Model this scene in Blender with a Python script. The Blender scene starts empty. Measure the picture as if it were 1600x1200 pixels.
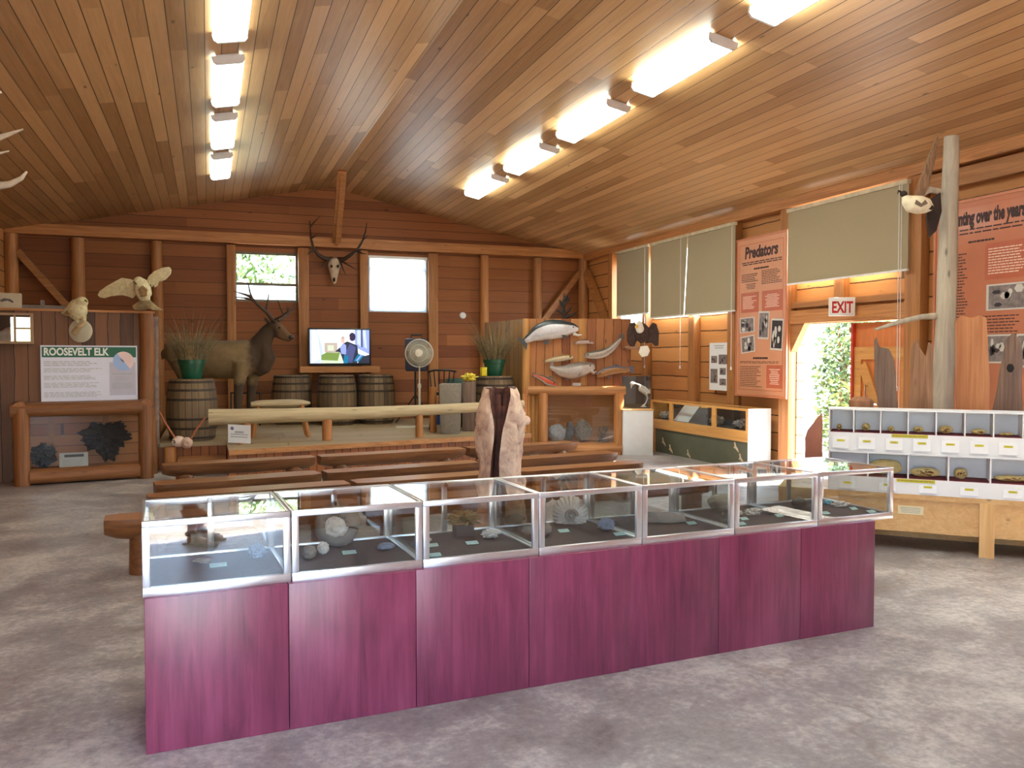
import bpy, bmesh, math, random
from mathutils import Vector, Matrix, Euler, noise
random.seed(7)
SC = bpy.context.scene
COL = SC.collection
R = math.radians
V = Vector
# ------------------------------------------------------------------ camera
F = 1300.0; H = 1.65
YAW = R(20.07); PIT = math.atan(42 / F)
_sy, _cy, _sp, _cp = math.sin(YAW), math.cos(YAW), math.sin(PIT), math.cos(PIT)
FW = V((_sy*_cp, _cy*_cp, -_sp)); RT = V((_cy, -_sy, 0)); UP = V((_sy*_sp, _cy*_sp, _cp))
EYE = V((0, 0, H))
FH = V((_sy, _cy, 0))                      # horizontal view direction
def ray(x, y): return FW + RT*((x-800)/F) + UP*((600-y)/F)
def atd(x, y, d): return EYE + ray(x, y)*d
def onz(x, y, z):
    r = ray(x, y); return EYE + r*((z-H)/r.z)
def onx(x, y, X):
    r = ray(x, y); return EYE + r*(X/r.x)
def ony(x, y, Y):
    r = ray(x, y); return EYE + r*(Y/r.y)
cd = bpy.data.cameras.new('camera'); cam = bpy.data.objects.new('camera', cd); COL.objects.link(cam)
cam.location = EYE; cam.rotation_euler = (R(90)-PIT, 0, -YAW)
cd.sensor_width = 36; cd.sensor_fit = 'HORIZONTAL'; cd.lens = 36*F/1600; cd.clip_start = .02; cd.clip_end = 300
SC.camera = cam
# ------------------------------------------------------------------ materials
def nt_new(name):
    m = bpy.data.materials.new(name); m.use_nodes = True
    nt = m.node_tree; b = nt.nodes['Principled BSDF']
    return m, nt, b
def N(nt, t, **k):
    n = nt.nodes.new(t)
    for a, v in k.items(): setattr(n, a, v)
    return n
def L(nt, a, b): nt.links.new(a, b)
def math_n(nt, op, a, b=None):
    n = N(nt, 'ShaderNodeMath', operation=op)
    for i, v in enumerate((a, b)):
        if v is None: continue
        if isinstance(v, (int, float)): n.inputs[i].default_value = v
        else: L(nt, v, n.inputs[i])
    return n.outputs[0]
def mixc(nt, fac, a, b, mode='MIX'):
    n = N(nt, 'ShaderNodeMix', data_type='RGBA', blend_type=mode)
    for s, v in ((n.inputs[0], fac), (n.inputs[6], a), (n.inputs[7], b)):
        if isinstance(v, (int, float)): s.default_value = v
        elif isinstance(v, (tuple, list)): s.default_value = (*v[:3], 1)
        else: L(nt, v, s)
    return n.outputs[2]
def noise_n(nt, vec, scale, detail=4, rough=.55, dist=0):
    n = N(nt, 'ShaderNodeTexNoise'); n.inputs['Scale'].default_value = scale
    n.inputs['Detail'].default_value = detail; n.inputs['Roughness'].default_value = rough
    n.inputs['Distortion'].default_value = dist
    if vec is not None: L(nt, vec, n.inputs['Vector'])
    return n.outputs['Fac']
def ramp(nt, fac, stops):
    n = N(nt, 'ShaderNodeValToRGB'); e = n.color_ramp.elements
    while len(e) > 1: e.remove(e[0])
    e[0].position = stops[0][0]; e[0].color = (*stops[0][1], 1)
    for p, c in stops[1:]:
        q = e.new(p); q.color = (*c, 1)
    L(nt, fac, n.inputs[0]); return n.outputs[0]
def bump_n(nt, b, h, strength=.3, dist=.01):
    n = N(nt, 'ShaderNodeBump'); n.inputs['Strength'].default_value = strength; n.inputs['Distance'].default_value = dist
    L(nt, h, n.inputs['Height']); L(nt, n.outputs[0], b.inputs['Normal'])
def srgb(r, g, b):
    f = lambda c: (c/255/12.92) if c <= 10 else ((c/255+.055)/1.055)**2.4
    return (f(r), f(g), f(b))
def P(name, col, rough=.6, metal=0, var=.2, scale=8, bump=0, spec=.5, stretch=(1, 1, 1), coat=0):
    m, nt, b = nt_new(name)
    tc = N(nt, 'ShaderNodeTexCoord'); mp = N(nt, 'ShaderNodeMapping'); mp.inputs['Scale'].default_value = stretch
    L(nt, tc.outputs['Object'], mp.inputs[0])
    f = noise_n(nt, mp.outputs[0], scale)
    f2 = ramp(nt, f, [(.3, (0,)*3), (.7, (1,)*3)])
    lo = tuple(c*(1-var) for c in col); hi = tuple(min(1, c*(1+var)) for c in col)
    L(nt, mixc(nt, f2, lo, hi), b.inputs['Base Color'])
    b.inputs['Roughness'].default_value = rough; b.inputs['Metallic'].default_value = metal
    b.inputs['Specular IOR Level'].default_value = spec; b.inputs['Coat Weight'].default_value = coat
    if bump: bump_n(nt, b, f, bump, .02)
    return m
def planks(name, a, l, width, c1, c2, seg=2.6, groove=.03, rough=.5, dark=.25, wob=0, grain=.5, knots=.5, spec=.4, bump=.5, ends=1):
    m, nt, b = nt_new(name)
    tc = N(nt, 'ShaderNodeTexCoord'); sp = N(nt, 'ShaderNodeSeparateXYZ'); L(nt, tc.outputs['Object'], sp.inputs[0])
    u, v = sp.outputs[a], sp.outputs[l]
    if wob:
        mp0 = N(nt, 'ShaderNodeMapping'); mp0.inputs['Scale'].default_value = tuple(.9 if c == l else 2.5 for c in 'XYZ')
        L(nt, tc.outputs['Object'], mp0.inputs[0])
        u = math_n(nt, 'ADD', u, math_n(nt, 'MULTIPLY', math_n(nt, 'SUBTRACT', noise_n(nt, mp0.outputs[0], 2), .5), wob))
    ui = math_n(nt, 'DIVIDE', u, width); fl = math_n(nt, 'FLOOR', ui); fr = math_n(nt, 'SUBTRACT', ui, fl)
    w1 = N(nt, 'ShaderNodeTexWhiteNoise', noise_dimensions='1D'); L(nt, fl, w1.inputs['W'])
    sv = math_n(nt, 'ADD', math_n(nt, 'DIVIDE', v, seg), math_n(nt, 'MULTIPLY', w1.outputs['Value'], 9.7))
    sf = math_n(nt, 'FLOOR', sv); sfr = math_n(nt, 'SUBTRACT', sv, sf)
    cb = N(nt, 'ShaderNodeCombineXYZ'); L(nt, fl, cb.inputs[0]); L(nt, sf, cb.inputs[1])
    w2 = N(nt, 'ShaderNodeTexWhiteNoise', noise_dimensions='3D'); L(nt, cb.outputs[0], w2.inputs['Vector'])
    rr = w2.outputs['Value']
    mp = N(nt, 'ShaderNodeMapping'); mp.inputs['Scale'].default_value = tuple(1.3 if c == l else 26 for c in 'XYZ')
    ad = N(nt, 'ShaderNodeVectorMath', operation='ADD'); L(nt, tc.outputs['Object'], ad.inputs[0]); L(nt, w2.outputs['Color'], ad.inputs[1])
    L(nt, ad.outputs[0], mp.inputs[0])
    gr = noise_n(nt, mp.outputs[0], 1.0, 5, .6, .8)
    fac = math_n(nt, 'ADD', math_n(nt, 'MULTIPLY', rr, .75), math_n(nt, 'MULTIPLY', math_n(nt, 'SUBTRACT', gr, .4), grain))
    fac.node.use_clamp = True
    col = mixc(nt, fac, c1, c2)
    if knots:
        vp = N(nt, 'ShaderNodeMapping'); vp.inputs['Scale'].default_value = tuple(.8 if c == l else 2.3 for c in 'XYZ')
        L(nt, ad.outputs[0], vp.inputs[0])
        vo = N(nt, 'ShaderNodeTexVoronoi'); vo.inputs['Scale'].default_value = 1.6; L(nt, vp.outputs[0], vo.inputs['Vector'])
        kf = ramp(nt, vo.outputs['Distance'], [(.03, (knots,)*3), (.075, (0,)*3)])
        col = mixc(nt, kf, col, tuple(c*.28 for c in c1))
    e1 = math_n(nt, 'LESS_THAN', fr, groove); e2 = math_n(nt, 'LESS_THAN', sfr, .006)
    ed = math_n(nt, 'MAXIMUM', e1, e2) if ends else e1
    col = mixc(nt, ed, col, tuple(c*dark for c in c1))
    L(nt, col, b.inputs['Base Color'])
    b.inputs['Roughness'].default_value = rough; b.inputs['Specular IOR Level'].default_value = spec
    h = math_n(nt, 'SUBTRACT', math_n(nt, 'MULTIPLY', gr, .15), ed)
    bump_n(nt, b, h, bump, .008)
    return m
def wood(name, c1, c2, axis='X', rough=.55, scale=18, var=.35, bump=.25, spec=.4, knots=.4, coat=0):
    m, nt, b = nt_new(name)
    tc = N(nt, 'ShaderNodeTexCoord'); oi = N(nt, 'ShaderNodeObjectInfo')
    cb = N(nt, 'ShaderNodeCombineXYZ')
    for i in range(3): L(nt, math_n(nt, 'MULTIPLY', oi.outputs['Random'], 13.0+i*7), cb.inputs[i])
    ad = N(nt, 'ShaderNodeVectorMath', operation='ADD'); L(nt, tc.outputs['Object'], ad.inputs[0]); L(nt, cb.outputs[0], ad.inputs[1])
    mp = N(nt, 'ShaderNodeMapping'); mp.inputs['Scale'].default_value = tuple(.9 if c == axis else scale for c in 'XYZ')
    L(nt, ad.outputs[0], mp.inputs[0])
    gr = noise_n(nt, mp.outputs[0], 1.2, 6, .6, 1.0)
    f = ramp(nt, gr, [(.3, (0,)*3), (.72, (1,)*3)])
    col = mixc(nt, f, c1, c2)
    if knots:
        vp = N(nt, 'ShaderNodeMapping'); vp.inputs['Scale'].default_value = tuple(1.0 if c == axis else 3 for c in 'XYZ')
        L(nt, ad.outputs[0], vp.inputs[0])
        vo = N(nt, 'ShaderNodeTexVoronoi'); vo.inputs['Scale'].default_value = 2.2; L(nt, vp.outputs[0], vo.inputs['Vector'])
        col = mixc(nt, ramp(nt, vo.outputs['Distance'], [(.05, (knots,)*3), (.12, (0,)*3)]), col, tuple(c*.35 for c in c1))
    hsv = N(nt, 'ShaderNodeHueSaturation'); L(nt, col, hsv.inputs['Color'])
    L(nt, math_n(nt, 'ADD', math_n(nt, 'MULTIPLY', oi.outputs['Random'], var), 1-var/2), hsv.inputs['Value'])
    L(nt, hsv.outputs[0], b.inputs['Base Color'])
    b.inputs['Roughness'].default_value = rough; b.inputs['Specular IOR Level'].default_value = spec; b.inputs['Coat Weight'].default_value = coat
    bump_n(nt, b, gr, bump, .01)
    return m
def emit(name, col, s):
    m, nt, b = nt_new(name)
    b.inputs['Base Color'].default_value = (*col, 1); b.inputs['Emission Color'].default_value = (*col, 1); b.inputs['Emission Strength'].default_value = s
    return m
def glass(name, tint=(.96, .98, .97), r0=.045, rough=0.0):
    m = bpy.data.materials.new(name); m.use_nodes = True; nt = m.node_tree; nt.nodes.clear()
    out = N(nt, 'ShaderNodeOutputMaterial'); tr = N(nt, 'ShaderNodeBsdfTransparent'); gl = N(nt, 'ShaderNodeBsdfGlossy')
    tr.inputs[0].default_value = (*tint, 1); gl.inputs['Roughness'].default_value = rough; gl.inputs[0].default_value = (1, 1, 1, 1)
    ge = N(nt, 'ShaderNodeNewGeometry'); dt = N(nt, 'ShaderNodeVectorMath', operation='DOT_PRODUCT')
    L(nt, ge.outputs['Incoming'], dt.inputs[0]); L(nt, ge.outputs['Normal'], dt.inputs[1])
    c = math_n(nt, 'SUBTRACT', 1.0, math_n(nt, 'ABSOLUTE', dt.outputs['Value']))
    fr = math_n(nt, 'ADD', math_n(nt, 'MULTIPLY', math_n(nt, 'POWER', c, 5.0), 1-r0), r0)
    mx = N(nt, 'ShaderNodeMixShader'); L(nt, fr, mx.inputs[0]); L(nt, tr.outputs[0], mx.inputs[1]); L(nt, gl.outputs[0], mx.inputs[2])
    L(nt, mx.outputs[0], out.inputs[0]); return m
# ------------------------------------------------------------------ mesh builder
class MB:
    def __init__(s): s.v = []; s.f = []; s.m = []
    def add(s, vs, fs, mi=0):
        o = len(s.v); s.v += [V(p) for p in vs]
        for i, f in enumerate(fs):
            s.f.append([o+k for k in f]); s.m.append(mi[i] if isinstance(mi, list) else mi)
        return s
    def hexa(s, p, mi=0):
        return s.add(p, [(0, 3, 2, 1), (4, 5, 6, 7), (0, 1, 5, 4), (1, 2, 6, 5), (2, 3, 7, 6), (3, 0, 4, 7)], mi)
    def box(s, lo, hi, mi=0, M=None):
        x0, y0, z0 = lo; x1, y1, z1 = hi
        p = [V(q) for q in ((x0, y0, z0), (x1, y0, z0), (x1, y1, z0), (x0, y1, z0), (x0, y0, z1), (x1, y0, z1), (x1, y1, z1), (x0, y1, z1))]
        if M is not None: p = [M @ q for q in p]
        return s.hexa(p, mi)
    def bar(s, a, b, w, t, ref=(0, 0, 1), mi=0):          # rectangular bar a->b, width w along ref, thickness t across
        a, b = V(a), V(b); T = (b-a).normalized(); Nn = V(ref); Nn = (Nn - T*Nn.dot(T)).normalized(); B = T.cross(Nn)
        p = []
        for c in (a, b):
            for i, j in ((-1, -1), (1, -1), (1, 1), (-1, 1)): p.append(c + Nn*(i*w/2) + B*(j*t/2))
        return s.hexa(p, mi)
    def tube(s, pts, rad, n=12, mi=0, ref=None, amp=0, freq=4, seed=0, caps=True, cmi=None):
        pts = [V(p) for p in pts]; k = len(pts)
        if not isinstance(rad, (list, tuple)): rad = [rad]*k
        rings = []; prev = None
        for i, p in enumerate(pts):
            T = (pts[min(i+1, k-1)] - pts[max(i-1, 0)]).normalized()
            if ref is not None: Nn = V(ref)
            elif prev is None: Nn = V((0, 0, 1)) if abs(T.z) < .9 else V((1, 0, 0))
            else: Nn = prev
            Nn = Nn - T*Nn.dot(T)
            if Nn.length < 1e-5: Nn = T.orthogonal()
            Nn.normalize(); prev = Nn; B = T.cross(Nn)
            r = rad[i]; ru, rv = (r if isinstance(r, (tuple, list)) else (r, r))
            ring = []
            for j in range(n):
                a = 2*math.pi*j/n
                q = Nn*(ru*math.cos(a)) + B*(rv*math.sin(a))
                if amp:
                    q *= 1 + amp*noise.noise((p+q)*freq + V((seed*3.1, seed*1.7, seed)))
                ring.append(p+q)
            rings.append(ring)
        vs = [q for r_ in rings for q in r_]; fs = []; ms = []
        for i in range(k-1):
            for j in range(n):
                j2 = (j+1) % n
                fs.append((i*n+j, i*n+j2, (i+1)*n+j2, (i+1)*n+j))
                ms.append(mi(j, n, i) if callable(mi) else mi)
        if caps:
            c = cmi if cmi is not None else (mi(0, n, 0) if callable(mi) else mi)
            fs.append(tuple(range(n))[::-1]); ms.append(c); fs.append(tuple((k-1)*n+j for j in range(n))); ms.append(c)
        return s.add(vs, fs, ms)
    def lathe(s, prof, n=24, o=(0, 0, 0), M=None, mi=0, close=True):
        o = V(o); vs = []; fs = []; ms = []
        for r, z in prof:
            for j in range(n):
                a = 2*math.pi*j/n; p = V((r*math.cos(a), r*math.sin(a), z))
                vs.append(o + (M @ p if M is not None else p))
        k = len(prof)
        for i in range(k-1):
            for j in range(n):
                j2 = (j+1) % n; fs.append((i*n+j, i*n+j2, (i+1)*n+j2, (i+1)*n+j)); ms.append(mi[i] if isinstance(mi, list) else mi)
        if close:
            fs.append(tuple(range(n))[::-1]); ms.append(mi[0] if isinstance(mi, list) else mi)
            fs.append(tuple((k-1)*n+j for j in range(n))); ms.append(mi[-1] if isinstance(mi, list) else mi)
        return s.add(vs, fs, ms)
    def ell(s, c, r, M=None, mi=0, sub=3, amp=0, freq=3, seed=0, pw=1):
        bm = bmesh.new(); bmesh.ops.create_icosphere(bm, subdivisions=sub, radius=1)
        c = V(c); vs = []
        for v in bm.verts:
            p = v.co.copy()
            if amp:
                p *= 1 + amp*noise.fractal(p*freq + V((seed*5.3, seed*2.1, seed)), .8, 2, 3)
            p = V((p.x*r[0], p.y*r[1], p.z*r[2]))
            vs.append(c + (M @ p if M is not None else p))
        bm.verts.index_update()
        fs = [[v.index for v in f.verts] for f in bm.faces]; bm.free()
        return s.add(vs, fs, mi)
    def prism(s, poly, off, mi=0):                            # 3-D polygon extruded by vector off
        poly = [V(p) for p in poly]; off = V(off); n = len(poly)
        vs = poly + [p+off for p in poly]
        fs = [tuple(range(n))[::-1], tuple(range(n, 2*n))] + [(i, (i+1) % n, n+(i+1) % n, n+i) for i in range(n)]
        return s.add(vs, fs, mi)
    def build(s, name, mats, parent=None, origin=None, world=True, sharp=40, remesh=0, smooth=0, bevel=0):
        me = bpy.data.meshes.new(name)
        if parent is not None:
            M = chain(parent).inverted() if world else Matrix()
        else:
            M = Matrix.Translation(-V(origin)) if origin is not None else Matrix()
        me.from_pydata([tuple(M @ p) for p in s.v], [], s.f)
        if not isinstance(mats, (list, tuple)): mats = [mats]
        for m in mats: me.materials.append(m)
        me.polygons.foreach_set('material_index', s.m)
        me.update()
        bm = bmesh.new(); bm.from_mesh(me); bmesh.ops.recalc_face_normals(bm, faces=bm.faces); bm.to_mesh(me); bm.free()
        o = bpy.data.objects.new(name, me); COL.objects.link(o)
        if parent is not None: o.parent = parent
        elif origin is not None: o.location = origin
        if remesh or bevel:
            if remesh:
                md = o.modifiers.new('r', 'REMESH'); md.mode = 'VOXEL'; md.voxel_size = remesh; md.use_smooth_shade = True
                if smooth:
                    sm = o.modifiers.new('s', 'SMOOTH'); sm.iterations = smooth; sm.factor = .5
            if bevel:
                bv = o.modifiers.new('b', 'BEVEL'); bv.width = bevel; bv.segments = 2; bv.limit_method = 'ANGLE'; bv.angle_limit = R(40)
            dg = bpy.context.evaluated_depsgraph_get()
            me2 = bpy.data.meshes.new_from_object(o.evaluated_get(dg))
            o.modifiers.clear(); o.data = me2; me = me2; me.name = name
            if not me.materials:
                for m in mats: me.materials.append(m)
        me.polygons.foreach_set('use_smooth', [True]*len(me.polygons))
        me.set_sharp_from_angle(angle=R(180 if remesh else sharp))
        return o
def chain(o):
    M = o.matrix_basis.copy(); q = o.parent
    while q is not None: M = q.matrix_basis @ M; q = q.parent
    return M
def tag(o, label, cat, group=None, kind=None):
    if label: o['label'] = label
    if cat: o['category'] = cat
    if group: o['group'] = group
    if kind: o['kind'] = kind
    return o
def thing(name, label, cat, loc=(0, 0, 0), rz=0, group=None):
    o = bpy.data.objects.new(name, None); COL.objects.link(o); o.empty_display_size = .1
    o.location = loc; o.rotation_euler = (0, 0, rz); tag(o, label, cat, group); return o
def struct(o): o['kind'] = 'structure'; return o
def dup(root, loc, rz, label=None, group=None):
    r = root.copy(); COL.objects.link(r); r.location = loc; r.rotation_euler = (0, 0, rz)
    if label: r['label'] = label
    if group: r['group'] = group
    for ch in list(root.children):
        c = ch.copy(); COL.objects.link(c); c.parent = r
        for g in list(ch.children):
            d = g.copy(); COL.objects.link(d); d.parent = c
    return r
class Pl:                                                     # a flat board's own 2-D frame
    def __init__(s, o, ux, uy): s.o = V(o); s.x = V(ux).normalized(); s.y = V(uy).normalized(); s.n = s.x.cross(s.y)
    def p(s, x, y, z=0): return s.o + s.x*x + s.y*y + s.n*z
    def rect(s, mb, x0, y0, x1, y1, z0, z1, mi=0):
        return mb.hexa([s.p(*q) for q in ((x0, y0, z0), (x1, y0, z0), (x1, y1, z0), (x0, y1, z0), (x0, y0, z1), (x1, y0, z1), (x1, y1, z1), (x0, y1, z1))], mi)
    def poly(s, mb, pts, z0, z1, mi=0):
        return mb.prism([s.p(x, y, z0) for x, y in pts], s.n*(z1-z0), mi)
    def text(s, mb, st, x, y, size, z, mi=0, align='LEFT', t=.0015, bold=0, shear=0, sx=1, fit=None):
        cu = bpy.data.curves.new('t', 'FONT'); cu.body = st; cu.size = size; cu.align_x = align; cu.extrude = t/2; cu.offset = bold; cu.shear = shear; cu.resolution_u = 3
        ob = bpy.data.objects.new('t', cu); me = bpy.data.meshes.new_from_object(ob)
        if fit: xs = [v.co.x for v in me.vertices]; sx = fit/(max(xs)-min(xs))
        vs = [s.p(x+v.co.x*sx, y+v.co.y, z+v.co.z) for v in me.vertices]; fs = [tuple(p.vertices) for p in me.polygons]
        mb.add(vs, fs, mi); bpy.data.objects.remove(ob); bpy.data.curves.remove(cu); bpy.data.meshes.remove(me)
    def lines(s, mb, x0, y0, x1, y1, n, z, mi=0, h=.5, ragged=.15, seed=1, center=False):   # small print too fine to read: word-length strokes
        rnd = random.Random(seed); dy = (y1-y0)/n
        for i in range(n):
            yc = y1 - (i+.5)*dy; w = x1-x0; a = x0; b = x1 - rnd.random()*ragged*w
            if center: k = (x1-b)/2; a += k; b = x1-k
            x = a
            while x < b - .01*w:
                l = min((.05+.09*rnd.random())*w, b-x)
                s.rect(mb, x, yc-dy*h/2, x+l, yc+dy*h/2, z, z+.0012, mi); x += l + .018*w
# ------------------------------------------------------------------ palette
CEIL = planks('ceiling_boards', 'X', 'Y', .15, srgb(150, 110, 68), srgb(216, 172, 122), seg=3.7, groove=.055, rough=.36, dark=.22, ends=0, knots=.85, grain=.7)
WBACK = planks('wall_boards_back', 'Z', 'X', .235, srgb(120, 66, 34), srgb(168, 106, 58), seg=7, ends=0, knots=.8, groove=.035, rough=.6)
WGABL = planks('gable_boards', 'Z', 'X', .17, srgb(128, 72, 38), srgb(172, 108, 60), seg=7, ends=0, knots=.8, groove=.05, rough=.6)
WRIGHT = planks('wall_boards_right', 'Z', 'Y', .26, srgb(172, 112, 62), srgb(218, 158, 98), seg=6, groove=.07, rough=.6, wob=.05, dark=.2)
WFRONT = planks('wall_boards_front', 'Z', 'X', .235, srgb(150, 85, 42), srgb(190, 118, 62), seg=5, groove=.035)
LOG = wood('peeled_log', srgb(152, 98, 54), srgb(194, 134, 80), 'Z', rough=.5)
LOGX = wood('peeled_log_x', srgb(152, 98, 54), srgb(194, 134, 80), 'X', rough=.5)
LOGY = wood('peeled_log_y', srgb(152, 98, 54), srgb(194, 134, 80), 'Y', rough=.5)
RAILW = wood('grey_log', srgb(160, 138, 104), srgb(198, 178, 142), 'X', rough=.6)
BENCH = wood('bench_wood', srgb(82, 48, 26), srgb(138, 88, 48), 'X', rough=.4, scale=14, var=.25)
BENCHT = wood('bench_top', srgb(128, 80, 46), srgb(170, 116, 70), 'X', rough=.3, scale=14, var=.2)
PINE = wood('pine', srgb(214, 164, 104), srgb(234, 192, 134), 'X', rough=.5, var=.08, knots=.6)
PINEY = wood('pine_y', srgb(190, 130, 66), srgb(214, 156, 90), 'Y', rough=.45, var=.1)
SLABW = planks('slab_boards', 'X', 'Z', .17, srgb(122, 74, 34), srgb(190, 126, 66), seg=9, groove=.05, rough=.55, wob=.05, dark=.25, knots=.7)
SLABY = planks('slab_boards_side', 'Y', 'Z', .16, srgb(130, 90, 46), srgb(176, 128, 66), seg=9, groove=.06, rough=.6, wob=.05)
FASC = planks('stage_fascia', 'X', 'Z', .12, srgb(116, 62, 32), srgb(172, 104, 56), seg=9, groove=.08, rough=.6, wob=.05)
DECK = planks('stage_deck', 'Y', 'X', .2, srgb(150, 128, 96), srgb(172, 150, 116), seg=4, groove=.02, rough=.6, knots=0, grain=.4, dark=.6)
WHITE = P('white_paint', (.8, .8, .8), .45, var=.03)
PAPER = P('paper', (.78, .78, .8), .7, var=.02)
INK = P('ink', (.09, .08, .09), .7, var=.05)
GREY = P('grey_ink', (.38, .38, .42), .7, var=.05)
BLACK = P('black', (.012, .012, .013), .4, var=.1)
BLKM = P('black_metal', (.02, .02, .022), .4, .3, var=.1)
ALU = P('aluminium', (.82, .82, .83), .28, .9, var=.04, scale=30)
STEEL = P('steel', (.6, .6, .62), .25, 1, var=.05)
MAROON = None
LOGD = wood('dark_log', srgb(112, 68, 38), srgb(152, 98, 56), 'Z'); LOGDX = wood('dark_log_x', srgb(112, 68, 38), srgb(152, 98, 56), 'X'); LOGDY = wood('dark_log_y', srgb(112, 68, 38), srgb(152, 98, 56), 'Y')
GLASS_DIM = glass('dim_case_glass', (.9, .9, .9), .02)
GLASS = glass('clear_glass', (.93, .95, .95), .06); WGLASS = glass('window_glass')
LAMP = 27; SKY = 2.6; SUN = 60; EXPO = .4
def mk_maroon():
    m, nt, b = nt_new('maroon_laminate')
    tc = N(nt, 'ShaderNodeTexCoord'); oi = N(nt, 'ShaderNodeObjectInfo'); cb = N(nt, 'ShaderNodeCombineXYZ')
    L(nt, math_n(nt, 'MULTIPLY', oi.outputs['Random'], 40), cb.inputs[0]); L(nt, math_n(nt, 'MULTIPLY', oi.outputs['Random'], 17), cb.inputs[2])
    ad = N(nt, 'ShaderNodeVectorMath', operation='ADD'); L(nt, tc.outputs['Object'], ad.inputs[0]); L(nt, cb.outputs[0], ad.inputs[1])
    mp = N(nt, 'ShaderNodeMapping'); mp.inputs['Scale'].default_value = (26, 26, 1.6); L(nt, ad.outputs[0], mp.inputs[0])
    g1 = noise_n(nt, mp.outputs[0], 1.0, 6, .65, .9)
    mp2 = N(nt, 'ShaderNodeMapping'); mp2.inputs['Scale'].default_value = (5, 5, 1.5); L(nt, ad.outputs[0], mp2.inputs[0])
    g2 = noise_n(nt, mp2.outputs[0], 1.0, 3, .5, .6)
    f = math_n(nt, 'ADD', math_n(nt, 'MULTIPLY', g1, .6), math_n(nt, 'MULTIPLY', g2, .5))
    L(nt, ramp(nt, f, [(.35, srgb(88, 36, 56)), (.55, srgb(120, 50, 74)), (.75, srgb(142, 66, 92))]), b.inputs['Base Color'])
    b.inputs['Roughness'].default_value = .33; b.inputs['Specular IOR Level'].default_value = .5
    return m
MAROON = mk_maroon()
def mk_concrete():
    m, nt, b = nt_new('stained_concrete')
    tc = N(nt, 'ShaderNodeTexCoord'); c = tc.outputs['Object']
    n1 = noise_n(nt, c, .55, 6, .62, .6); n2 = noise_n(nt, c, 2.6, 6, .65, .4); n3 = noise_n(nt, c, 22, 6, .75)
    f = math_n(nt, 'ADD', math_n(nt, 'MULTIPLY', n1, .4), math_n(nt, 'ADD', math_n(nt, 'MULTIPLY', n2, .38), math_n(nt, 'MULTIPLY', n3, .34)))
    col = ramp(nt, f, [(.36, srgb(92, 86, 86)), (.46, srgb(124, 116, 115)), (.55, srgb(148, 141, 140)), (.66, srgb(196, 190, 184))])
    # fine cracks
    vo = N(nt, 'ShaderNodeTexVoronoi', feature='DISTANCE_TO_EDGE'); vo.inputs['Scale'].default_value = .33
    ad = N(nt, 'ShaderNodeVectorMath', operation='ADD'); L(nt, c, ad.inputs[0])
    nn = N(nt, 'ShaderNodeTexNoise'); nn.inputs['Scale'].default_value = 2.0; L(nt, c, nn.inputs['Vector']); L(nt, nn.outputs['Color'], ad.inputs[1])
    L(nt, ad.outputs[0], vo.inputs['Vector'])
    ck = ramp(nt, vo.outputs['Distance'], [(.0, (.35,)*3), (.008, (0,)*3)])
    col = mixc(nt, ck, col, srgb(120, 96, 72))
    L(nt, col, b.inputs['Base Color'])
    L(nt, math_n(nt, 'ADD', math_n(nt, 'MULTIPLY', n2, .35), .22), b.inputs['Roughness']); b.inputs['Specular IOR Level'].default_value = .5
    bump_n(nt, b, f, .15, .01)
    return m
CONC = mk_concrete()
XL, XR, YF, YB, XM, ZR, SL = -3.3, 7.88, -.42, 16.8, 2.29, 5.0, .204
ZW = ZR - SL*(XR-XM)
def ceil_z(x): return ZR - SL*abs(x-XM)
TRIM = [0]
def trim(mb, mat, **k):
    TRIM[0] += 1; o = mb.build('trim_%d' % TRIM[0], mat, **k); return struct(o)
def wall_cells(mb, axis, pos, th, a0, a1, z0, z1, holes, mi=0):
    A = sorted({a0, a1, *[h[0] for h in holes], *[h[1] for h in holes]}); Z = sorted({z0, z1, *[h[2] for h in holes], *[h[3] for h in holes]})
    for i in range(len(A)-1):
        for j in range(len(Z)-1):
            ac, zc = (A[i]+A[i+1])/2, (Z[j]+Z[j+1])/2
            if any(h[0] < ac < h[1] and h[2] < zc < h[3] for h in holes): continue
            if axis == 'X': mb.box((min(pos, pos+th), A[i], Z[j]), (max(pos, pos+th), A[i+1], Z[j+1]), mi)
            else: mb.box((A[i], min(pos, pos+th), Z[j]), (A[i+1], max(pos, pos+th), Z[j+1]), mi)
# floor
m = MB(); m.box((XL-.15, YF-.15, -.12), (XR+.15, YB+.15, 0)); struct(m.build('floor', CONC))
# ceiling: two slopes
m = MB()
for s in (-1, 1):
    xo = XM + s*(XR-XM+.16)
    a = [(XM, YF-.6, ZR), (xo, YF-.6, ceil_z(xo)), (xo, YB+.6, ceil_z(xo)), (XM, YB+.6, ZR)]
    m.hexa([V(p) for p in a] + [V(p)+V((0, 0, .14)) for p in a])
struct(m.build('ceiling', CEIL))
# back wall with two high windows
W1 = (ony(365, 393, YB).x, ony(466, 393, YB).x, ony(415, 472, YB).z, ony(415, 394, YB).z)
W2 = (ony(575, 400, YB).x, ony(667, 400, YB).x, ony(620, 488, YB).z, ony(620, 401, YB).z)
ZB = 3.80
m = MB(); wall_cells(m, 'Y', YB, .12, XL-.12, XR+.12, 0, ZB, [W1, W2], 0)
m.prism([(XL, YB-.03, ZB), (XR, YB-.03, ZB), (XR, YB-.03, ceil_z(XR)), (XM, YB-.03, ZR), (XL, YB-.03, ceil_z(XL))], (0, .15, 0), 1)
struct(m.build('wall_back', [WBACK, WGABL]))
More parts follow.
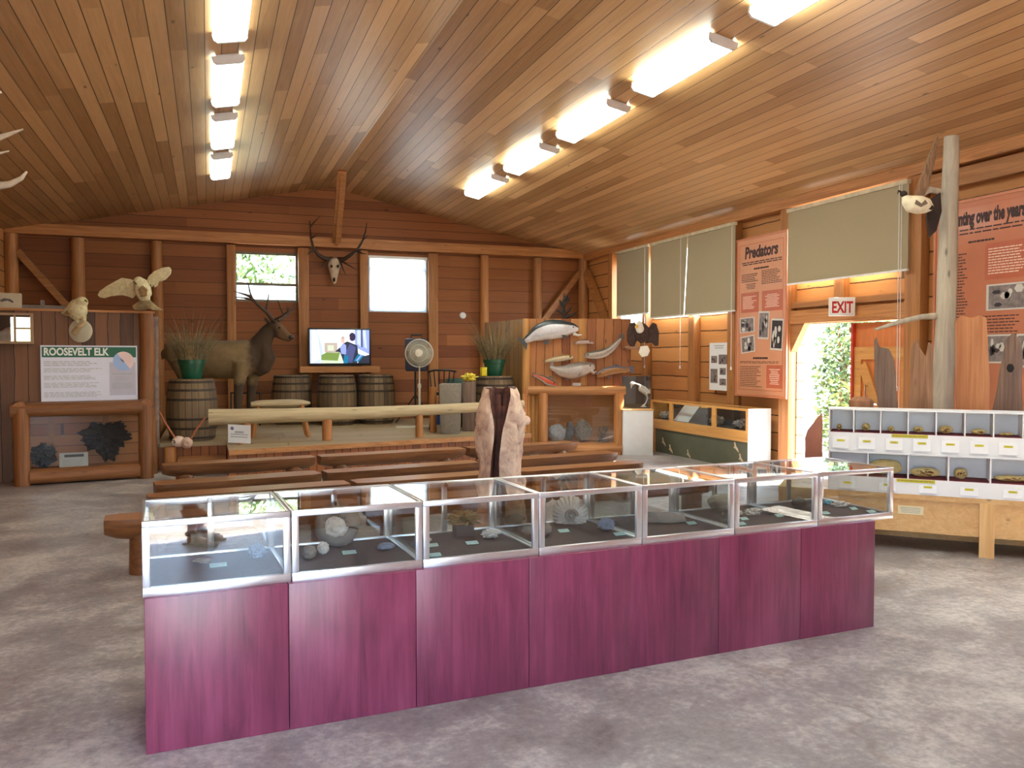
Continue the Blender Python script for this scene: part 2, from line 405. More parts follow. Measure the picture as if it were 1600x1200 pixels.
# left, front walls
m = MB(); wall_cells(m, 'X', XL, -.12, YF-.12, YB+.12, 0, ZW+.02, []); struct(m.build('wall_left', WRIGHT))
DFR = (-1.4, 1.22, 0, 2.7)
m = MB(); wall_cells(m, 'Y', YF, -.12, XL-.12, XR+.12, 0, ZW, [DFR])
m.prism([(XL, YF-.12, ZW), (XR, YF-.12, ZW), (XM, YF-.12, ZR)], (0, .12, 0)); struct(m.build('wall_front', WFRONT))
# right wall: exit door, row of windows under the eave, window above the door, two unseen near windows sized for the daylight they add
DOOR = (7.70, 9.74, 0, 2.11)
WR = [(14.02, 15.25, 2.22, 3.62), (12.60, 13.88, 2.36, 3.62), (11.25, 12.53, 2.36, 3.62), (7.85, 9.85, 2.85, 3.6)]
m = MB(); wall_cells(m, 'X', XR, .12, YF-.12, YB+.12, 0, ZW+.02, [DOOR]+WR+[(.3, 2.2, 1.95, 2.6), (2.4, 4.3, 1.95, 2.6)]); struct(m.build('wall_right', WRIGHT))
# windows: frame + pane
WN = [0]
def window(axis, pos, th, w, rails=(), fw=.05, mat=None, glass_m=None):
    WN[0] += 1; m = MB(); a0, a1, z0, z1 = w
    def bx(al, ah, zl, zh):
        if axis == 'Y': m.box((al, pos, zl), (ah, pos+th, zh))
        else: m.box((pos, al, zl), (pos+th, ah, zh))
    bx(a0, a0+fw, z0, z1); bx(a1-fw, a1, z0, z1); bx(a0+fw, a1-fw, z0, z0+fw); bx(a0+fw, a1-fw, z1-fw, z1)
    for z in rails: bx(a0+fw, a1-fw, z-.025, z+.025)
    o = struct(m.build('window_%d' % WN[0], mat or WHITE))
    g = MB(); c = pos+th*.5
    if axis == 'Y': g.box((a0+fw, c-.003, z0+fw), (a1-fw, c+.003, z1-fw))
    else: g.box((c-.003, a0+fw, z0+fw), (c+.003, a1-fw, z1-fw))
    g.build('pane', WGLASS, o); return o
TW = wood('window_wood', srgb(150, 96, 56), srgb(186, 128, 80), 'Z')
window('Y', YB+.02, .06, W1, rails=(ony(415, 444, YB).z,), mat=P('dark_sash', srgb(120, 112, 96), .6))
window('Y', YB+.02, .06, W2, rails=(ony(620, 421, YB).z,), mat=P('pale_sash', srgb(170, 164, 158), .6))
for w in WR: window('X', XR+.04, .06, w)
window('X', XR+.04, .06, (.3, 2.2, 1.95, 2.6)); window('X', XR+.04, .06, (2.4, 4.3, 1.95, 2.6))
# --- posts and beams of the back wall
m = MB(); m.box((XL, YB-.2, ony(500, 385, YB).z-.03), (XR, YB-.03, ony(500, 385, YB).z+.16)); trim(m, LOGX)
for px, w, rnd_ in ((122, .125, 1), (245, .11, 1), (757, .105, 1), (840, .11, 1)):
    x = ony(px, 420, YB-.1).x; m = MB()
    m.tube([(x, YB-.09, i*.4) for i in range(10)] + [(x, YB-.09, 3.78)], [w*(1.05-.02*i) for i in range(11)], 14, amp=.06, seed=px); trim(m, LOG)
for px, w in ((361, .16), (474, .2), (568, .16), (676, .2)):
    x = ony(px, 420, YB-.06).x; m = MB(); m.box((x-w/2, YB-.12, 0), (x+w/2, YB, 3.78)); trim(m, LOG, bevel=.01)
# corner posts with diagonal braces
for x, s in ((XL+.1, 1), (XR-.12, -1)):
    m = MB(); m.tube([(x, YB-.12, 0), (x, YB-.12, 3.8)], .11, 14, amp=.05); trim(m, LOG)
    m = MB(); m.bar((x+s*.1, YB-.1, 3.5), (x+s*1.15, YB-.1, 2.2), .17, .12, (0, 1, 0)); trim(m, LOGX)
m = MB(); m.bar((XR-.1, YB-.25, 3.5), (XR-.1, YB-1.35, 2.2), .12, .17, (1, 0, 0)); trim(m, LOGY)
# ridge strut and king board
p0 = V((ony(526, 383, YB-.2).x, YB-.2, 3.9)); p1 = V((XM, 15.1, ZR-.02))
m = MB(); m.bar(p0, p1, .16, .05, (1, 0, 0)); m.bar(p0+V((.0, .05, -.02)), p1+V((0, .06, .0)), .05, .14, (1, 0, 0)); trim(m, LOGX)
# right wall plate, posts, header
m = MB(); m.box((XR-.16, YF, ZW-.1), (XR, YB-.02, ZW+.06)); trim(m, LOGY)
m = MB(); m.box((XR-.12, YF, ZW-.33), (XR-.02, 7.5, ZW-.14)); trim(m, LOGY)
for y, w in ((15.35, .18), (13.94, .16), (12.3, .18), (11.15, .2), (9.86, .22), (7.56, .24)):
    m = MB(); m.box((XR-.14, y-w/2, 0), (XR, y+w/2, ZW-.1 if abs(y-12.3) > .1 else 2.34)); trim(m, LOG, bevel=.015)
m = MB(); m.box((XR-.13, 7.68, 2.12), (XR, 9.75, 2.3)); trim(m, LOGY)
m = MB(); m.box((XR-.1, 7.68, 2.34), (XR, 9.75, 2.42)); trim(m, LOGY)
m = MB(); m.box((XR-.1, 8.72, 2.42), (XR, 8.9, 2.86)); trim(m, LOG)
m = MB(); m.prism([(XR-.1, 9.75, 1.72), (XR-.1, 9.75, 2.12), (XR-.1, 9.47, 2.12)], (.1, 0, 0)); trim(m, LOGY)
# exit door: closed leaf with latch, red edge
DR = P('door_orange', srgb(206, 120, 62), .5, var=.12, stretch=(3, 3, .6))
m = MB(); y0, y1 = 7.72, 8.62
m.box((XR+.02, y0, .01), (XR+.06, y1, 2.09))
door = struct(m.build('door_1', DR))
m = MB()
for a, b, c, d in ((y0, y1, 0.02, .2), (y0, y1, 1.62, 1.78), (y0, y0+.12, .2, 1.6), (y1-.12, y1, .2, 1.62)): m.box((XR-.005, a, c), (XR+.02, b, d))
m.bar((XR+.005, y0+.14, .25), (XR+.005, y1-.14, 1.56), .14, .03, (0, 1, 0))
m.build('ledge_and_brace', PINEY, door)
m = MB(); m.box((XR-.03, y1+.0, .01), (XR+.07, y1+.035, 2.09)); m.build('door_edge', P('door_red', srgb(190, 60, 40), .5), door)
m = MB(); m.tube([(XR-.05, y1-.25, 1.12), (XR-.05, y1-.25, 1.3)], .012, 8); m.tube([(XR-.05, y1-.25, 1.28), (XR+.0, y1-.25, 1.28)], .012, 8); m.tube([(XR-.05, y1-.25, 1.14), (XR, y1-.25, 1.14)], .012, 8)
m.tube([(XR-.04, y1-.45, 1.06), (XR-.04, y1-.2, 1.06)], .014, 8); m.build('latch', STEEL, door)
# --- blinds
def mk_blind():
    m, nt, b = nt_new('blind_slats'); nt.nodes.remove(b)
    out = nt.nodes['Material Output']; tc = N(nt, 'ShaderNodeTexCoord'); sp = N(nt, 'ShaderNodeSeparateXYZ'); L(nt, tc.outputs['Object'], sp.inputs[0])
    fr = math_n(nt, 'FRACT', math_n(nt, 'DIVIDE', sp.outputs['Z'], .02))
    col = mixc(nt, math_n(nt, 'LESS_THAN', fr, .14), srgb(176, 162, 134), srgb(144, 128, 102))
    d = N(nt, 'ShaderNodeBsdfDiffuse'); t = N(nt, 'ShaderNodeBsdfTranslucent'); L(nt, col, d.inputs[0]); L(nt, col, t.inputs[0])
    mx = N(nt, 'ShaderNodeMixShader'); mx.inputs[0].default_value = .05; L(nt, d.outputs[0], mx.inputs[1]); L(nt, t.outputs[0], mx.inputs[2]); L(nt, mx.outputs[0], out.inputs[0]); return m
BLIND = mk_blind()
def blind(y0, y1, z0, z1, label, cords, lean0=0, lean1=0):
    b = thing('window_blind', label, 'blind', (XR-.2, (y0+y1)/2, z0))
    m = MB(); m.box((XR-.23, y0, z1-.05), (XR-.17, y1, z1)); m.build('headrail', P('rail_beige', srgb(200, 186, 156), .5), b)
    m = MB(); m.hexa([V(q) for q in ((XR-.204, y0+.001, z0+.02), (XR-.196, y0+.001, z0+.02), (XR-.196, y1-.001, z0+.02), (XR-.204, y1-.001, z0+.02), (XR-.204, y0+.001+lean0, z1-.05), (XR-.196, y0+.001+lean0, z1-.05), (XR-.196, y1-.001+lean1, z1-.05), (XR-.204, y1-.001+lean1, z1-.05))]); m.build('slats', BLIND, b)
    m = MB(); m.box((XR-.215, y0+.004, z0), (XR-.185, y1-.004, z0+.022)); m.build('bottom_rail', WHITE, b)
    for y, z in cords:
        m = MB(); m.tube([(XR-.24, y, z1-.04), (XR-.24, y, z)], .004, 6); m.lathe([(.004, 0), (.014, .0), (.012, .05), (.004, .055)], 8, (XR-.24, y, z-.05)); m.build('cord', WHITE, b)
YBL = XR-.2
def yx(px, py): return onx(px, py, YBL).y
blind(yx(1014, 400), yx(964, 400), 2.46, 3.74, 'beige roller blind nearest the far corner above the bald eagle', [(yx(1010, 500), 1.5)])
blind(12.430, yx(1017, 400), 2.36, 3.74, 'middle beige blind of the three on the right wall, above the skeleton', [(yx(1066, 500), 1.5)], lean0=-.108)
blind(yx(1149, 400), 12.404, 2.36, 3.74, 'beige blind just left of the tall Predators poster', [(yx(1146, 500), 1.5)], lean1=-.10)
blind(yx(1419, 400), yx(1231, 400), 2.66, 3.72, 'wide beige blind hanging over the exit doorway', [(yx(1412, 400), .95), (yx(1408, 400), 1.3)])
# white film blind over the right back window
def mk_sheer():
    m = bpy.data.materials.new('sheer_white'); m.use_nodes = True; nt = m.node_tree; nt.nodes.clear()
    out = N(nt, 'ShaderNodeOutputMaterial'); a = N(nt, 'ShaderNodeBsdfTransparent'); b_ = N(nt, 'ShaderNodeBsdfTranslucent'); b_.inputs[0].default_value = (.85, .87, .9, 1)
    mx = N(nt, 'ShaderNodeMixShader'); mx.inputs[0].default_value = .45; L(nt, a.outputs[0], mx.inputs[1]); L(nt, b_.outputs[0], mx.inputs[2]); L(nt, mx.outputs[0], out.inputs[0]); return m
LACE = mk_sheer()
m = MB(); m.box((W1[0]+.05, YB+.1, W1[2]+.05), (W1[1]-.05, YB+.104, ony(415, 444, YB).z-.02)); w1o = bpy.data.objects['window_1']; m.build('whitening_sheet', LACE, w1o)  # added translucent sheet, whites out the lower pane like overexposed daylight
b = thing('window_blind', 'sheer white blind half covering the right high window of the back wall', 'blind', ((W2[0]+W2[1])/2, YB-.06, W2[2]))
m = MB(); m.box((W2[0]+.0, YB-.05, W2[3]-.05), (W2[1], YB-.01, W2[3])); m.build('headrail', WHITE, b)
m = MB(); m.box((W2[0]+.02, YB-.03, W2[2]+.02), (W2[1]-.02, YB-.025, W2[3]-.05)); m.build('slats', LACE, b)
m = MB(); m.box((W2[0]+.02, YB-.04, W2[2]), (W2[1]-.02, YB-.015, W2[2]+.02)); m.build('bottom_rail', WHITE, b)
# --- fluorescent fixtures
TUBE = emit('lit_diffuser', (.9, 1.0, .9), LAMP); TUBE_DIM = emit('dimmed_diffuser', (.9, 1.0, .9), LAMP*.22)  # left row set dimmer only to keep the left ceiling slope darker
def lamp(sx, y, label):
    x = XM+.03 + sx*2.11; zc = ceil_z(x); al = -sx*math.atan(SL)
    o = thing('ceiling_light', label, 'light', (x, y, zc), 0, 'fluorescent ceiling lights in two rows')
    M = Matrix.Translation((x, y, zc)) @ Matrix.Rotation(-al, 4, 'Y')
    m = MB(); m.box((-.11, -.72, -.03), (.11, .72, -.001), 0, M); m.build('housing', WHITE, o)
    m = MB(); pr = [(-.15, -.028), (.15, -.028), (.145, -.07), (.12, -.095), (-.12, -.095), (-.145, -.07)]
    m.prism([M @ V((a, -.72, c)) for a, c in pr], (M.to_3x3() @ V((0, 1.44, 0)))); m.build('diffuser', TUBE if sx > 0 else TUBE_DIM, o)
    for yy in (-.745, .72): m = MB(); m.prism([M @ V((a, yy, c)) for a, c in [(-.155, -.02), (.155, -.02), (.15, -.072), (.12, -.1), (-.12, -.1), (-.15, -.072)]], M.to_3x3() @ V((0, .025, 0))); m.build('end_cap', WHITE, o)
ORD = ['first', 'second', 'third', 'fourth', 'fifth', 'sixth', 'seventh']
for k, y in enumerate((13.4, 11.35, 9.3, 7.25, 5.2, 3.15, 1.1)):
    lamp(-1, y, 'lit white ceiling light in the left row, %s from the back wall' % ORD[k])
    lamp(1, y, 'lit white ceiling light in the right row, %s from the back wall' % ORD[k])
# ================================================================== display cases
A0 = V((-.26, 3.713, 0)); B0 = V((3.815, 3.967, 0))
CU = (B0-A0).normalized(); CN = V((-CU.y, CU.x, 0))          # along the row, and away from the camera
VL = onz(220, 815, .968); VR = onz(1388, 729, .968)
VW = (VR-VL).dot(CU)/7; V0 = (VL-A0).dot(CU)
ZF, ZT, DEP = .682, .968, .60
FELT = P('brown_felt', srgb(74, 58, 56), .95, var=.15, scale=60)
def cp(a, n, z): return A0 + CU*a + CN*n + V((0, 0, z))
def cbox(mb, a0, a1, n0, n1, z0, z1, mi=0):
    return mb.hexa([cp(*q) for q in ((a0, n0, z0), (a1, n0, z0), (a1, n1, z0), (a0, n1, z0), (a0, n0, z1), (a1, n0, z1), (a1, n1, z1), (a0, n1, z1))], mi)
CLAB = ['maroon display case at the left end, lone fossil lump inside, legs mirrored in its glass', 'maroon display case holding the largest grey round ammonite', 'maroon display case with small pointed fossils, third from the left end',
        'maroon display case with the ribbed fan-shaped fossil, middle of the row', 'maroon display case holding a broad flat grey rock slab', 'maroon display case with crab fossils, second from the right end', 'maroon display case at the right end, in front of the white shelves']
BW = (B0-A0).length/7
for i in range(7):
    va0 = V0 + VW*i + .003; va1 = va0 + VW - .006; ba0 = BW*i + .0015; ba1 = ba0 + BW - .003
    fo = .0 if i < 4 else .012
    c = thing('display_case', CLAB[i], 'display case', cp(ba0+BW/2, .3, 0), math.atan2(CU.y, CU.x), 'row of glass-topped maroon display cases')
    m = MB(); cbox(m, ba0, ba1, fo, DEP-.02, 0, ZF-.03); m.build('base', MAROON, c, bevel=.002)
    m = MB(); n0 = .028; w = .03
    cbox(m, va0, va1, n0, n0+.02, ZF-.03, ZF+.008); cbox(m, va0, va1, n0+DEP-.02, n0+DEP, ZF-.03, ZF+.008)       # bottom rails
    cbox(m, va0, va0+.02, n0+.02, n0+DEP-.02, ZF-.03, ZF+.008); cbox(m, va1-.02, va1, n0+.02, n0+DEP-.02, ZF-.03, ZF+.008)
    for a in (va0, va1-w):
        cbox(m, a, a+w, n0, n0+.02, ZF+.008, ZT-.026); cbox(m, a, a+w, n0+DEP-.02, n0+DEP, ZF+.008, ZT-.026)
    cbox(m, va0, va1, n0, n0+.02, ZT-.026, ZT); cbox(m, va0, va1, n0+DEP-.045, n0+DEP, ZT-.03, ZT)
    cbox(m, va0, va0+.014, n0+.02, n0+DEP-.045, ZT-.02, ZT); cbox(m, va1-.014, va1, n0+.02, n0+DEP-.045, ZT-.02, ZT)
    cbox(m, va0+(va1-va0)*.5-.01, va0+(va1-va0)*.5+.02, n0+DEP-.018, n0+DEP-.004, ZF+.008, ZT-.03)
    m.build('frame', ALU, c, bevel=.0015)
    m = MB(); cbox(m, va0+.02, va1-.02, n0+.02, n0+DEP-.02, ZF-.026, ZF); m.build('felt_floor', FELT, c)
    for nm, q in (('front_pane', (va0+w, va1-w, n0+.008, n0+.013, ZF+.008, ZT-.026)), ('top_pane', (va0+.014, va1-.014, n0+.02, n0+DEP-.045, ZT-.008, ZT-.003)),
                  ('back_pane', (va0+w, va1-w, n0+DEP-.012, n0+DEP-.007, ZF+.008, ZT-.03)), ('side_pane', (va0+.004, va0+.008, n0+.03, n0+DEP-.03, ZF+.008, ZT-.022)), ('side_pane', (va1-.008, va1-.004, n0+.03, n0+DEP-.03, ZF+.008, ZT-.022))):
        m = MB(); cbox(m, *q); m.build(nm, GLASS, c)
    m = MB(); ctr = cp((va0+va1)/2, n0+DEP-.05, ZT-.016)
    m.tube([ctr, ctr-CN*.014], [.013, .011], 12); m.build('lock', STEEL, c)
# --- fossils and their little cards
FOS = P('grey_fossil', srgb(128, 116, 106), .8, var=.35, scale=9, bump=.6)
FOSP = P('pale_fossil', srgb(196, 186, 176), .8, var=.25, scale=14, bump=.5)
FOSB = P('bluish_fossil', srgb(116, 122, 140), .8, var=.35, scale=16, bump=.5)
FOSY = P('yellow_mineral', srgb(120, 92, 56), .5, .1, var=.4, scale=30, bump=.8)
CARDM = P('mint_card', srgb(160, 196, 190), .6, var=.04)
def fpos(px, py): return onz(px, py, ZF)                     # a spot on the felt
def fossil(name, label, px, py, r, mat, amp=.25, fr=2.2, seed=1, dz=.86, rz=0, extra=None, cat='fossil'):
    b = fpos(px, py) + CN*r[1]*.6; o = b.copy(); m = MB()
    m.ell((b.x, b.y, ZF+r[2]*dz), r, Matrix.Rotation(rz, 3, 'Z'), 0, 4, amp, fr, seed)
    zmin = min(v.z for v in m.v)
    for v in m.v: v.z += ZF+.001-zmin
    if extra: extra(m, b)
    return tag(m.build(name, mat if isinstance(mat, list) else [mat], origin=o, sharp=60), label, cat)
def ammonite(name, label, px, py, rad, th, mat, ribs=34, lean=.12, turns=2.1, half=False):
    b = fpos(px, py); o = thing(name, label, 'fossil', b, 0)
    fx = RT.copy(); fx.z = 0; fx.normalize(); nn = -FH; uz = (V((0, 0, 1)) + nn*-lean).normalized()
    c = b + V((0, 0, rad*.93)) + FH*th*.6
    m = MB(); n = int(ribs*turns*2); pts = []; rr = []
    for i in range(n+1):
        t = i/n; a = -turns*2*math.pi*t + .6; q = rad*(.76*(1-t)**1.15 + .05)
        if half: q *= 1
        pts.append(c + fx*(q*math.cos(a)) + uz*(q*math.sin(a)))
        s = rad*(.25*(1-t)**1.1+.02)*(1.07 if i % 2 else .93); rr.append((s, s*th/(rad*.25)*.5))
    pts2 = pts; m.tube(pts2, rr, 10, ref=None, amp=.15, freq=18)
    zmin = min(v.z for v in m.v)
    for v in m.v: v.z += b.z+.001-zmin
    dz = b.z+.001-zmin
    m.build('whorl', mat, o, sharp=80)
    m = MB(); m.tube([c+V((0, 0, dz))+nn*th*.25, c+V((0, 0, dz))-nn*th*.3], rad*.6, 20, amp=.1, freq=12); m.build('matrix_rock', mat, o)
    return o
fossil('fossil', 'small lumpy fossil nodule alone in the leftmost case', 402, 874, (.042, .034, .032), FOSB, .35, 2.5, 3)
fossil('fossil', 'flat dark fossil chip by the left glass of the leftmost case', 317, 882, (.04, .03, .012), FOS, .3, 2, 5)
# large round ammonite in case two: a wide coil around a pale worn centre
def bigshell():
    b = fpos(524, 858); o = thing('ammonite', 'large round grey ammonite with a pale worn centre, biggest fossil in the cases', 'fossil', b)
    fx = RT.copy(); m = MB(); rad = .118; c = b + V((0, 0, rad)) + FH*.05
    for k in range(1):
        pts = []; rr = []
        for i in range(73):
            a = 2*math.pi*i/72*.97; pts.append(c + fx*(rad*.68*math.cos(a)) + V((0, 0, rad*.66*math.sin(a)))); s = rad*.36*(1.05 if i % 2 else .93)*(1-.25*i/72); rr.append((s, s*1.1))
        m.tube(pts, rr, 12, amp=.22, freq=14)
    zmin = min(v.z for v in m.v); dz = ZF+.001-zmin
    for v in m.v: v.z += dz
    m.build('whorl', FOS, o, sharp=80)
    m = MB(); m.ell(c+V((0, 0, dz))-FH*.012, (rad*.55, rad*.3, rad*.52), Matrix.Rotation(-YAW, 3, 'Z'), 0, 4, .2, 2.5, 8); m.build('worn_centre', FOSP, o)
bigshell()
fossil('fossil', 'spotted round nodule, left one of the touching pair before the big ammonite', 484, 876, (.034, .032, .034), FOS, .15, 3, 11)
fossil('fossil', 'spotted round nodule, right one of the touching pair before the big ammonite', 506, 868, (.028, .026, .03), FOSP, .2, 3, 12)
fossil('fossil', 'small bluish flat shell on the felt right of the big ammonite', 604, 860, (.042, .028, .017), FOSB, .2, 2.5, 14)
b = cp(V0+VW*2.62, .5, ZF); o = thing('mineral_cluster', 'brownish yellow crystal cluster on a block at the back of the third case', 'mineral', b)
m = MB(); m.box(b+V((-.05, -.04, .001)), b+V((.05, .04, .06))); m.build('mount_block', FELT, o)
m = MB(); m.ell(b+V((0, 0, .092)), (.075, .045, .036), None, 0, 4, .7, 4, 21); m.build('crystals', FOSY, o)
def spikes(m, b):
    for dx, h, t in ((-.02, .06, -.02), (.012, .075, .012), (.03, .055, .03)):
        p = b + V((dx, 0, 0)); m.tube([p+V((0, 0, .004)), p+V((t*.4, 0, h*.6)), p+V((t, 0, h))], [.015, .011, .001], 7)
fossil('fossil', 'upright pointed grey fossil in the third case', 723, 836, (.04, .025, .024), FOS, .4, 3, 22, extra=spikes)
fossil('fossil', 'small stepped grey fossil right of the pointed one', 769, 843, (.046, .028, .024), FOSP, .5, 2, 23)
fossil('fossil', 'tiny pale fossil against the left glass of the third case', 669, 848, (.02, .016, .011), FOSP, .3, 3, 24)
# ribbed fan fossil in case four
def fan_shell():
    b = fpos(892, 820); o = thing('fossil', 'large ribbed fan-shaped fossil standing on its cut edge', 'fossil', b)
    nn = -FH; fx = RT.copy(); m = MB(); n = 96; rings = []
    for (fr_, dep) in ((.12, .045), (.35, .05), (.6, .045), (.85, .03), (1.0, .0)):
        ring = []
        for j in range(n):
            a = 2*math.pi*j/n; rad = .103*fr_*(1+.025*(-1)**(j//2)*(fr_ > .3)); x = rad*math.cos(a)*1.0; z = max(rad*math.sin(a)*1.0+.052, .002 if fr_ < 2 else 0)
            ring.append(b + fx*x + V((0, 0, z)) + nn*(dep+.004*(-1)**(j//2)*(fr_ > .2)) + FH*.05)
        rings.append(ring)
    back = [p + FH*.05 for p in rings[-1]]; rings.append(back)
    vs = [p for r_ in rings for p in r_]; fs = []
    for i in range(len(rings)-1):
        for j in range(n): fs.append((i*n+j, i*n+(j+1) % n, (i+1)*n+(j+1) % n, (i+1)*n+j))
    fs.append(tuple(range(n))[::-1]); fs.append(tuple((len(rings)-1)*n+j for j in range(n)))
    m.add(vs, fs); m.build('ribbed_face', FOSP, o, sharp=25)
    m = MB(); pts = []; rr = []
    for i in range(60):
        t = i/59; a = t*4*math.pi; q = .034*(1-t)+.002; pts.append(b + fx*(q*math.cos(a)) + V((0, 0, .052+q*math.sin(a))) + nn*.003); rr.append(.011*(1-t)+.002)
    m.tube(pts, rr, 8); m.build('coiled_centre', FOS, o)
fan_shell()
fossil('fossil', 'rounded nodule by the front left corner of the ribbed fan fossil', 854, 838, (.036, .03, .034), FOS, .15, 4, 31)
fossil('fossil', 'long oval fossil lying at the back left of the fan fossil case', 806, 822, (.062, .034, .032), FOS, .12, 3, 32, rz=.2)
fossil('fossil', 'grey snail-like fossil right of the ribbed fan fossil', 950, 830, (.046, .034, .032), FOSB, .3, 3.5, 33)
def slab():
    b = fpos(1034, 818); m = MB(); fx = RT
    poly = [(-.16, .0), (-.10, -.05), (.06, -.06), (.15, -.02), (.16, .03), (.05, .08), (-.12, .06)]
    m.prism([b + fx*x + FH*(y+.05) + V((0, 0, .002)) for x, y in poly], (0, 0, .05))
    for v in m.v:
        if v.z > ZF+.03: v.z += .03*noise.noise(v*9)+.018*(1-abs((v-b).dot(fx))/.16); v.xy = (b.xy + (v-b).xy*.9)
    tag(m.build('rock_slab', FOS, origin=b, bevel=.008), 'broad flat grey rock slab filling its glass case', 'fossil')
slab()
fossil('fossil', 'smooth pale boulder-like fossil at the back left of the crab case', 1131, 800, (.09, .05, .055), FOSP, .12, 2, 41)
fossil('fossil', 'whitish crab fossil with lumpy claws, left of the two crabs', 1180, 808, (.046, .03, .018), FOSP, .7, 3.5, 42)
fossil('fossil', 'flat grey crab fossil, right of the whitish crab', 1206, 804, (.05, .03, .014), FOS, .6, 3, 43)
fossil('fossil', 'tiny pale round fossil left of the whitish crab', 1158, 806, (.016, .014, .014), FOSP, .2, 3, 44)
fossil('fossil', 'tiny white chip by the left frame of the crab case', 1130, 806, (.008, .007, .01), FOSP, .2, 3, 46)
fossil('fossil', 'rounded grey rock behind the crab fossils near the last case', 1252, 795, (.05, .036, .034), FOS, .15, 2.5, 45)
fossil('fossil', 'pale knobbly fossil in the right end case', 1316, 793, (.055, .03, .016), FOSP, .5, 3, 51)
TURQ = P('turquoise', srgb(110, 180, 200), .4, var=.3, scale=30)
fossil('mineral_specimen', 'small turquoise mineral beside the knobbly fossil', 1295, 789, (.03, .022, .012), TURQ, .5, 3, 52, cat='mineral')
CARDS = [(341, 885, .075, 'card before the lump in the leftmost case'), (546, 865, .068, 'card in front of the big round ammonite'), (738, 850, .065, 'card before the upright pointed fossil'), (676, 854, .06, 'upper of two cards at the left glass of the third case'),
         (680, 869, .06, 'lower of two cards at the left glass of the third case'), (881, 831, .062, 'card before the ribbed fan fossil'), (969, 836, .07, 'card by the snail-like fossil'), (1081, 819, .058, 'card right of the flat rock slab'),
         (1163, 812, .05, 'upper card at the left of the crab case'), (1159, 820, .05, 'lower card at the left of the crab case'), (1218, 807, .055, 'card below the flat grey crab'), (1181, 797, .055, 'card behind the whitish crab'),
         (1290, 803, .055, 'card at the left of the right end case'), (1334, 796, .05, 'card behind the knobbly fossil in the end case'), (1362, 801, .06, 'card in the front right corner of the end case')]
for px, py, w, lab in CARDS:
    b = fpos(px, py); m = MB(); nrm = V((0, -.35, 1)).normalized()
    pl = Pl(b + V((0, 0, .004)), CU, CN + V((0, 0, .35)))
    pl.rect(m, -w/2, -.012, w/2, .018, 0, .003); pl.rect(m, -w/2+.006, -.002, w/2-.012, .002, .003, .0036, 1); pl.rect(m, -w/2+.006, .007, w/2-.006, .011, .003, .0036, 1)
    tag(m.build('label_card', [CARDM, GREY], origin=b), 'small mint ' + lab, 'label card', 'label cards in the glass cases')
# ================================================================== log benches in four rows
def bench_log(rows):
    pass
def bench(p0, p1, label, top=.45, w=.32, h=.19, seed=0):
    p0, p1 = V(p0), V(p1); d = (p1-p0); ln = d.length; d.normalize(); n = V((-d.y, d.x, 0)); rnd = random.Random(seed)
    o = thing('log_bench', label, 'bench', ((p0.x+p1.x)/2, (p0.y+p1.y)/2, 0), math.atan2(d.y, d.x), 'split log benches in rows')
    m = MB(); k = 22; prof = []
    for j in range(13):
        a = math.pi*j/12; prof.append((-math.cos(a), -math.sin(a)))
    vs = []; nn = len(prof)
    for i in range(k+1):
        t = i/k; tap = 1 - .25*max(0, 1-min(t, 1-t)*k/2.0)**2
        for a, b in prof:
            s = 1+.09*noise.noise(V((t*ln*2.2, a*1.3+seed, b*1.3)))
            vs.append(p0 + d*(ln*t) + n*(a*w/2*s*tap) + V((0, 0, top - .012 + b*h*s*tap - (.0 if b > -.01 else 0))))
    fs = []; mm = []
    for i in range(k):
        for j in range(nn-1): fs.append((i*nn+j, i*nn+j+1, (i+1)*nn+j+1, (i+1)*nn+j)); mm.append(0)
        fs.append((i*nn+nn-1, i*nn, (i+1)*nn, (i+1)*nn+nn-1)); mm.append(1)
    fs.append(tuple(range(nn))); fs.append(tuple(k*nn+j for j in range(nn))); mm += [0, 0]
    m.add(vs, fs, mm); m.build('seat', [BENCH, BENCHT], o, sharp=50)
    for t in (.14, .86):
        q = p0 + d*(ln*t); m = MB(); m.tube([q+V((0, 0, 0)), q+V((0, 0, top-h*.8))], [w*.36, w*.33], 12, amp=.1, seed=seed); m.build('stump_leg', BENCH, o)
def lerp(a, b, t): return V(a) + (V(b)-V(a))*t
ZS = .45
r1a, r1b = onz(252, 727, ZS)+V((0, .16, 0)), onz(906, 690, ZS)+V((0, .16, 0))
r2a, r2b = onz(240, 757, ZS)+V((0, .16, 0)), onz(968, 706, ZS)+V((0, .16, 0))
r3a, r3b = onz(228, 777, ZS)+V((0, .16, 0)), onz(1010, 722, ZS)+V((0, .16, 0))
r4a, r4b = onz(159, 813, ZS)+V((0, .16, 0)), onz(1130, 745, ZS)+V((0, .16, 0))
def split(a, b, pxs, z=ZS):
    out = [0]; d = b-a
    for px in pxs:
        lo, hi = 0, 1
        for _ in range(40):
            t = (lo+hi)/2; q = a+d*t; x = 800+F*(q-EYE).dot(RT)/(q-EYE).dot(FW)
            if x < px: lo = t
            else: hi = t
        out.append(lo)
    return out + [1]
BL = {1: ('back', (493, 725)), 2: ('second from back', (501, 745)), 3: ('third from back', (546, 800)), 4: ('nearest', (560, 860))}
for row, (a, b) in {1: (r1a, r1b), 2: (r2a, r2b), 3: (r3a, r3b), 4: (r4a, r4b)}.items():
    a = V((a.x, a.y, 0)); b = V((b.x, b.y, 0)); ts = split(a, b, BL[row][1]); ln = (b-a).length
    for k in range(3):
        bench(lerp(a, b, ts[k]+.008*(k > 0)), lerp(a, b, ts[k+1]-.004), 'polished half-log bench at the %s of the %s row' % (('left', 'middle', 'right')[k], BL[row][0]), w=.34 if row == 2 and k == 0 else .3, h=.17 if row > 1 else .15, seed=row*5+k)
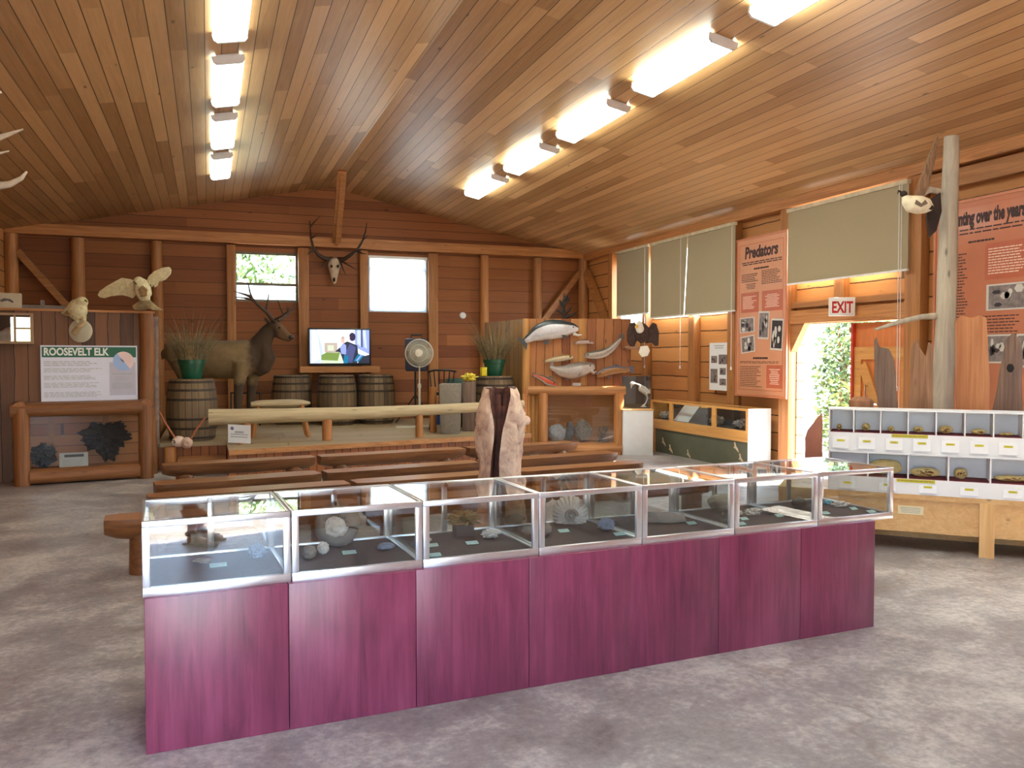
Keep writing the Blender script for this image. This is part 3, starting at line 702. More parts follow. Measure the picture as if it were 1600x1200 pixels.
# ================================================================== hollow stump behind the cases
def stump():
    d = 6.1; b = onz(782, 558+1.65*F/d, 0); m = MB()
    o = thing('hollow_stump', 'pale pink hollow split stump standing behind the display cases', 'stump', (b.x, b.y, 0))
    BARK = nt_new('weathered_pink_wood'); mm, nt, bs = BARK
    tc = N(nt, 'ShaderNodeTexCoord'); f = noise_n(nt, tc.outputs['Object'], 9, 6, .65, .5); g = noise_n(nt, tc.outputs['Object'], 3, 3)
    c = ramp(nt, f, [(.3, srgb(136, 98, 88)), (.45, srgb(192, 158, 138)), (.62, srgb(220, 190, 164))])
    L(nt, mixc(nt, ramp(nt, g, [(.6, (0,)*3), (.72, (.8,)*3)]), c, srgb(140, 96, 92)), bs.inputs['Base Color']); bs.inputs['Roughness'].default_value = .75; bump_n(nt, bs, f, .7, .03)
    DARK = P('dark_heartwood', srgb(84, 48, 38), .85, var=.5, scale=12, bump=.6)
    # cross-section: a fat C with its slot towards the camera
    s = d/F; rows = [(0, .19), (.3, .18), (.45, .185), (.55, .175), (.64, .168), (.72, .165), (.81, .158), (.9, .158), (.97, .166), (1.05, .162), (1.1, .172), (1.15, .17), (1.2, .175), (1.26, .165), (1.3, .158), (1.34, .15), (1.38, .14), (1.43, .118)]
    n = 60; gap = .16; vs = []; fs = []; ms = []
    ca = math.atan2(-FH.y, -FH.x) - .12
    def gapf(z): return .16 + .5*max(0, (z-1.12)/.3)**1.2 + .34*max(0, 1-abs(z-.62)/.22)*.9
    K = len(rows)
    for i, (z, r_) in enumerate(rows):
        for side in (0, 1):
            for j in range(n+1):
                g_ = gapf(z); a = ca + .12*math.sin(z*6) + g_ + (2*math.pi-2*g_)*j/n
                rr = r_*(1+.2*noise.noise(V((math.cos(a)*2, math.sin(a)*2, z*6))) + .1*noise.noise(V((math.cos(a)*5, math.sin(a)*5, z*16))))
                if side: rr *= .5
                vs.append(b + V((rr*math.cos(a), rr*math.sin(a), 0)) + V((0, 0, z*(1+.02*noise.noise(V((a, z, 3)))))))
    W = n+1
    for i in range(K-1):
        o0 = i*2*W; o1 = (i+1)*2*W
        for j in range(n):
            fs.append((o0+j, o0+j+1, o1+j+1, o1+j)); ms.append(0)
            fs.append((o0+W+j, o1+W+j, o1+W+j+1, o0+W+j+1)); ms.append(1)
        fs.append((o0, o1, o1+W, o0+W)); ms.append(1); fs.append((o0+n, o0+W+n, o1+W+n, o1+n)); ms.append(1)
    ot = (K-1)*2*W
    for j in range(n): fs.append((ot+j, ot+j+1, ot+W+j+1, ot+W+j)); ms.append(1 if (j < 18 or j > 48) else 0); fs.append((j, W+j, W+j+1, j+1)); ms.append(1)
    m.add(vs, fs, ms); m.build('shell', [mm, DARK], o, sharp=70)
    m = MB(); t = b + V((0, 0, 1.3)) - FH*.05
    for k in range(16):
        a = k*2.4; q = b + V((.09*math.cos(a), .09*math.sin(a), 0))
        m.tube([q, q+V((0, 0, .7)), q+V((0, 0, 1.30+.1*((k*7) % 5)/5))], [.05, .045, .02], 6, amp=.4, seed=k)
    m.build('heartwood', DARK, o)
stump()
# ================================================================== white specimen shelves on a pine cabinet (right)
SA = onz(1295, 638, 1.2); SB = onz(1600, 645.4, 1.2); SU = (SB-SA); SU.z = 0; SU.normalize(); SN = V((-SU.y, SU.x, 0))
if SN.dot(FH) < 0: SN = -SN
def spx(px, py):                                             # pixel on the shelf front -> distance along it, height
    r = ray(px, py); t = (V((SA.x, SA.y, 0))-EYE).dot(SN)/r.dot(SN); p = EYE+r*t
    return (p-SA).dot(SU), p.z
def sp(a, n, z): return V((SA.x, SA.y, 0)) + SU*a + SN*n + V((0, 0, z))
def sbox(mb, a0, a1, n0, n1, z0, z1, mi=0):
    return mb.hexa([sp(*q) for q in ((a0, n0, z0), (a1, n0, z0), (a1, n1, z0), (a0, n1, z0), (a0, n0, z1), (a1, n0, z1), (a1, n1, z1), (a0, n1, z1))], mi)
SLEN = 2.62
zb = spx(1450, 774)[1]; zc = .75
c = thing('pine_cabinet', 'long knotty pine cabinet carrying the white specimen shelves', 'cabinet', sp(1.3, .3, 0))
m = MB(); sbox(m, -.42, SLEN, -.0, .66, zb-.04, zb-.001); m.build('top', PINE, c)
m = MB(); sbox(m, -.42, SLEN, .03, .05, .16, zb-.04); m.build('panel', PINE, c)
m = MB(); sbox(m, -.42, -.40, .05, .64, .0, zb-.04); sbox(m, SLEN-.02, SLEN, .05, .64, .0, zb-.04); sbox(m, -.40, SLEN-.02, .62, .64, 0, zb-.04); m.build('carcass', PINE, c)
a_post = spx(1542, 830)[0]
for a in (a_post, a_post+1.0, a_post-1.2):
    m = MB(); sbox(m, a-.055, a+.055, -.004, .03, 0, zb-.04); m.build('stile', wood('pine_z', srgb(214, 164, 104), srgb(234, 192, 134), 'Z', rough=.5, var=.08) if a == a_post else bpy.data.materials['pine_z'], c)
ZR1 = .16
m = MB(); q0 = spx(1403, 790); q1 = spx(1443, 806); pl = Pl(sp(0, .03, 0), SU, (0, 0, 1))
pl.rect(m, q0[0], q1[1], q1[0], q0[1], 0, .003); pl.lines(m, q0[0]+.015, q1[1]+.01, q1[0]-.015, q0[1]-.01, 4, .003, 1, .4, .2, 3, True)
tag(m.build('notice_card', [P('cream_card', srgb(236, 222, 180), .7, var=.03), GREY], origin=sp(q0[0], .03, q1[1])), 'cream notice card on the pine cabinet front', 'notice')
# white unit
WS = P('white_laminate', (.84, .84, .86), .4, var=.02)
RED = P('red_liner', srgb(110, 30, 44), .8, var=.1)
s = thing('specimen_shelf', 'white two-tier shelf of small compartments on the pine cabinet', 'shelf', sp(1.3, .15, zb))
z_t = 1.2; z1b = spx(1450, 679)[1]; z2t = spx(1450, 712)[1]; z2b = spx(1450, 749)[1]
m = MB()
sbox(m, 0, SLEN, 0, .30, z_t-.012, z_t); sbox(m, 0, SLEN, .28, .30, zb, z_t-.012)
for a in (0, SLEN-.012): sbox(m, a, a+.012, 0, .28, zb, z_t-.012)
sbox(m, .012, SLEN-.012, 0.0, .28, z1b-.012, z1b-.004); sbox(m, .012, SLEN-.012, -.02, .28, z2t-.0, z2t+.016); sbox(m, .012, SLEN-.012, 0, .28, z2b-.012, z2b-.004)
sbox(m, .012, SLEN-.012, -.004, .008, z2t+.016, z1b-.004); sbox(m, .012, SLEN-.012, -.004, .008, zb, z2b-.004)
m.build('carcass', WS, s)
UP1 = [spx(px, 660)[0] for px in (1334, 1376, 1419, 1463, 1508, 1553, 1599)]
stp = UP1[1]-UP1[0]
while UP1[-1]+stp < SLEN-.1: UP1.append(UP1[-1]+stp)
LO1 = [spx(px, 730)[0] for px in (1356, 1419, 1482, 1548)]; stp2 = LO1[1]-LO1[0]
while LO1[-1]+stp2 < SLEN-.1: LO1.append(LO1[-1]+stp2)
for a in UP1:
    m = MB(); sbox(m, a-.005, a+.005, 0, .28, z1b-.003, z_t-.012); m.build('divider', WS, s)
for a in LO1:
    m = MB(); sbox(m, a-.006, a+.006, 0, .28, z2b-.003, z2t); m.build('divider', WS, s)
m = MB(); sbox(m, .014, SLEN-.014, .001, .278, z1b-.004, z1b); m.build('liner', RED, s)
m = MB(); sbox(m, .014, SLEN-.014, .001, .278, z2b-.004, z2b); m.build('liner', RED, s)
YEL = P('yellow_strip', srgb(204, 190, 40), .5, var=.05)
edges = [0]+UP1+[SLEN]
for tier, (ed, zt_, zb_, hh) in enumerate(((edges, z1b-.03, z2t+.03, .08), ([0]+LO1+[SLEN], z2b-.035, zb+.015, .08))):
    for i in range(len(ed)-1):
        ac = (ed[i]+ed[i+1])/2
        m = MB(); w = .066; pl = Pl(sp(ac, -.016, (zt_+zb_)/2), SU, V((0, 0, 1)) + SN*.2)
        y0 = -(zt_-zb_)/2+.006; y1 = (zt_-zb_)/2-.012
        pl.rect(m, -w, y0, w, y1, 0, .005)
        fl = m.build('flap_card', WS, s)
        m = MB(); pl.rect(m, -.032, .004, .032, .022, .006, .008); pl.lines(m, -.018, .010, .02, .016, 1, .008, 1, .4, .1, i); m.build('yellow_label', [YEL, P('olive_ink', srgb(120, 104, 40), .6) if i+tier == 0 else bpy.data.materials['olive_ink']], fl)
for px0, px1, y in ((1393, 1450, 680.5), (1401, 1461, 750)):
    a0, z = spx(px0, y); a1, _ = spx(px1, y); m = MB(); pl = Pl(sp(0, -.005, 0), SU, (0, 0, 1))
    pl.rect(m, a0, z-.014, a1, z+.014, 0, .003); pl.lines(m, a0+.01, z-.005, a1-.01, z+.005, 1, .003, 1, .5, .05, 4); m.build('yellow_strip', [YEL, bpy.data.materials['olive_ink']], s)
# specimens
RES = P('cream_bone', srgb(222, 200, 134), .55, var=.15, scale=20, bump=.2); PAT = P('brown_patch', srgb(122, 78, 40), .7, var=.5, scale=40, bump=.5)
NTH = ['first', 'second', 'third', 'fourth', 'fifth', 'sixth', 'seventh']
def specimen(px, zb_, w, h, label, seed, lean=0, patch=True):
    a, _ = spx(px, 690); b = sp(a, .14, zb_)
    o = thing('bone_specimen', label, 'specimen', b, 0, 'cut bone specimens on the white shelves')
    m = MB(); Mx = Matrix((SU, SN, V((0, 0, 1)))).transposed(); m.ell(b, (w, .04, h), Mx, 0, 3, .12, 2.5, seed)
    zm = min(v.z for v in m.v)
    for v in m.v: v.z += zb_+.001-zm
    m.build('body', RES, o)
    if patch:
        m = MB(); m.ell(b+V((0, 0, h*1.05))-SN*.022, (w*.55, .02, h*.5), Mx, 0, 3, .8, 5, seed+9)
        m.build('brown_patch', PAT, o)
for i, (px, w, h) in enumerate(((1309.5, .022, .028), (1352, .034, .034), (1392, .028, .024), (1435, .042, .028), (1479, .052, .035), (1531, .055, .026), (1575, .05, .014))):
    specimen(px, z1b, w, h, 'cut bone specimen in the %s compartment of the upper shelf tier' % NTH[i], i)
for i, (px, w, h, pt) in enumerate(((1384, .13, .068, False), (1447, .115, .042, True), (1504, .05, .046, True), (1585, .13, .026, True))):
    specimen(px, z2b, w, h, ['large plain yellow oval bone cut on the lower tier, cut off by the case corner', 'wide oval bone cut with brown core on the lower tier', 'small brown-topped bone lump on the lower tier', 'long low bone piece at the right of the lower tier'][i], 20+i, patch=pt)
# ================================================================== driftwood behind the white shelves
def spn(px, py, n):
    r = ray(px, py); t = (sp(0, n, 0)-EYE).dot(SN)/r.dot(SN); p = EYE+r*t
    return (p-sp(0, n, 0)).dot(SU), p.z
DW = wood('driftwood', srgb(120, 84, 62), srgb(176, 132, 100), 'Z', rough=.75, scale=20, var=.25, bump=.6, knots=.3)
DWG = wood('driftwood_dark', srgb(96, 76, 68), srgb(140, 112, 96), 'Z', rough=.75, scale=20, var=.2, bump=.6, knots=.3)
DWO = wood('driftwood_orange', srgb(158, 98, 64), srgb(196, 136, 92), 'Z', rough=.75, scale=16, var=.1, bump=.5, knots=.3)
def plank(label, pts, n, th, mat, hole=None):
    ps = [spn(x, y, n) for x, y in pts]; zt = zb
    ps = [(a, max(z, zt)) for a, z in ps]
    out = []
    for i in range(len(ps)):                                  # wobble the outline
        a, b = V(ps[i]), V(ps[(i+1) % len(ps)]); k = 5 if (a-b).length > .12 else 2
        for j in range(k):
            q = a.lerp(b, j/k); nn_ = noise.noise(V((q.x*9, q.y*9, n*7)))*.008
            out.append((q.x+(nn_ if q.y > zt+.02 else 0), max(zt, q.y)))
    o = V(sp(sum(p[0] for p in ps)/len(ps), n, zt)); m = MB()
    if hole is None:
        m.prism([sp(a, n-th/2, z) for a, z in out], SN*th)
        ob = m.build('driftwood_plank', mat, origin=o, bevel=.012)
        tag(ob, label, 'driftwood'); return
    root = thing('driftwood_plank', label, 'driftwood', o)
    m.prism([sp(a, n-th/2, z) for a, z in out], SN*th); m.build('board', mat, root, bevel=.012)
    h = spn(*hole, n); m = MB(); Mx = Matrix((SU, SN, V((0, 0, 1)))).transposed()
    m.ell(sp(h[0], n-th/2, h[1]), (.028, .012, .036), Mx, 0, 3, .1, 3, 1); m.build('knot_hole', P('knot_black', srgb(34, 26, 26), .9), root)
zt_ = 640
plank('grey-brown split driftwood plank standing in front of the closed door leaf', [(1376, 660), (1404, 660), (1398, 565), (1388, 545), (1374, 542), (1370, 526), (1366, 531), (1366, 590)], .45, .05, DWG)
plank('forked driftwood plank just left of the bare tree trunk', [(1420, 660), (1458, 660), (1458, 540), (1451, 534), (1446, 556), (1438, 545), (1432, 529), (1423, 545)], .45, .05, DW)
plank('broad orange driftwood plank just right of the bare tree trunk', [(1494, 660), (1547, 660), (1545, 560), (1541, 497), (1530, 492), (1518, 497), (1500, 493), (1492, 503)], .45, .05, DWO)
plank('dark pointed driftwood plank with a round knot hole, far right', [(1548, 660), (1598, 660), (1597, 545), (1594, 530), (1584, 520), (1574, 528), (1566, 560)], .50, .05, DWG, (1578, 575))
m = MB(); a, _ = spn(1345, 640, .42); b = sp(a, .42, zb); m.tube([b+V((0, 0, 0)), b+V((0, 0, .3)), b+V((0, 0, 1.255-zb)), b+V((0, 0, 1.29-zb))], [.11, .1, .1, .06], 20, amp=.25, freq=10)
tag(m.build('wood_burl', wood('burl', srgb(130, 84, 58), srgb(178, 126, 92), 'Z', rough=.8, bump=.8), origin=b), 'rough brown wood burl peeking above the left end of the white shelves', 'wood burl')
a, _ = spn(1272, 700, .12); m = MB(); q = [spn(x, y, .12) for x, y in ((1258, 716), (1285, 716), (1285, 645), (1279, 650), (1262, 672), (1258, 684))]
m.prism([sp(a_, .1, max(z, zb) if z > zb+.06 else zb) for a_, z in q], SN*.035)
tag(m.build('stone_slab', P('red_stone', srgb(172, 112, 92), .8, var=.15, scale=5, bump=.3), origin=sp(a, .12, zb), bevel=.006), 'tall reddish pointed stone slab standing left of the white shelves', 'stone')
# bare tree trunk with a branch stub
TRK = wood('bare_trunk', srgb(150, 138, 124), srgb(196, 184, 166), 'Z', rough=.7, scale=9, var=.05, bump=.4, knots=.8)
dT = 8.15; pb = onz(1467, 558+1.65*F/dT, 0); ptop = atd(1487, 214, dT); tr = thing('bare_tree_trunk', 'tall bare grey tree trunk rising behind the white shelves', 'tree trunk', (pb.x, pb.y, 0))
m = MB(); K = 16; m.tube([lerp(pb, ptop, i/K) for i in range(K+1)], [.115-.045*i/K for i in range(K+1)], 16, amp=.09, freq=3); m.build('stem', TRK, tr)
m = MB(); q0 = atd(1464, 494, dT); m.tube([q0+FH*.02, atd(1440, 495, dT-.02), atd(1405, 503, dT-.05), atd(1367, 515, dT-.08)], [.034, .026, .024, .012], 9, amp=.15, freq=9); m.build('branch', TRK, tr)
m = MB(); m.tube([atd(1470, 300, dT), atd(1452, 296, dT-.03), atd(1440, 305, dT-.05)], [.03, .035, .025], 8, amp=.3, freq=12); m.build('branch_stub', TRK, tr)
# goose-like bird mounted on the trunk, one wing raised
BW_ = P('white_plumage', srgb(232, 220, 190), .8, var=.12, scale=20); BD = P('dark_plumage', srgb(48, 34, 30), .8, var=.3, scale=20); BB = P('brown_wing', srgb(136, 104, 78), .8, var=.4, scale=22, stretch=(4, 4, .5))
dB = 8.0; br = thing('mounted_bird', 'white-bodied stuffed bird with dark head and one raised brown wing on the bare trunk', 'bird', atd(1437, 334, dB))
m = MB(); pts = [(1412, 306), (1416, 312), (1424, 318), (1436, 320), (1448, 322), (1458, 326)]
m.tube([atd(x, y, dB) for x, y in pts], [.02, .055, .085, .09, .075, .02], 14, amp=.05, freq=12)
m.ell(atd(1436, 320, dB), (.1, .085, .085), Matrix.Rotation(-YAW, 3, 'Z')); m.build('body', BW_, br, remesh=.012, smooth=4)
m = MB(); m.ell(atd(1412, 303, dB), (.035, .03, .03), Matrix.Rotation(-YAW, 3, 'Z')); m.tube([atd(1409, 301, dB), atd(1404, 298, dB), atd(1402, 303, dB)], [.012, .01, .002], 7); m.build('head', BD, br)
m = MB(); m.prism([atd(x, y, dB+.05) for x, y in ((1430, 306), (1446, 304), (1453, 285), (1462, 250), (1467, 222), (1466, 210), (1460, 222), (1448, 252), (1438, 280))], FH*.025); m.build('raised_wing', BB, br, bevel=.006)
m = MB(); m.prism([atd(x, y, dB+.09) for x, y in ((1452, 312), (1470, 300), (1472, 330), (1464, 360), (1452, 372), (1448, 340))], FH*.025); m.build('lowered_wing', BD, br, bevel=.006)
m = MB(); m.prism([atd(x, y, dB-.09) for x, y in ((1432, 312), (1440, 318), (1446, 312), (1450, 318), (1440, 323), (1430, 318))], FH*.01); m.build('grey_marking', P('grey_feather', srgb(120, 104, 88), .8), br)
m = MB(); m.prism([atd(x, y, dB-.06) for x, y in ((1448, 316), (1459, 322), (1459, 328), (1450, 326))], FH*.02); m.build('tail', BD, br)
# ================================================================== posters on the right wall
SAL = P('salmon_poster', srgb(206, 142, 106), .35, var=.05, scale=3); RUST = P('rust_panel', srgb(186, 96, 66), .4, var=.05); FRM = P('poster_frame', srgb(196, 120, 84), .4, var=.08)
PHW = P('photo_white', srgb(206, 200, 192), .5, var=.05); PHG = P('photo_grey', srgb(128, 116, 114), .5, var=.4, scale=18); PHK = P('photo_dark', srgb(52, 40, 42), .5, var=.4, scale=18)
CRM = P('cream_ink', srgb(236, 206, 184), .6, var=.03); DKI = P('dark_ink', srgb(64, 36, 36), .6, var=.05)
def photo(pl, mb, x, y, w, h, seed, tilt=0):
    rnd = random.Random(seed); c, s_ = math.cos(tilt), math.sin(tilt)
    q = lambda a, b: (x+a*c-b*s_, y+a*s_+b*c)
    pl.poly(mb, [q(-w/2, -h/2), q(w/2, -h/2), q(w/2, h/2), q(-w/2, h/2)], .004, .007, 0)
    pl.poly(mb, [q(-w*.44, -h*.44), q(w*.44, -h*.44), q(w*.44, h*.44), q(-w*.44, h*.44)], .007, .0075, 1)
    for k in range(6):
        a, b = (rnd.random()-.5)*w*.6, (rnd.random()-.5)*h*.6; u, v = w*(.06+.1*rnd.random()), h*(.08+.14*rnd.random())
        pl.poly(mb, [q(a+u*math.cos(t*1.05)*.9, b+v*math.sin(t*1.05)) for t in range(6)], .0075, .008, 2 if k % 2 else 0)
XP = XR-.16
def wallpl(y_left, z0): return Pl((XP, y_left, z0), (0, -1, 0), (0, 0, 1))
def yz(px, py): p = onx(px, py, XP); return p.y, p.z
yl, zt0 = yz(1151, 376); yr, _ = yz(1231.5, 367); zl = yz(1151, 618)[1]; Wp = yl-yr; Hp = zt0-zl
po = thing('poster', 'tall salmon Predators poster between the blinds and the exit doorway', 'poster', (XP, (yl+yr)/2, zl)); pl = wallpl(yl, zl)
m = MB(); pl.rect(m, 0, 0, Wp, Hp, -.015, .003); m.build('board', SAL, po)
m = MB()
for a in ((0, 0, Wp, .03), (0, Hp-.03, Wp, Hp), (0, .03, .03, Hp-.03), (Wp-.03, .03, Wp, Hp-.03)): pl.rect(m, *a, .003, .012)
m.build('frame', FRM, po)
m = MB(); t = .008
for a in ((.09, .1, Wp-.09, .1+t), (.09, Hp-.1-t, Wp-.09, Hp-.1), (.09, .1, .09+t, Hp-.1), (Wp-.09-t, .1, Wp-.09, Hp-.1)): pl.rect(m, *a, .003, .0042)
m.build('border_rule', RUST, po)
m = MB(); pl.text(m, 'Predators', Wp*.5, Hp*.872, .24, .004, 0, 'CENTER', bold=.010, shear=.1, sx=.82); m.build('title', DKI, po)
for q in ((.12, .825, .92, .85, 2, .5, .15, True), (.36, .793, .66, .806, 1, .8, .1, True), (.12, .72, .46, .775, 5, .4, .3, False), (.52, .695, .92, .785, 9, .4, .3, False), (.2, .675, .42, .712, 4, .4, .4, True), (.36, .235, .66, .25, 1, .8, .1, True), (.1, .208, .92, .225, 2, .35, .1, False), (.1, .06, .58, .195, 12, .3, .3, False)):
    m = MB(); pl.lines(m, Wp*q[0], Hp*q[1], Wp*q[2], Hp*q[3], q[4], .004, 0, q[5], q[6], int(q[0]*90+q[1]*40), q[7]); m.build('text_block', DKI, po)
for x0, y0, x1, y1, sd in ((.11, .53, .47, .655, 1), (.53, .53, .92, .655, 2), (.63, .06, .93, .2, 3)):
    m = MB(); pl.rect(m, Wp*x0, Hp*y0, Wp*x1, Hp*y1, .003, .0045, 0); pl.lines(m, Wp*x0+.05, Hp*y0+.05, Wp*x1-.05, Hp*y1-.05, 9, .0045, 1, .4, .4, sd, sd > 1); m.build('text_panel', [RUST, CRM], po)
for x, y, w, h, tl, sd in ((.24, .452, .3, .095, .03, 1), (.57, .445, .2, .17, -.05, 2), (.26, .33, .28, .105, .1, 3), (.82, .385, .22, .19, -.06, 4)):
    m = MB(); photo(pl, m, Wp*x, Hp*y, Wp*w, Hp*h, sd, tl); m.build('photograph', [PHW, PHG if sd != 4 else PHK, PHK if sd != 4 else PHW], po)
# the second salmon poster, right of the trunk
yl, zt0 = yz(1461, 322); zl = .98; Wp, Hp = 1.27, zt0-zl
yl = min(yl, 7.4)
po = thing('poster', 'big salmon poster titled Hunting over the years behind the bare trunk', 'poster', (XP, yl-Wp/2, zl)); pl = wallpl(yl, zl)
m = MB(); pl.rect(m, 0, 0, Wp, Hp, -.015, .003); m.build('board', P('salmon_poster_gloss', srgb(196, 126, 98), .12, var=.05, scale=3), po)
m = MB()
for a in ((0, 0, Wp, .03), (0, Hp-.03, Wp, Hp), (0, .03, .03, Hp-.03), (Wp-.03, .03, Wp, Hp-.03)): pl.rect(m, *a, .003, .012)
m.build('frame', FRM, po)
m = MB()
for a in ((.07, .08, Wp-.07, .088), (.07, Hp-.088, Wp-.07, Hp-.08), (.07, .08, .078, Hp-.08), (Wp-.078, .08, Wp-.07, Hp-.08), (.09, Hp*.43, .5, Hp*.434)): pl.rect(m, *a, .003, .0042)
m.build('border_rule', RUST, po)
def at2(px, py):
    y, z = yz(px, py); return yl-y, z-zl
x0, y0 = at2(1497, 346)
xa_, _ = at2(1484, 350); xb_, _ = at2(1603, 330)
m = MB(); pl.text(m, 'Hunting over the years', xa_, y0-.05, .2, .004, 0, 'LEFT', bold=.010, shear=.1, fit=xb_-xa_); m.build('title', DKI, po)
for bk_ in ((.2, y0-.17, Wp-.15, y0-.09, 2, .004, 0, .35, .1, 1, True), (.45, y0-.26, .8, y0-.235, 1, .004, 0, .8, .1, 2), (.12, Hp*.46, .46, Hp*.76, 22, .004, 0, .4, .25, 3), (.58, Hp*.36, 1.1, Hp*.47, 8, .004, 0, .35, .3, 4)): m = MB(); pl.lines(m, *bk_); m.build('text_block', DKI, po)
a0, b0 = at2(1539, 438); a1, b1 = at2(1600, 372)
m = MB(); pl.rect(m, a0, b0, Wp-.1, b1, .003, .0045); pl.lines(m, a0+.04, b0+.05, Wp-.13, b1-.05, 10, .0045, 1, .4, .2, 5); m.build('text_panel', [RUST, CRM], po)
a0, b0 = at2(1540, 486); a1, b1 = at2(1598, 440)
for x, y, w, h, sd in ((a0+.25, (b0+b1)/2, .48, b1-b0, 11), (a0+.17, b0-.4, .3, .3, 12), (a0+.5, b0-.42, .26, .34, 13)):
    m = MB(); photo(pl, m, x, y, w, h, sd); m.build('photograph', [PHW, PHG, PHK], po)
# white notice poster further back
yz2 = lambda a, b: tuple(onx(a, b, XR-.1))[1:]
yl, zt0 = yz2(1109, 536); yr, _ = yz2(1139.5, 535); zl = yz2(1124, 610)[1]; Wp, Hp = yl-yr, zt0-zl
po = thing('poster', 'small white notice with grey photos below the blinds, left of the Predators poster', 'poster', (XP, (yl+yr)/2, zl)); pl = Pl((XR-.1, yl, zl), (0, -1, 0), (0, 0, 1))
m = MB(); pl.rect(m, 0, 0, Wp, Hp, -.098, .003); m.build('sheet', PAPER, po)
m = MB(); pl.lines(m, Wp*.25, Hp*.87, Wp*.75, Hp*.96, 2, .004, 0, .5, .2, 1, True); m.build('heading', GREY, po)
for x, y, w, h, sd in ((.25, .65, .3, .15, 1), (.7, .65, .42, .2, 2), (.25, .3, .36, .3, 3), (.7, .4, .3, .14, 4), (.7, .18, .32, .14, 5)):
    m = MB(); photo(pl, m, Wp*x, Hp*y, Wp*w, Hp*h, sd); m.build('photograph', [PHG, PHG, PHK], po)
# EXIT sign projecting over the doorway
p = onx(1316, 479, XR-.3); ex = thing('exit_sign', 'white EXIT sign with red letters above the doorway', 'sign', p)
w, h = .31, .235; pl = Pl(p, V((FH.y, -FH.x, 0)) + V((.06, -.3, 0)), (0, 0, 1)); nrm = pl.n
m = MB(); pl.rect(m, -w/2, -h/2, w/2, h/2, -.07, 0); m.build('box', P('sign_white', (.85, .84, .8), .4, var=.02), ex, bevel=.006)
m = MB(); pl.text(m, 'EXIT', 0, -.075, .2, .001, 0, 'CENTER', bold=.006, sx=.62); m.build('letters', P('exit_red', srgb(190, 24, 30), .5), ex)
m = MB(); m.tube([p-nrm*.035+V((0, 0, -.02)), V((XR-.02, p.y+.1, p.z-.02))], .02, 8); m.build('bracket', WHITE, ex)
# ================================================================== green-fronted wood and glass case along the right wall
gx0, gx1, gy0, gy1 = 7.33, 7.70, 10.1, 12.95
gc = thing('wall_display_case', 'long oak and glass showcase with green front under the right windows', 'display case', (7.52, 11.5, 0)); OAK = wood('oak', srgb(206, 146, 76), srgb(226, 172, 102), 'Y', rough=.4, var=.08); ZG0, ZG1, ZGT = .41, .575, .90
m = MB(); m.box((gx0+.03, gy0+.02, 0), (gx0+.05, gy1-.14, ZG0)); m.build('front_panel', P('green_panel', srgb(96, 98, 80), .6, var=.1, scale=3), gc)
m = MB(); m.box((gx0+.01, gy1-.14, 0), (gx0+.06, gy1-.08, ZG0)); m.build('stile', PINEY, gc)
m = MB(); m.box((gx0, gy0+.02, ZG0), (gx0+.03, gy1, ZG1)); m.build('front_rail', OAK, gc)
m = MB(); m.box((gx0+.03, gy0+.02, ZG1-.03), (gx1, gy1, ZG1)); m.build('shelf_floor', P('case_floor', srgb(70, 62, 58), .8), gc)
m = MB()
for y in (gy0+.02, 10.95, 12.22, gy1-.09): m.box((gx0, y, ZG1), (gx0+.035, y+.09 if y > 10.2 else y+.05, ZGT-.035))
m.box((gx0, gy0+.02, ZGT-.035), (gx0+.035, gy1, ZGT)); m.box((gx1-.035, gy0+.02, ZGT-.035), (gx1, gy1, ZGT)); m.box((gx0+.035, gy1-.03, ZG1), (gx1-.035, gy1, ZGT)); m.build('glass_frame', OAK, gc)
m = MB(); m.box((gx0+.012, gy0+.07, ZG1), (gx0+.018, gy1-.09, ZGT-.035)); m.build('front_pane', GLASS, gc)
m = MB(); m.box((gx0+.035, gy0+.02, ZGT-.012), (gx1-.035, gy1-.03, ZGT-.006)); m.build('top_pane', GLASS, gc)
m = MB(); m.box((gx1-.03, gy0+.02, 0), (gx1, gy1-.03, ZGT-.035)); m.build('back_board', P('case_back', srgb(56, 46, 44), .7), gc)
EP, nt, bs = nt_new('white_gloss_end'); bs.inputs['Base Color'].default_value = (.85, .85, .85, 1); bs.inputs['Roughness'].default_value = .12; bs.inputs['Specular IOR Level'].default_value = 1.0; bs.inputs['Coat Weight'].default_value = 1; bs.inputs['Coat IOR'].default_value = 2.2; bs.inputs['Coat Roughness'].default_value = .12
m = MB(); m.box((gx0, gy0, 0.02), (gx1+.02, gy0+.019, ZGT)); m.build('end_panel', EP, gc)
for px, py, sx in ((1037, 690, 1), (1048, 701, 1), (1076, 709, 1), (1150, 698, 1), (1158, 716, 1)):
    q = onx(px, py, gx0+.03); m = MB(); pl = Pl(q, (0, -1, 0), (0, 0, 1))
    pl.poly(m, [(-.05, .06), (-.02, .07), (.0, .01), (.05, -.03), (.07, -.08), (.02, -.05), (-.01, -.03), (-.06, -.02), (-.03, .01)], 0, .004); m.build('bird_decal', P('decal_white', srgb(206, 186, 160), .6), gc)
m = MB(); q = [(gx0+.08, 12.3, ZG1+.002), (gx0+.30, 12.3, ZG1+.26), (gx0+.30, 11.85, ZG1+.26), (gx0+.08, 11.85, ZG1+.002)]; m.prism([V(a) for a in q], V((.012, 0, .0)))
tag(m.build('info_card', PAPER, origin=(gx0+.1, 12.1, ZG1+.002)), 'pale slanted information card inside the green-fronted showcase', 'card')
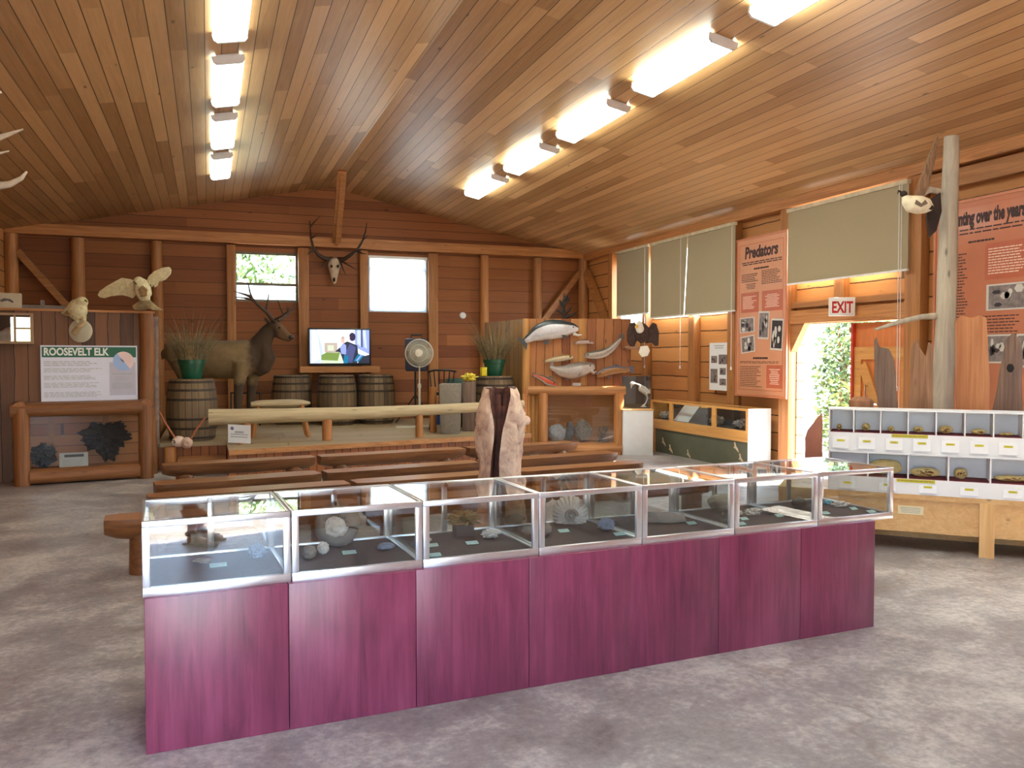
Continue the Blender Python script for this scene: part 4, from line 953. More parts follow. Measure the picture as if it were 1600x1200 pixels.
for k, (y, r_, lab) in enumerate(((12.7, .09, 'white feathered specimen at the far left end of the green-fronted showcase'), (11.5, .11, 'dark bird skin specimen with pale tip in the middle of the green-fronted showcase'), (11.15, .08, 'pale bony specimen in the middle of the green-fronted showcase'), (10.5, .09, 'whitish specimen at the bright right end of the green-fronted showcase'))):
    m = MB(); b = V((gx0+.17, y, ZG1+.002)); m.ell(b+V((0, 0, .06)), (.09, r_*1.4, .06), None, 0, 4, .6, 3, 60+k)
    zm = min(v.z for v in m.v)
    for v in m.v: v.z += ZG1+.002-zm
    tag(m.build('specimen', [P('feathers%d' % k, [srgb(190, 186, 178), srgb(70, 52, 46), srgb(170, 160, 140), srgb(170, 166, 170)][k], .8, var=.3, scale=25)], origin=b), lab, 'specimen')
# ================================================================== bird skeleton in a glass box on a white plinth
pc = onz(997, 712, 0) + FH*.25; MR = Matrix.Translation(pc) @ Matrix.Rotation(-YAW, 4, 'Z')
ph = atd(997, 640, (pc-EYE).dot(FH)-.25).z
pe = thing('plinth', 'white box plinth under the bird skeleton case', 'plinth', pc, -YAW); m = MB(); m.box((-.25, -.24, 0), (.25, .24, ph-.02), 0, MR); m.build('body', P('plinth_white', (.74, .74, .73), .6, var=.03), pe, bevel=.004)
m = MB(); m.box((-.26, -.25, ph-.02), (.26, .25, ph), 0, MR); m.build('top', PINE, pe)
gb = thing('glass_box', 'glass box with dark back holding a bird skeleton on the white plinth', 'display case', MR @ V((0, 0, ph)), -YAW)
zt = .55; m = MB(); m.box((-.24, .215, ph+.001), (.24, .23, ph+zt), 0, MR); m.box((-.24, -.0, ph+.001), (.24, .215, ph+.018), 0, MR); m.build('dark_back', P('dark_back', srgb(58, 48, 46), .7), gb)
for nm, lo, hi in (('front_pane', (-.24, -.008, ph+.001), (.24, -.003, ph+zt)), ('side_pane', (-.246, -.008, ph+.001), (-.241, .23, ph+zt)), ('side_pane', (.241, -.008, ph+.001), (.246, .23, ph+zt)), ('top_pane', (-.246, -.008, ph+zt+.001), (.246, .23, ph+zt+.006))):
    m = MB(); m.box(lo, hi, 0, MR); m.build(nm, GLASS, gb)
BONE = P('bone', srgb(226, 222, 214), .6, var=.08); dS = (pc-EYE).dot(FW)+.11
def sk(*pp): return [atd(x, y, dS) for x, y in pp]
so = thing('bird_skeleton', 'white bird skeleton standing in the glass box on the plinth', 'skeleton', MR @ V((.05, 0, ph+.02)), 0)
m = MB(); m.ell(atd(988, 599, dS), (.045, .035, .035), Matrix.Rotation(-YAW, 3, 'Z')); m.tube(sk((987, 600), (986, 607)), [.02, .003], 8); m.build('skull', BONE, so)
m = MB(); m.tube(sk((990, 598), (995, 600), (1000, 602), (1008, 606), (1014, 614)), [.014, .012, .016, .02, .012], 8)
for k in range(6):
    t = k/5; c = lerp(atd(1000, 602, dS), atd(1012, 610, dS), t); m.tube([c+FH*.05, c+V((-.02, 0, -.05))+FH*.06, c+V((-.01, 0, -.10)), c+V((-.02, 0, -.05))-FH*.06, c-FH*.05], .007, 6)
m.prism(sk((999, 603), (1012, 607), (1017, 614), (1010, 616), (1001, 612)), FH*.06); m.build('ribcage', BONE, so)
m = MB(); m.tube(sk((1008, 612), (1012, 622), (1009, 630)), [.014, .01, .01], 7); m.tube(sk((1009, 630), (1004, 634)), .012, 7); m.build('leg', BONE, so)
zf = ph+.019; fq = atd(1006, 636, dS); fq.z = zf+.012
m = MB(); m.tube([atd(1009, 629, dS), fq], .01, 7)
for dx, dy in ((-.06, -.03), (-.05, .03), (.05, 0), (0, -.07)): m.tube([fq+V((0, 0, .0)), fq+V((dx, dy, -.006))], [.012, .005], 6)
m.build('foot', BONE, so)
# ================================================================== fish partition (right back)
DP = 14.6
def fp(px, py, off=0): return atd(px, py, DP+off)
L0 = fp(824, 498); R0 = fp(986, 498); ZPT = L0.z
fx0 = V((L0.x, L0.y, 0)); fx1 = V((R0.x, R0.y, 0)); FXD = (fx1-fx0).normalized(); FXN = V((-FXD.y, FXD.x, 0))
def fl(a, n, z): return fx0 + FXD*a + FXN*n + V((0, 0, z))
FLN = (fx1-fx0).length
def mk_slab2():                                              # slab boards on the rotated partition: own axes through the object's origin
    return planks('slab_boards_fish', 'X', 'Z', .15, srgb(138, 76, 40), srgb(206, 142, 84), seg=9, groove=.06, rough=.5, wob=.06, dark=.25, knots=.7)
SL2 = mk_slab2(); ANG = math.atan2(FXD.y, FXD.x)
fpn = thing('slab_partition', 'partition of upright slab boards carrying the mounted fish', 'partition', fx0, ANG)
def loc(mb):                                                 # to the partition's own axes
    M = chain(fpn).inverted(); mb.v = [M @ v for v in mb.v]; return mb
m = MB(); m.hexa([fl(*q) for q in ((0, 0, 0), (FLN, 0, 0), (FLN, .06, 0), (0, .06, 0), (0, 0, ZPT), (FLN, 0, ZPT), (FLN, .06, ZPT), (0, .06, ZPT))]); m.build('front_boards', SL2, fpn)
bk = ony(757, 503, 15.5); bk = V((bk.x, 15.5, 0)); nd = (bk-fx0).normalized(); nq = V((-nd.y, nd.x, 0))
if nq.x > 0: nq = -nq
m = MB(); m.hexa([fx0+nd*.07, bk, bk+(-nq)*.06, fx0+nd*.07-nq*.06, fx0+nd*.07+V((0, 0, ZPT)), bk+V((0, 0, ZPT)), bk-nq*.06+V((0, 0, ZPT)), fx0+nd*.07-nq*.06+V((0, 0, ZPT))]); m.build('side_boards', SLABY, fpn)
CORN = wood('corner_log', srgb(176, 120, 64), srgb(206, 152, 92), 'Z', rough=.5)
m = MB(); c = fl(-.02, -.03, 0); m.tube([c+V((.05*noise.noise(V((i, 2, 3))), 0, i*ZPT/10)) for i in range(11)], [.10-.004*i for i in range(11)], 14, amp=.12, freq=5); m.build('corner_log', CORN, fpn)
m = MB()
for px, w in ((910, .16),): a = (fp(px, 540)-fx0).dot(FXD); m.tube([fl(a, -.0, 1.16), fl(a, -.0, ZPT-.0)], [(.03, w*.5), (.03, w*.45)], 12, ref=FXN, amp=.1); 
m.build('proud_slab', CORN, fpn)
# log-framed glass case below
ca0 = (fp(852, 640)-fx0).dot(FXD); ca1 = (fp(972, 640)-fx0).dot(FXD); cz = fp(900, 612).z; n0 = -.55
k_ = (DP+n0)/DP
fc = thing('log_framed_case', 'log-framed glass case under the mounted fish', 'display case', fl((ca0+ca1)/2, -.28, 0), ANG)
ca0 = ca0*k_; ca1 = ca1*k_-.0
for a in (ca0-.05, ca1-.06): m = MB(); m.tube([fl(a, n0, 0), fl(a, n0, cz)], .085, 14, amp=.05); m.build('corner_post', LOG, fc)
m = MB(); m.tube([fl(ca0-.3, n0+.0, cz+.04), fl(ca1+.05, n0, cz+.04)], .075, 14, amp=.06); m.build('top_rail', LOGX, fc)
m = MB(); m.tube([fl(ca0-.0, n0, .10), fl(ca1, n0, .10)], .1, 14, amp=.06); m.build('bottom_rail', LOGX, fc)
m = MB(); m.hexa([fl(*q) for q in ((ca0-.1, n0, cz-.02), (ca1, n0, cz-.02), (ca1, -.04, cz-.02), (ca0-.1, -.04, cz-.02), (ca0-.1, n0, cz+.03), (ca1, n0, cz+.03), (ca1, -.04, cz+.03), (ca0-.1, -.04, cz+.03))]); m.build('top_board', LOGX, fc)
m = MB(); m.hexa([fl(*q) for q in ((ca0, -.06, .06), (ca1, -.06, .06), (ca1, -.03, .06), (ca0, -.03, .06), (ca0, -.06, cz-.02), (ca1, -.06, cz-.02), (ca1, -.03, cz-.02), (ca0, -.03, cz-.02))]); m.build('back_board', wood('case_back_pine', srgb(190, 124, 70), srgb(214, 150, 92), 'X'), fc)
m = MB(); m.hexa([fl(*q) for q in ((ca1-.03, n0, .06), (ca1, n0, .06), (ca1, -.06, .06), (ca1-.03, -.06, .06), (ca1-.03, n0, cz-.02), (ca1, n0, cz-.02), (ca1, -.06, cz-.02), (ca1-.03, -.06, cz-.02))]); m.build('side_board', bpy.data.materials['case_back_pine'], fc)
m = MB(); m.hexa([fl(*q) for q in ((ca0, n0+.02, .14), (ca1-.03, n0+.02, .14), (ca1-.03, -.06, .14), (ca0, -.06, .14), (ca0, n0+.02, .19), (ca1-.03, n0+.02, .19), (ca1-.03, -.06, .19), (ca0, -.06, .19))]); m.build('floor_board', bpy.data.materials['case_back_pine'], fc)
m = MB(); m.hexa([fl(*q) for q in ((ca0+.0, n0+.005, .17), (ca1-.1, n0+.005, .17), (ca1-.1, n0+.011, .17), (ca0, n0+.011, .17), (ca0, n0+.005, cz-.02), (ca1-.1, n0+.005, cz-.02), (ca1-.1, n0+.011, cz-.02), (ca0, n0+.011, cz-.02))]); m.build('front_pane', GLASS, fc)
for i in range(4): m = MB(); m.tube([fl(ca0-.36+.075*i, n0+.08+.03*(i % 2), 0), fl(ca0-.36+.075*i, n0+.08+.03*(i % 2), cz-.03)], .045, 10, amp=.1, seed=i); m.build('upright_log', CORN, fc)
def lump(name, lab, cat, px, py, r, mat, seed, amp=.3):
    b = atd(px, py, DP-.3); b.z = .192; m = MB(); m.ell(b+V((0, 0, r[2]*.9)), r, Matrix.Rotation(ANG, 3, 'Z'), 0, 4, amp, 2, seed)
    zm = min(v.z for v in m.v)
    for v in m.v: v.z += .192-zm
    tag(m.build(name, mat, origin=b), lab, cat)
GR = P('grey_plumage', srgb(176, 172, 172), .9, var=.2, scale=25)
lump('nest_bird', 'pale grey plump bird specimen at the left inside the log-framed case', 'bird', 870, 687, (.16, .11, .15), GR, 71, .15)
lump('nest_bird', 'middle dark grey bird specimen inside the log-framed case', 'bird', 890, 684, (.07, .09, .17), P('slate_plumage', srgb(104, 100, 104), .9, var=.25, scale=25), 72, .2)
lump('nest_bird', 'mottled brown-grey bird specimen right of the grey ones in the log-framed case', 'bird', 911, 686, (.15, .11, .17), P('mottled_plumage', srgb(136, 122, 110), .9, var=.5, scale=40), 73, .25)
b = atd(942, 690, DP-.35); b.z = .192; m = MB(); rn = random.Random(4)
for k in range(26):
    pts = [b + V((rn.uniform(-.11, .11), rn.uniform(-.06, .06), rn.uniform(.008, .3))) for _ in range(3)]; m.tube(pts, .006, 5)
m.ell(b+V((0, 0, .05)), (.1, .07, .048), None, 0, 3, .3, 3, 5)
tag(m.build('twig_nest', P('twigs', srgb(120, 96, 70), .9, var=.4), origin=b), 'tangled twig nest at the right inside the log-framed case', 'nest')
# --- the mounted fish
def fmat(k, top, side, belly, spec=.5):
    return [P(k+'_back', srgb(*top), .35, var=.3, scale=30), P(k+'_side', srgb(*side), .3, .15, var=.15, scale=20), P(k+'_belly', srgb(*belly), .35, var=.1, scale=20)]
EYEM = P('fish_eye', (.01, .01, .01), .1)
def fish(label, spine, rad, mats, tail, fins=(), out=.085, band=None, eye=True, jaw=None, open_mouth=False):
    pts = [fp(x, y, -out) for x, y in spine]; s = (DP-out)/F
    o = thing('mounted_fish', label, 'fish', sum(pts, V())/len(pts), 0)
    # refine
    P2 = []; R2 = []
    for i in range(len(pts)-1):
        for k in range(4):
            t = k/4; a, b, c, d = pts[max(i-1, 0)], pts[i], pts[i+1], pts[min(i+2, len(pts)-1)]
            P2.append(.5*((2*b)+(c-a)*t+(2*a-5*b+4*c-d)*t*t+(3*b-a-3*c+d)*t**3)); e = (1-math.cos(t*math.pi))/2; R2.append(rad[i]+(rad[i+1]-rad[i])*(.5*t+.5*e))
    P2.append(pts[-1]); R2.append(rad[-1])
    dirx = (pts[-1]-pts[0]).dot(RT)
    fl_ = 1
    def mi(j, n, i):
        a = 2*math.pi*(j+.5)/n; c = math.cos(a)
        return 0 if c > .45 else (2 if c < -.35 else 1)
    m = MB(); m.tube(P2, [(r*s, min(r*s*.55, .085)) for r in R2], 18, mi, ref=(0, 0, 1)); m.build('body', mats, o, sharp=180)
    tm = MB(); tm.prism([fp(x, y, -out-.008) for x, y in tail], FH*.016); tm.build('tail_fin', mats[0], o)
    for f in fins:
        q = MB(); nn_ = -.075 if f[0] == 'side' else -.008; f_ = f[1:] if f[0] == 'side' else f
        q.prism([fp(x, y, -out+nn_) for x, y in f_], FH*.014); q.build('fin', mats[0], o)
    hx, hy = spine[0]; nx, ny = spine[1]
    if eye:
        q = MB(); ex_ = hx+(nx-hx)*.75; ey_ = hy+(ny-hy)*.75-rad[1]*.25; q.ell(fp(ex_, ey_, -out-min(rad[1]*s*.5, .07)), (.012, .012, .012)); q.build('eye', EYEM, o)
    q = MB(); q.tube([fp(spine[len(spine)//2][0], spine[len(spine)//2][1], -out), fp(spine[len(spine)//2][0], spine[len(spine)//2][1], .01)], .015, 8); q.build('mount_peg', BLKM, o)
    if jaw:
        q = MB(); q.tube([fp(x, y, -out) for x, y in jaw], [rad[0]*s*.9, rad[0]*s*.55, .008], 8); q.build('lower_jaw', mats[2], o)
SIL = fmat('salmon', (52, 56, 58), (206, 202, 206), (222, 216, 214))
fish('largest silver salmon with open mouth at the top of the fish wall', [(904, 514), (893, 513), (878, 514), (860, 515), (842, 520), (828, 528), (820, 533)], [3, 9, 14, 15.5, 13, 7, 4], SIL, [(822, 531), (808, 526), (812, 533), (823, 547), (824, 538)],
     [[(846, 506), (850, 501), (858, 503), (872, 505), (870, 508)], [(848, 534), (852, 539), (858, 536), (858, 531)], ['side', (878, 523), (886, 524), (883, 530), (879, 527)], [(826, 520), (828, 517), (838, 514), (838, 518)]], jaw=[(896, 521), (903, 524), (909, 523)])
TRT = fmat('trout', (110, 84, 66), (186, 166, 148), (196, 184, 172))
fish('small trout at the upper right, just under the salmon jaw', [(928, 536), (920, 534), (912, 534), (903, 535), (899, 537)], [1.5, 3, 3.6, 3, 1.5], fmat('small_trout', (108, 84, 72), (184, 150, 140), (196, 180, 172)), [(900, 536), (896, 533), (897, 540)], [[(912, 532), (915, 529), (919, 531)]], out=.06)
fish('slim golden trout below the big salmon, left of centre', [(896, 558), (889, 558), (880, 559), (868, 561), (857, 563), (852, 565)], [2, 4, 5, 4.6, 3, 2], fmat('golden_trout', (150, 110, 62), (196, 176, 140), (206, 192, 170)), [(854, 563), (848, 562), (850, 568)], [[(874, 556), (878, 552), (883, 555)], [(884, 562), (886, 566), (889, 562)]], out=.06)
fish('grey steelhead with its tail curved upward on the fish wall', [(913, 556), (921, 555), (932, 554), (945, 551), (956, 544), (965, 535), (970, 529)], [3, 5.5, 7, 6.6, 5, 3.5, 2], fmat('steelhead', (96, 82, 70), (162, 148, 136), (196, 186, 176)), [(968, 533), (966, 524), (973, 520), (976, 526), (972, 532)], [[(938, 548), (942, 543), (950, 545)], [(926, 561), (928, 565), (931, 560)], [(951, 552), (954, 556), (956, 549)]])
fish('big grey hook-jawed salmon in the middle of the fish wall', [(929, 572), (920, 574), (908, 577), (893, 580), (878, 580), (866, 576), (860, 573)], [4, 8.5, 12, 12.5, 9, 4.5, 3], fmat('chum', (122, 106, 96), (176, 164, 158), (196, 184, 176)), [(862, 575), (857, 576), (862, 565), (865, 566), (865, 574)], [[(894, 570), (898, 566), (906, 567)], [(884, 590), (886, 595), (890, 590)], ['side', (908, 582), (901, 588), (907, 586)]], jaw=[(922, 578), (928, 583), (932, 580)])
fish('brown trout with a bright bluish back at the right of the fish wall', [(932, 587), (940, 584), (951, 580), (963, 578), (976, 578), (984, 577)], [2.5, 5.5, 7, 6.5, 4.5, 3], fmat('brown_trout', (92, 84, 96), (150, 104, 58), (188, 150, 110)), [(982, 574), (991, 571), (990, 578), (992, 583), (982, 580)], [[(958, 573), (962, 569), (970, 572)], [(948, 588), (951, 592), (954, 586)]])
fish('small red-backed sockeye fish at the lower left of the fish wall', [(871, 602), (864, 599), (856, 596), (848, 591), (838, 587), (833, 586)], [2, 5, 6, 4.6, 2.6, 2], [P('sockeye_back', srgb(96, 84, 70), .4), P('sockeye_side', srgb(206, 84, 52), .35, var=.15), P('sockeye_belly', srgb(196, 200, 200), .35)], [(836, 588), (831, 590), (832, 582), (837, 584)], [[(856, 590), (860, 586), (866, 592)]], out=.07)
m = MB(); q = fp(901, 601, -.004); pl = Pl(q, FXD, (0, 0, 1)); pl.rect(m, -.07, -.02, .07, .03, 0, .006); pl.lines(m, -.06, -.012, .06, .022, 2, .006, 1, .4, .2, 3)
tag(m.build('name_plate', [PAPER, GREY], origin=q), 'small white name plate under the hook-jawed salmon', 'name plate')
m = MB(); q = fp(901, 589, -.004); pl = Pl(q, FXD, (0, 0, 1)); pl.rect(m, -.07, -.06, .07, .06, 0, .012, 0); pl.rect(m, -.05, -.03, .05, .03, .012, .014, 1)
tag(m.build('wooden_plaque', [LOGX, RUST], origin=q), 'small wooden plaque above the white name plate', 'plaque')
# bald eagle at the panel's right edge
dE = 14.02; q = atd(1000, 540, dE)
eg = thing('bald_eagle', 'dark brown stuffed eagle with white head and tail and spread wings beside the fish wall', 'bird', q)
EB = P('eagle_brown', srgb(64, 44, 38), .85, var=.4, scale=24); EW = P('eagle_white', srgb(232, 224, 208), .8, var=.1, scale=20)
m = MB(); m.ell(atd(1003, 520, dE), (.13, .11, .17), Matrix.Rotation(-YAW, 3, 'Z')); m.tube([atd(1001, 512, dE), atd(1007, 535, dE)], [.12, .08], 10); m.build('body', EB, eg, remesh=.02, smooth=3)
for pts, off in ((((998, 512), (992, 503), (984, 505), (980, 518), (980, 532), (985, 541), (990, 545), (994, 535), (998, 528)), .02), (((1006, 512), (1014, 512), (1020, 504), (1026, 506), (1030, 520), (1029, 540), (1024, 541), (1019, 535), (1010, 537), (1005, 530)), -.05)):
    m = MB(); m.prism([atd(x, y, dE+off) for x, y in pts], FH*.05); m.build('wing', EB, eg, bevel=.015)
m = MB(); m.ell(atd(999, 508, dE-.1), (.06, .075, .075), Matrix.Rotation(-YAW, 3, 'Z')); m.ell(atd(1000, 514, dE-.08), (.07, .07, .08), Matrix.Rotation(-YAW, 3, 'Z')); m.build('head', EW, eg, remesh=.015, smooth=3)
m = MB(); m.tube([atd(996, 509, dE-.17), atd(993, 511, dE-.2), atd(993, 514, dE-.2)], [.022, .016, .003], 8); m.build('beak', P('beak_yellow', srgb(230, 170, 50), .4), eg)
m = MB(); m.prism([atd(x, y, dE-.02) for x, y in ((1001, 541), (1012, 540), (1016, 548), (1012, 556), (1003, 558), (998, 551))], FH*.03); m.build('tail', EW, eg, bevel=.008)
m = MB(); m.tube([atd(978, 543, dE+.05), atd(1000, 544, dE+.02), atd(1014, 544, dE)], [.03, .025, .02], 8, amp=.2); m.tube([atd(979, 543, dE+.05), fp(976, 545, .02)], .03, 8); m.build('perch', DW, eg)
# dark antlered branch on top of the partition
q = fl(.95, .2, ZPT); o = thing('dried_branch', 'dark spiky dried branch on a board behind the fish wall', 'branch', q)
DKB = P('dark_twig', srgb(48, 36, 32), .9, var=.3); m = MB(); dd = DP+.25
for pts in (((881, 502), (881, 480), (882, 456)), ((881, 485), (876, 472), (874, 468)), ((881, 478), (888, 468), (889, 463)), ((881, 492), (890, 484), (893, 478)), ((881, 490), (873, 486), (868, 484)), ((881, 470), (885, 464), (886, 460)), ((881, 497), (895, 492), (903, 486))):
    m.tube([atd(x, y, dd) for x, y in pts], [.035, .025, .004], 7, amp=.3, freq=14)
m.build('twigs', DKB, o)
m = MB(); m.hexa([fl(*c) for c in ((.3, .08, ZPT-.08), (FLN, .08, ZPT-.08), (FLN, .45, ZPT-.08), (.3, .45, ZPT-.08), (.3, .08, ZPT-.03), (FLN, .08, ZPT-.03), (FLN, .45, ZPT-.03), (.3, .45, ZPT-.03))]); m.build('top_shelf', LOGX, fpn)
# ================================================================== stage
ZS_ = .4
s0 = onz(357, 704, ZS_); s1 = onz(745, 682, ZS_); sd = (s1-s0).normalized(); s2 = s0 + sd*((fx0.x-.32 - s0.x)/sd.x)
SBk = YB-.2; lx = -.70
st = thing('stage', 'low wooden stage with slab-board front at the back of the hall', 'stage', (2.4, 14.5, 0))
yl0 = onz(300, 691, ZS_).y
m = MB(); m.prism([(s0.x, s0.y, ZS_-.06), (s2.x, s2.y, ZS_-.06), (bk.x-.12, bk.y-.05, ZS_-.06), (bk.x-.12, SBk, ZS_-.06), (lx, SBk, ZS_-.06), (lx, yl0, ZS_-.06), (s0.x, yl0, ZS_-.06)], (0, 0, .058)); m.build('deck', DECK, st)
sn = V((-sd.y, sd.x, 0))
m = MB(); m.hexa([s0+V((0, 0, -ZS_))+sn*.03, V((s2.x, s2.y, 0))+sn*.03, V((s2.x, s2.y, 0))+sn*.06, s0+V((0, 0, -ZS_))+sn*.06, s0+V((0, 0, -.065))+sn*.03, s2+V((0, 0, -.065))+sn*.03, s2+V((0, 0, -.065))+sn*.06, s0+V((0, 0, -.065))+sn*.06])
m.box((lx, yl0+.02, 0), (s0.x, yl0+.05, ZS_-.065)); m.box((s0.x+.01, s0.y+.06, 0), (s0.x+.04, yl0+.05, ZS_-.065)); m.build('fascia_boards', FASC, st)
m = MB(); m.bar(s0+V((0, 0, -.03))-sn*.01, s2+V((0, 0, -.03))-sn*.01, .07, .03); m.build('nosing', LOGX, st)
stp_ = thing('step', 'small wooden step in the recess at the left end of the stage', 'step', ((lx+s0.x)/2, yl0-.3, 0)); za = .2
m = MB(); m.box((-.42, yl0-.45, za-.06), (s0.x-.02, yl0-.02, za)); m.build('tread', LOGX, stp_)
for xx in (-.42, s0.x-.09): m = MB(); m.box((xx, yl0-.42, 0), (xx+.06, yl0-.04, za-.06)); m.build('side_support', LOGX, stp_)
m = MB(); c = onz(271, 722, 0); c.y = yl0-.14; m.tube([V((c.x, c.y, 0)), V((c.x, c.y, .36))], .09, 12, amp=.08); tag(m.build('stub_post', LOG, origin=(c.x, c.y, 0)), 'short round post at the left corner of the stage recess', 'post')
# log rail
la = onz(326, 676, ZS_)+FH*.25; dl = (la-EYE).dot(FH); ra = atd(326, 652, 12.0); rb = atd(818, 632, 13.45)
lr = thing('log_rail', 'long pale peeled log rail along the stage front', 'rail', ((ra.x+rb.x)/2, (ra.y+rb.y)/2, ZS_))
m = MB(); m.tube([lerp(ra, rb, i/14)+V((0, 0, -.03*math.sin(i/14*3.14))) for i in range(15)], [.118-.0035*i for i in range(15)], 16, amp=.06, freq=2.5); m.build('log', RAILW, lr)
for px, w in ((384, .07), (511, .075), (655, .062), (805, .06)):
    ts = split(ra, rb, [px])[1]; q = lerp(ra, rb, ts); m = MB(); m.tube([V((q.x, q.y, ZS_)), V((q.x, q.y, q.z-.02))], w, 10, amp=.08); m.build('leg', LOG, lr)
# notice on its own stake
q = atd(374, 678, 11.85); pl = Pl(q, V((FH.y, -FH.x, 0))+V((0, 0, -.05)), (0, 0, 1)); sg = thing('notice_board', 'small white notice card on a stake in front of the log rail', 'sign', V((q.x, q.y, ZS_)))
m = MB(); pl.rect(m, -.16, -.13, .16, .13, 0, .006); m.build('card', PAPER, sg)
m = MB(); pl.poly(m, [(-.10+.025*math.cos(t), .075+.025*math.sin(t)) for t in [k*.52 for k in range(12)]], .006, .007, 1); pl.lines(m, -.06, -.0, .1, .05, 1, .006, 0, .6, .2, 2); pl.lines(m, -.12, -.06, .13, .01, 2, .006, 0, .45, .1, 3); m.build('print', [GREY, P('seal_blue', srgb(110, 106, 150), .6)], sg)
zz = q.z; fq = V((q.x, q.y, ZS_)) + FH*.035
if (fq-s0).dot(sn) < .05: fq += sn*(.08-(fq-s0).dot(sn))
m = MB(); m.tube([fq, V((fq.x, fq.y, zz+.05))], .03, 8); m.tube([V((fq.x, fq.y, zz)), q-pl.n*-.0], .012, 6); m.build('stake', LOG, sg)
# rope barriers with wooden floats
ROPE = P('orange_rope', srgb(186, 110, 76), .8, var=.2, scale=60); FLT = P('wooden_float', srgb(226, 196, 176), .6, var=.12, scale=10)
def barrier(lab, ropes, floats, d):
    c = atd(*floats[0], d); o = thing('rope_barrier', lab, 'rope', (c.x, c.y, c.z))
    for r_ in ropes: m = MB(); m.tube([atd(x, y, d+e) for x, y, e in r_], .014, 7); m.build('rope', ROPE, o)
    for k, (x, y) in enumerate(floats):
        m = MB(); ax = Matrix.Rotation(R(90), 3, 'X') @ Matrix.Rotation(R(20 if k else -20), 3, 'Y')
        m.lathe([(.03, -.09), (.035, -.095), (.07, -.06), (.085, 0), (.07, .06), (.035, .095), (.03, .09), (.022, .03)], 14, atd(x, y, d), Matrix.Rotation(-YAW, 3, 'Z') @ ax); m.build('float', FLT, o)
barrier('orange rope with two pale wooden floats sagging between the left partition and the log rail', [[(248, 642, -.0), (258, 660, .0), (268, 676, 0), (276, 688, 0)], [(297, 688, 0), (306, 672, 0), (321, 652, .05)]], [(279, 690), (292, 692)], 12.0)
barrier('orange rope with a pale wooden float hanging at the right end of the log rail', [[(822, 606, 0), (821, 630, 0), (821, 652, 0)], [(820, 662, 0), (806, 663, .0)]], [(821, 657)], 13.75)
# ================================================================== barrels and pots
STAVE = nt_new('barrel_staves'); _m, nt, bs = STAVE; STAVE = _m
tc = N(nt, 'ShaderNodeTexCoord'); sp_ = N(nt, 'ShaderNodeSeparateXYZ'); L(nt, tc.outputs['Object'], sp_.inputs[0])
an = math_n(nt, 'ARCTAN2', sp_.outputs['Y'], sp_.outputs['X']); ui = math_n(nt, 'MULTIPLY', an, 24/(2*math.pi)); flr = math_n(nt, 'FLOOR', ui); fr_ = math_n(nt, 'FRACT', ui)
wn = N(nt, 'ShaderNodeTexWhiteNoise', noise_dimensions='1D'); L(nt, flr, wn.inputs['W'])
mp = N(nt, 'ShaderNodeMapping'); mp.inputs['Scale'].default_value = (20, 20, 2); L(nt, tc.outputs['Object'], mp.inputs[0]); gg = noise_n(nt, mp.outputs[0], 1.2, 5)
fz = math_n(nt, 'ADD', math_n(nt, 'MULTIPLY', wn.outputs['Value'], .6), math_n(nt, 'MULTIPLY', gg, .5))
c_ = mixc(nt, fz, srgb(70, 54, 40), srgb(140, 114, 84)); c_ = mixc(nt, math_n(nt, 'LESS_THAN', fr_, .06), c_, srgb(34, 26, 20)); L(nt, c_, bs.inputs['Base Color']); bs.inputs['Roughness'].default_value = .75; bump_n(nt, bs, gg, .4, .01)
HOOP = P('rusty_hoop', srgb(66, 56, 48), .6, .5, var=.3, scale=12)
def barrel_proto(loc, lab):
    o = thing('barrel', lab, 'barrel', loc, 0, 'old wooden barrels on the stage')
    h = .92; prof = [(.30, 0), (.315, .02)] + [(.29+.075*math.sin(math.pi*(.12+.76*t/10)), .02+(h-.04)*t/10) for t in range(11)] + [(.315, h-.02), (.30, h), (.285, h), (.283, h-.03)]
    M = Matrix.Translation(loc)
    m = MB(); m.lathe(prof, 48); m.v = [M @ v for v in m.v]; m.build('staves', STAVE, o)
    for z in (.03, .17, .31, .60, .74, .86):
        t = (z-.02)/(h-.04); r_ = .29+.075*math.sin(math.pi*(.12+.76*t)) + .006; t2 = (z+.035-.02)/(h-.04); r2 = .29+.075*math.sin(math.pi*(.12+.76*t2))+.006
        m = MB(); m.lathe([(r_-.012, z), (r_, z), (r2, z+.035), (r2-.012, z+.035)], 48); m.v = [M @ v for v in m.v]; m.build('hoop', HOOP, o)
    m = MB(); m.lathe([(.0, h-.045), (.284, h-.045), (.284, h-.028), (0, h-.028)], 32); m.v = [M @ v for v in m.v]; m.build('head', DECK, o); return o
def onst(px, py): return onz(px, py, ZS_)
b1 = onst(288, 690) + FH*.32
BA = barrel_proto(b1, 'dark barrel at the far left of the stage, under a green pot of dry grass')
for (px, py), lab in (((449, 664), 'dark barrel just behind the little log bench, under the elk head'), ((521, 665), 'wooden barrel under the left half of the television shelf'), ((583, 663), 'wooden barrel right of the television, nearest the fan'), ((772, 671), 'dark barrel at the right end of the stage, under a green pot of grass')):
    q = onst(px, py) + FH*.32; dup(BA, q, random.random()*6, lab)
    if px == 772: bR = q
    if px == 583: b3 = q
POTG = P('green_pot', srgb(24, 78, 56), .35, var=.15); GRS = P('dry_grass', srgb(150, 124, 82), .9, var=.45, scale=20); GRG = P('grey_grass', srgb(122, 112, 88), .9, var=.4, scale=20)
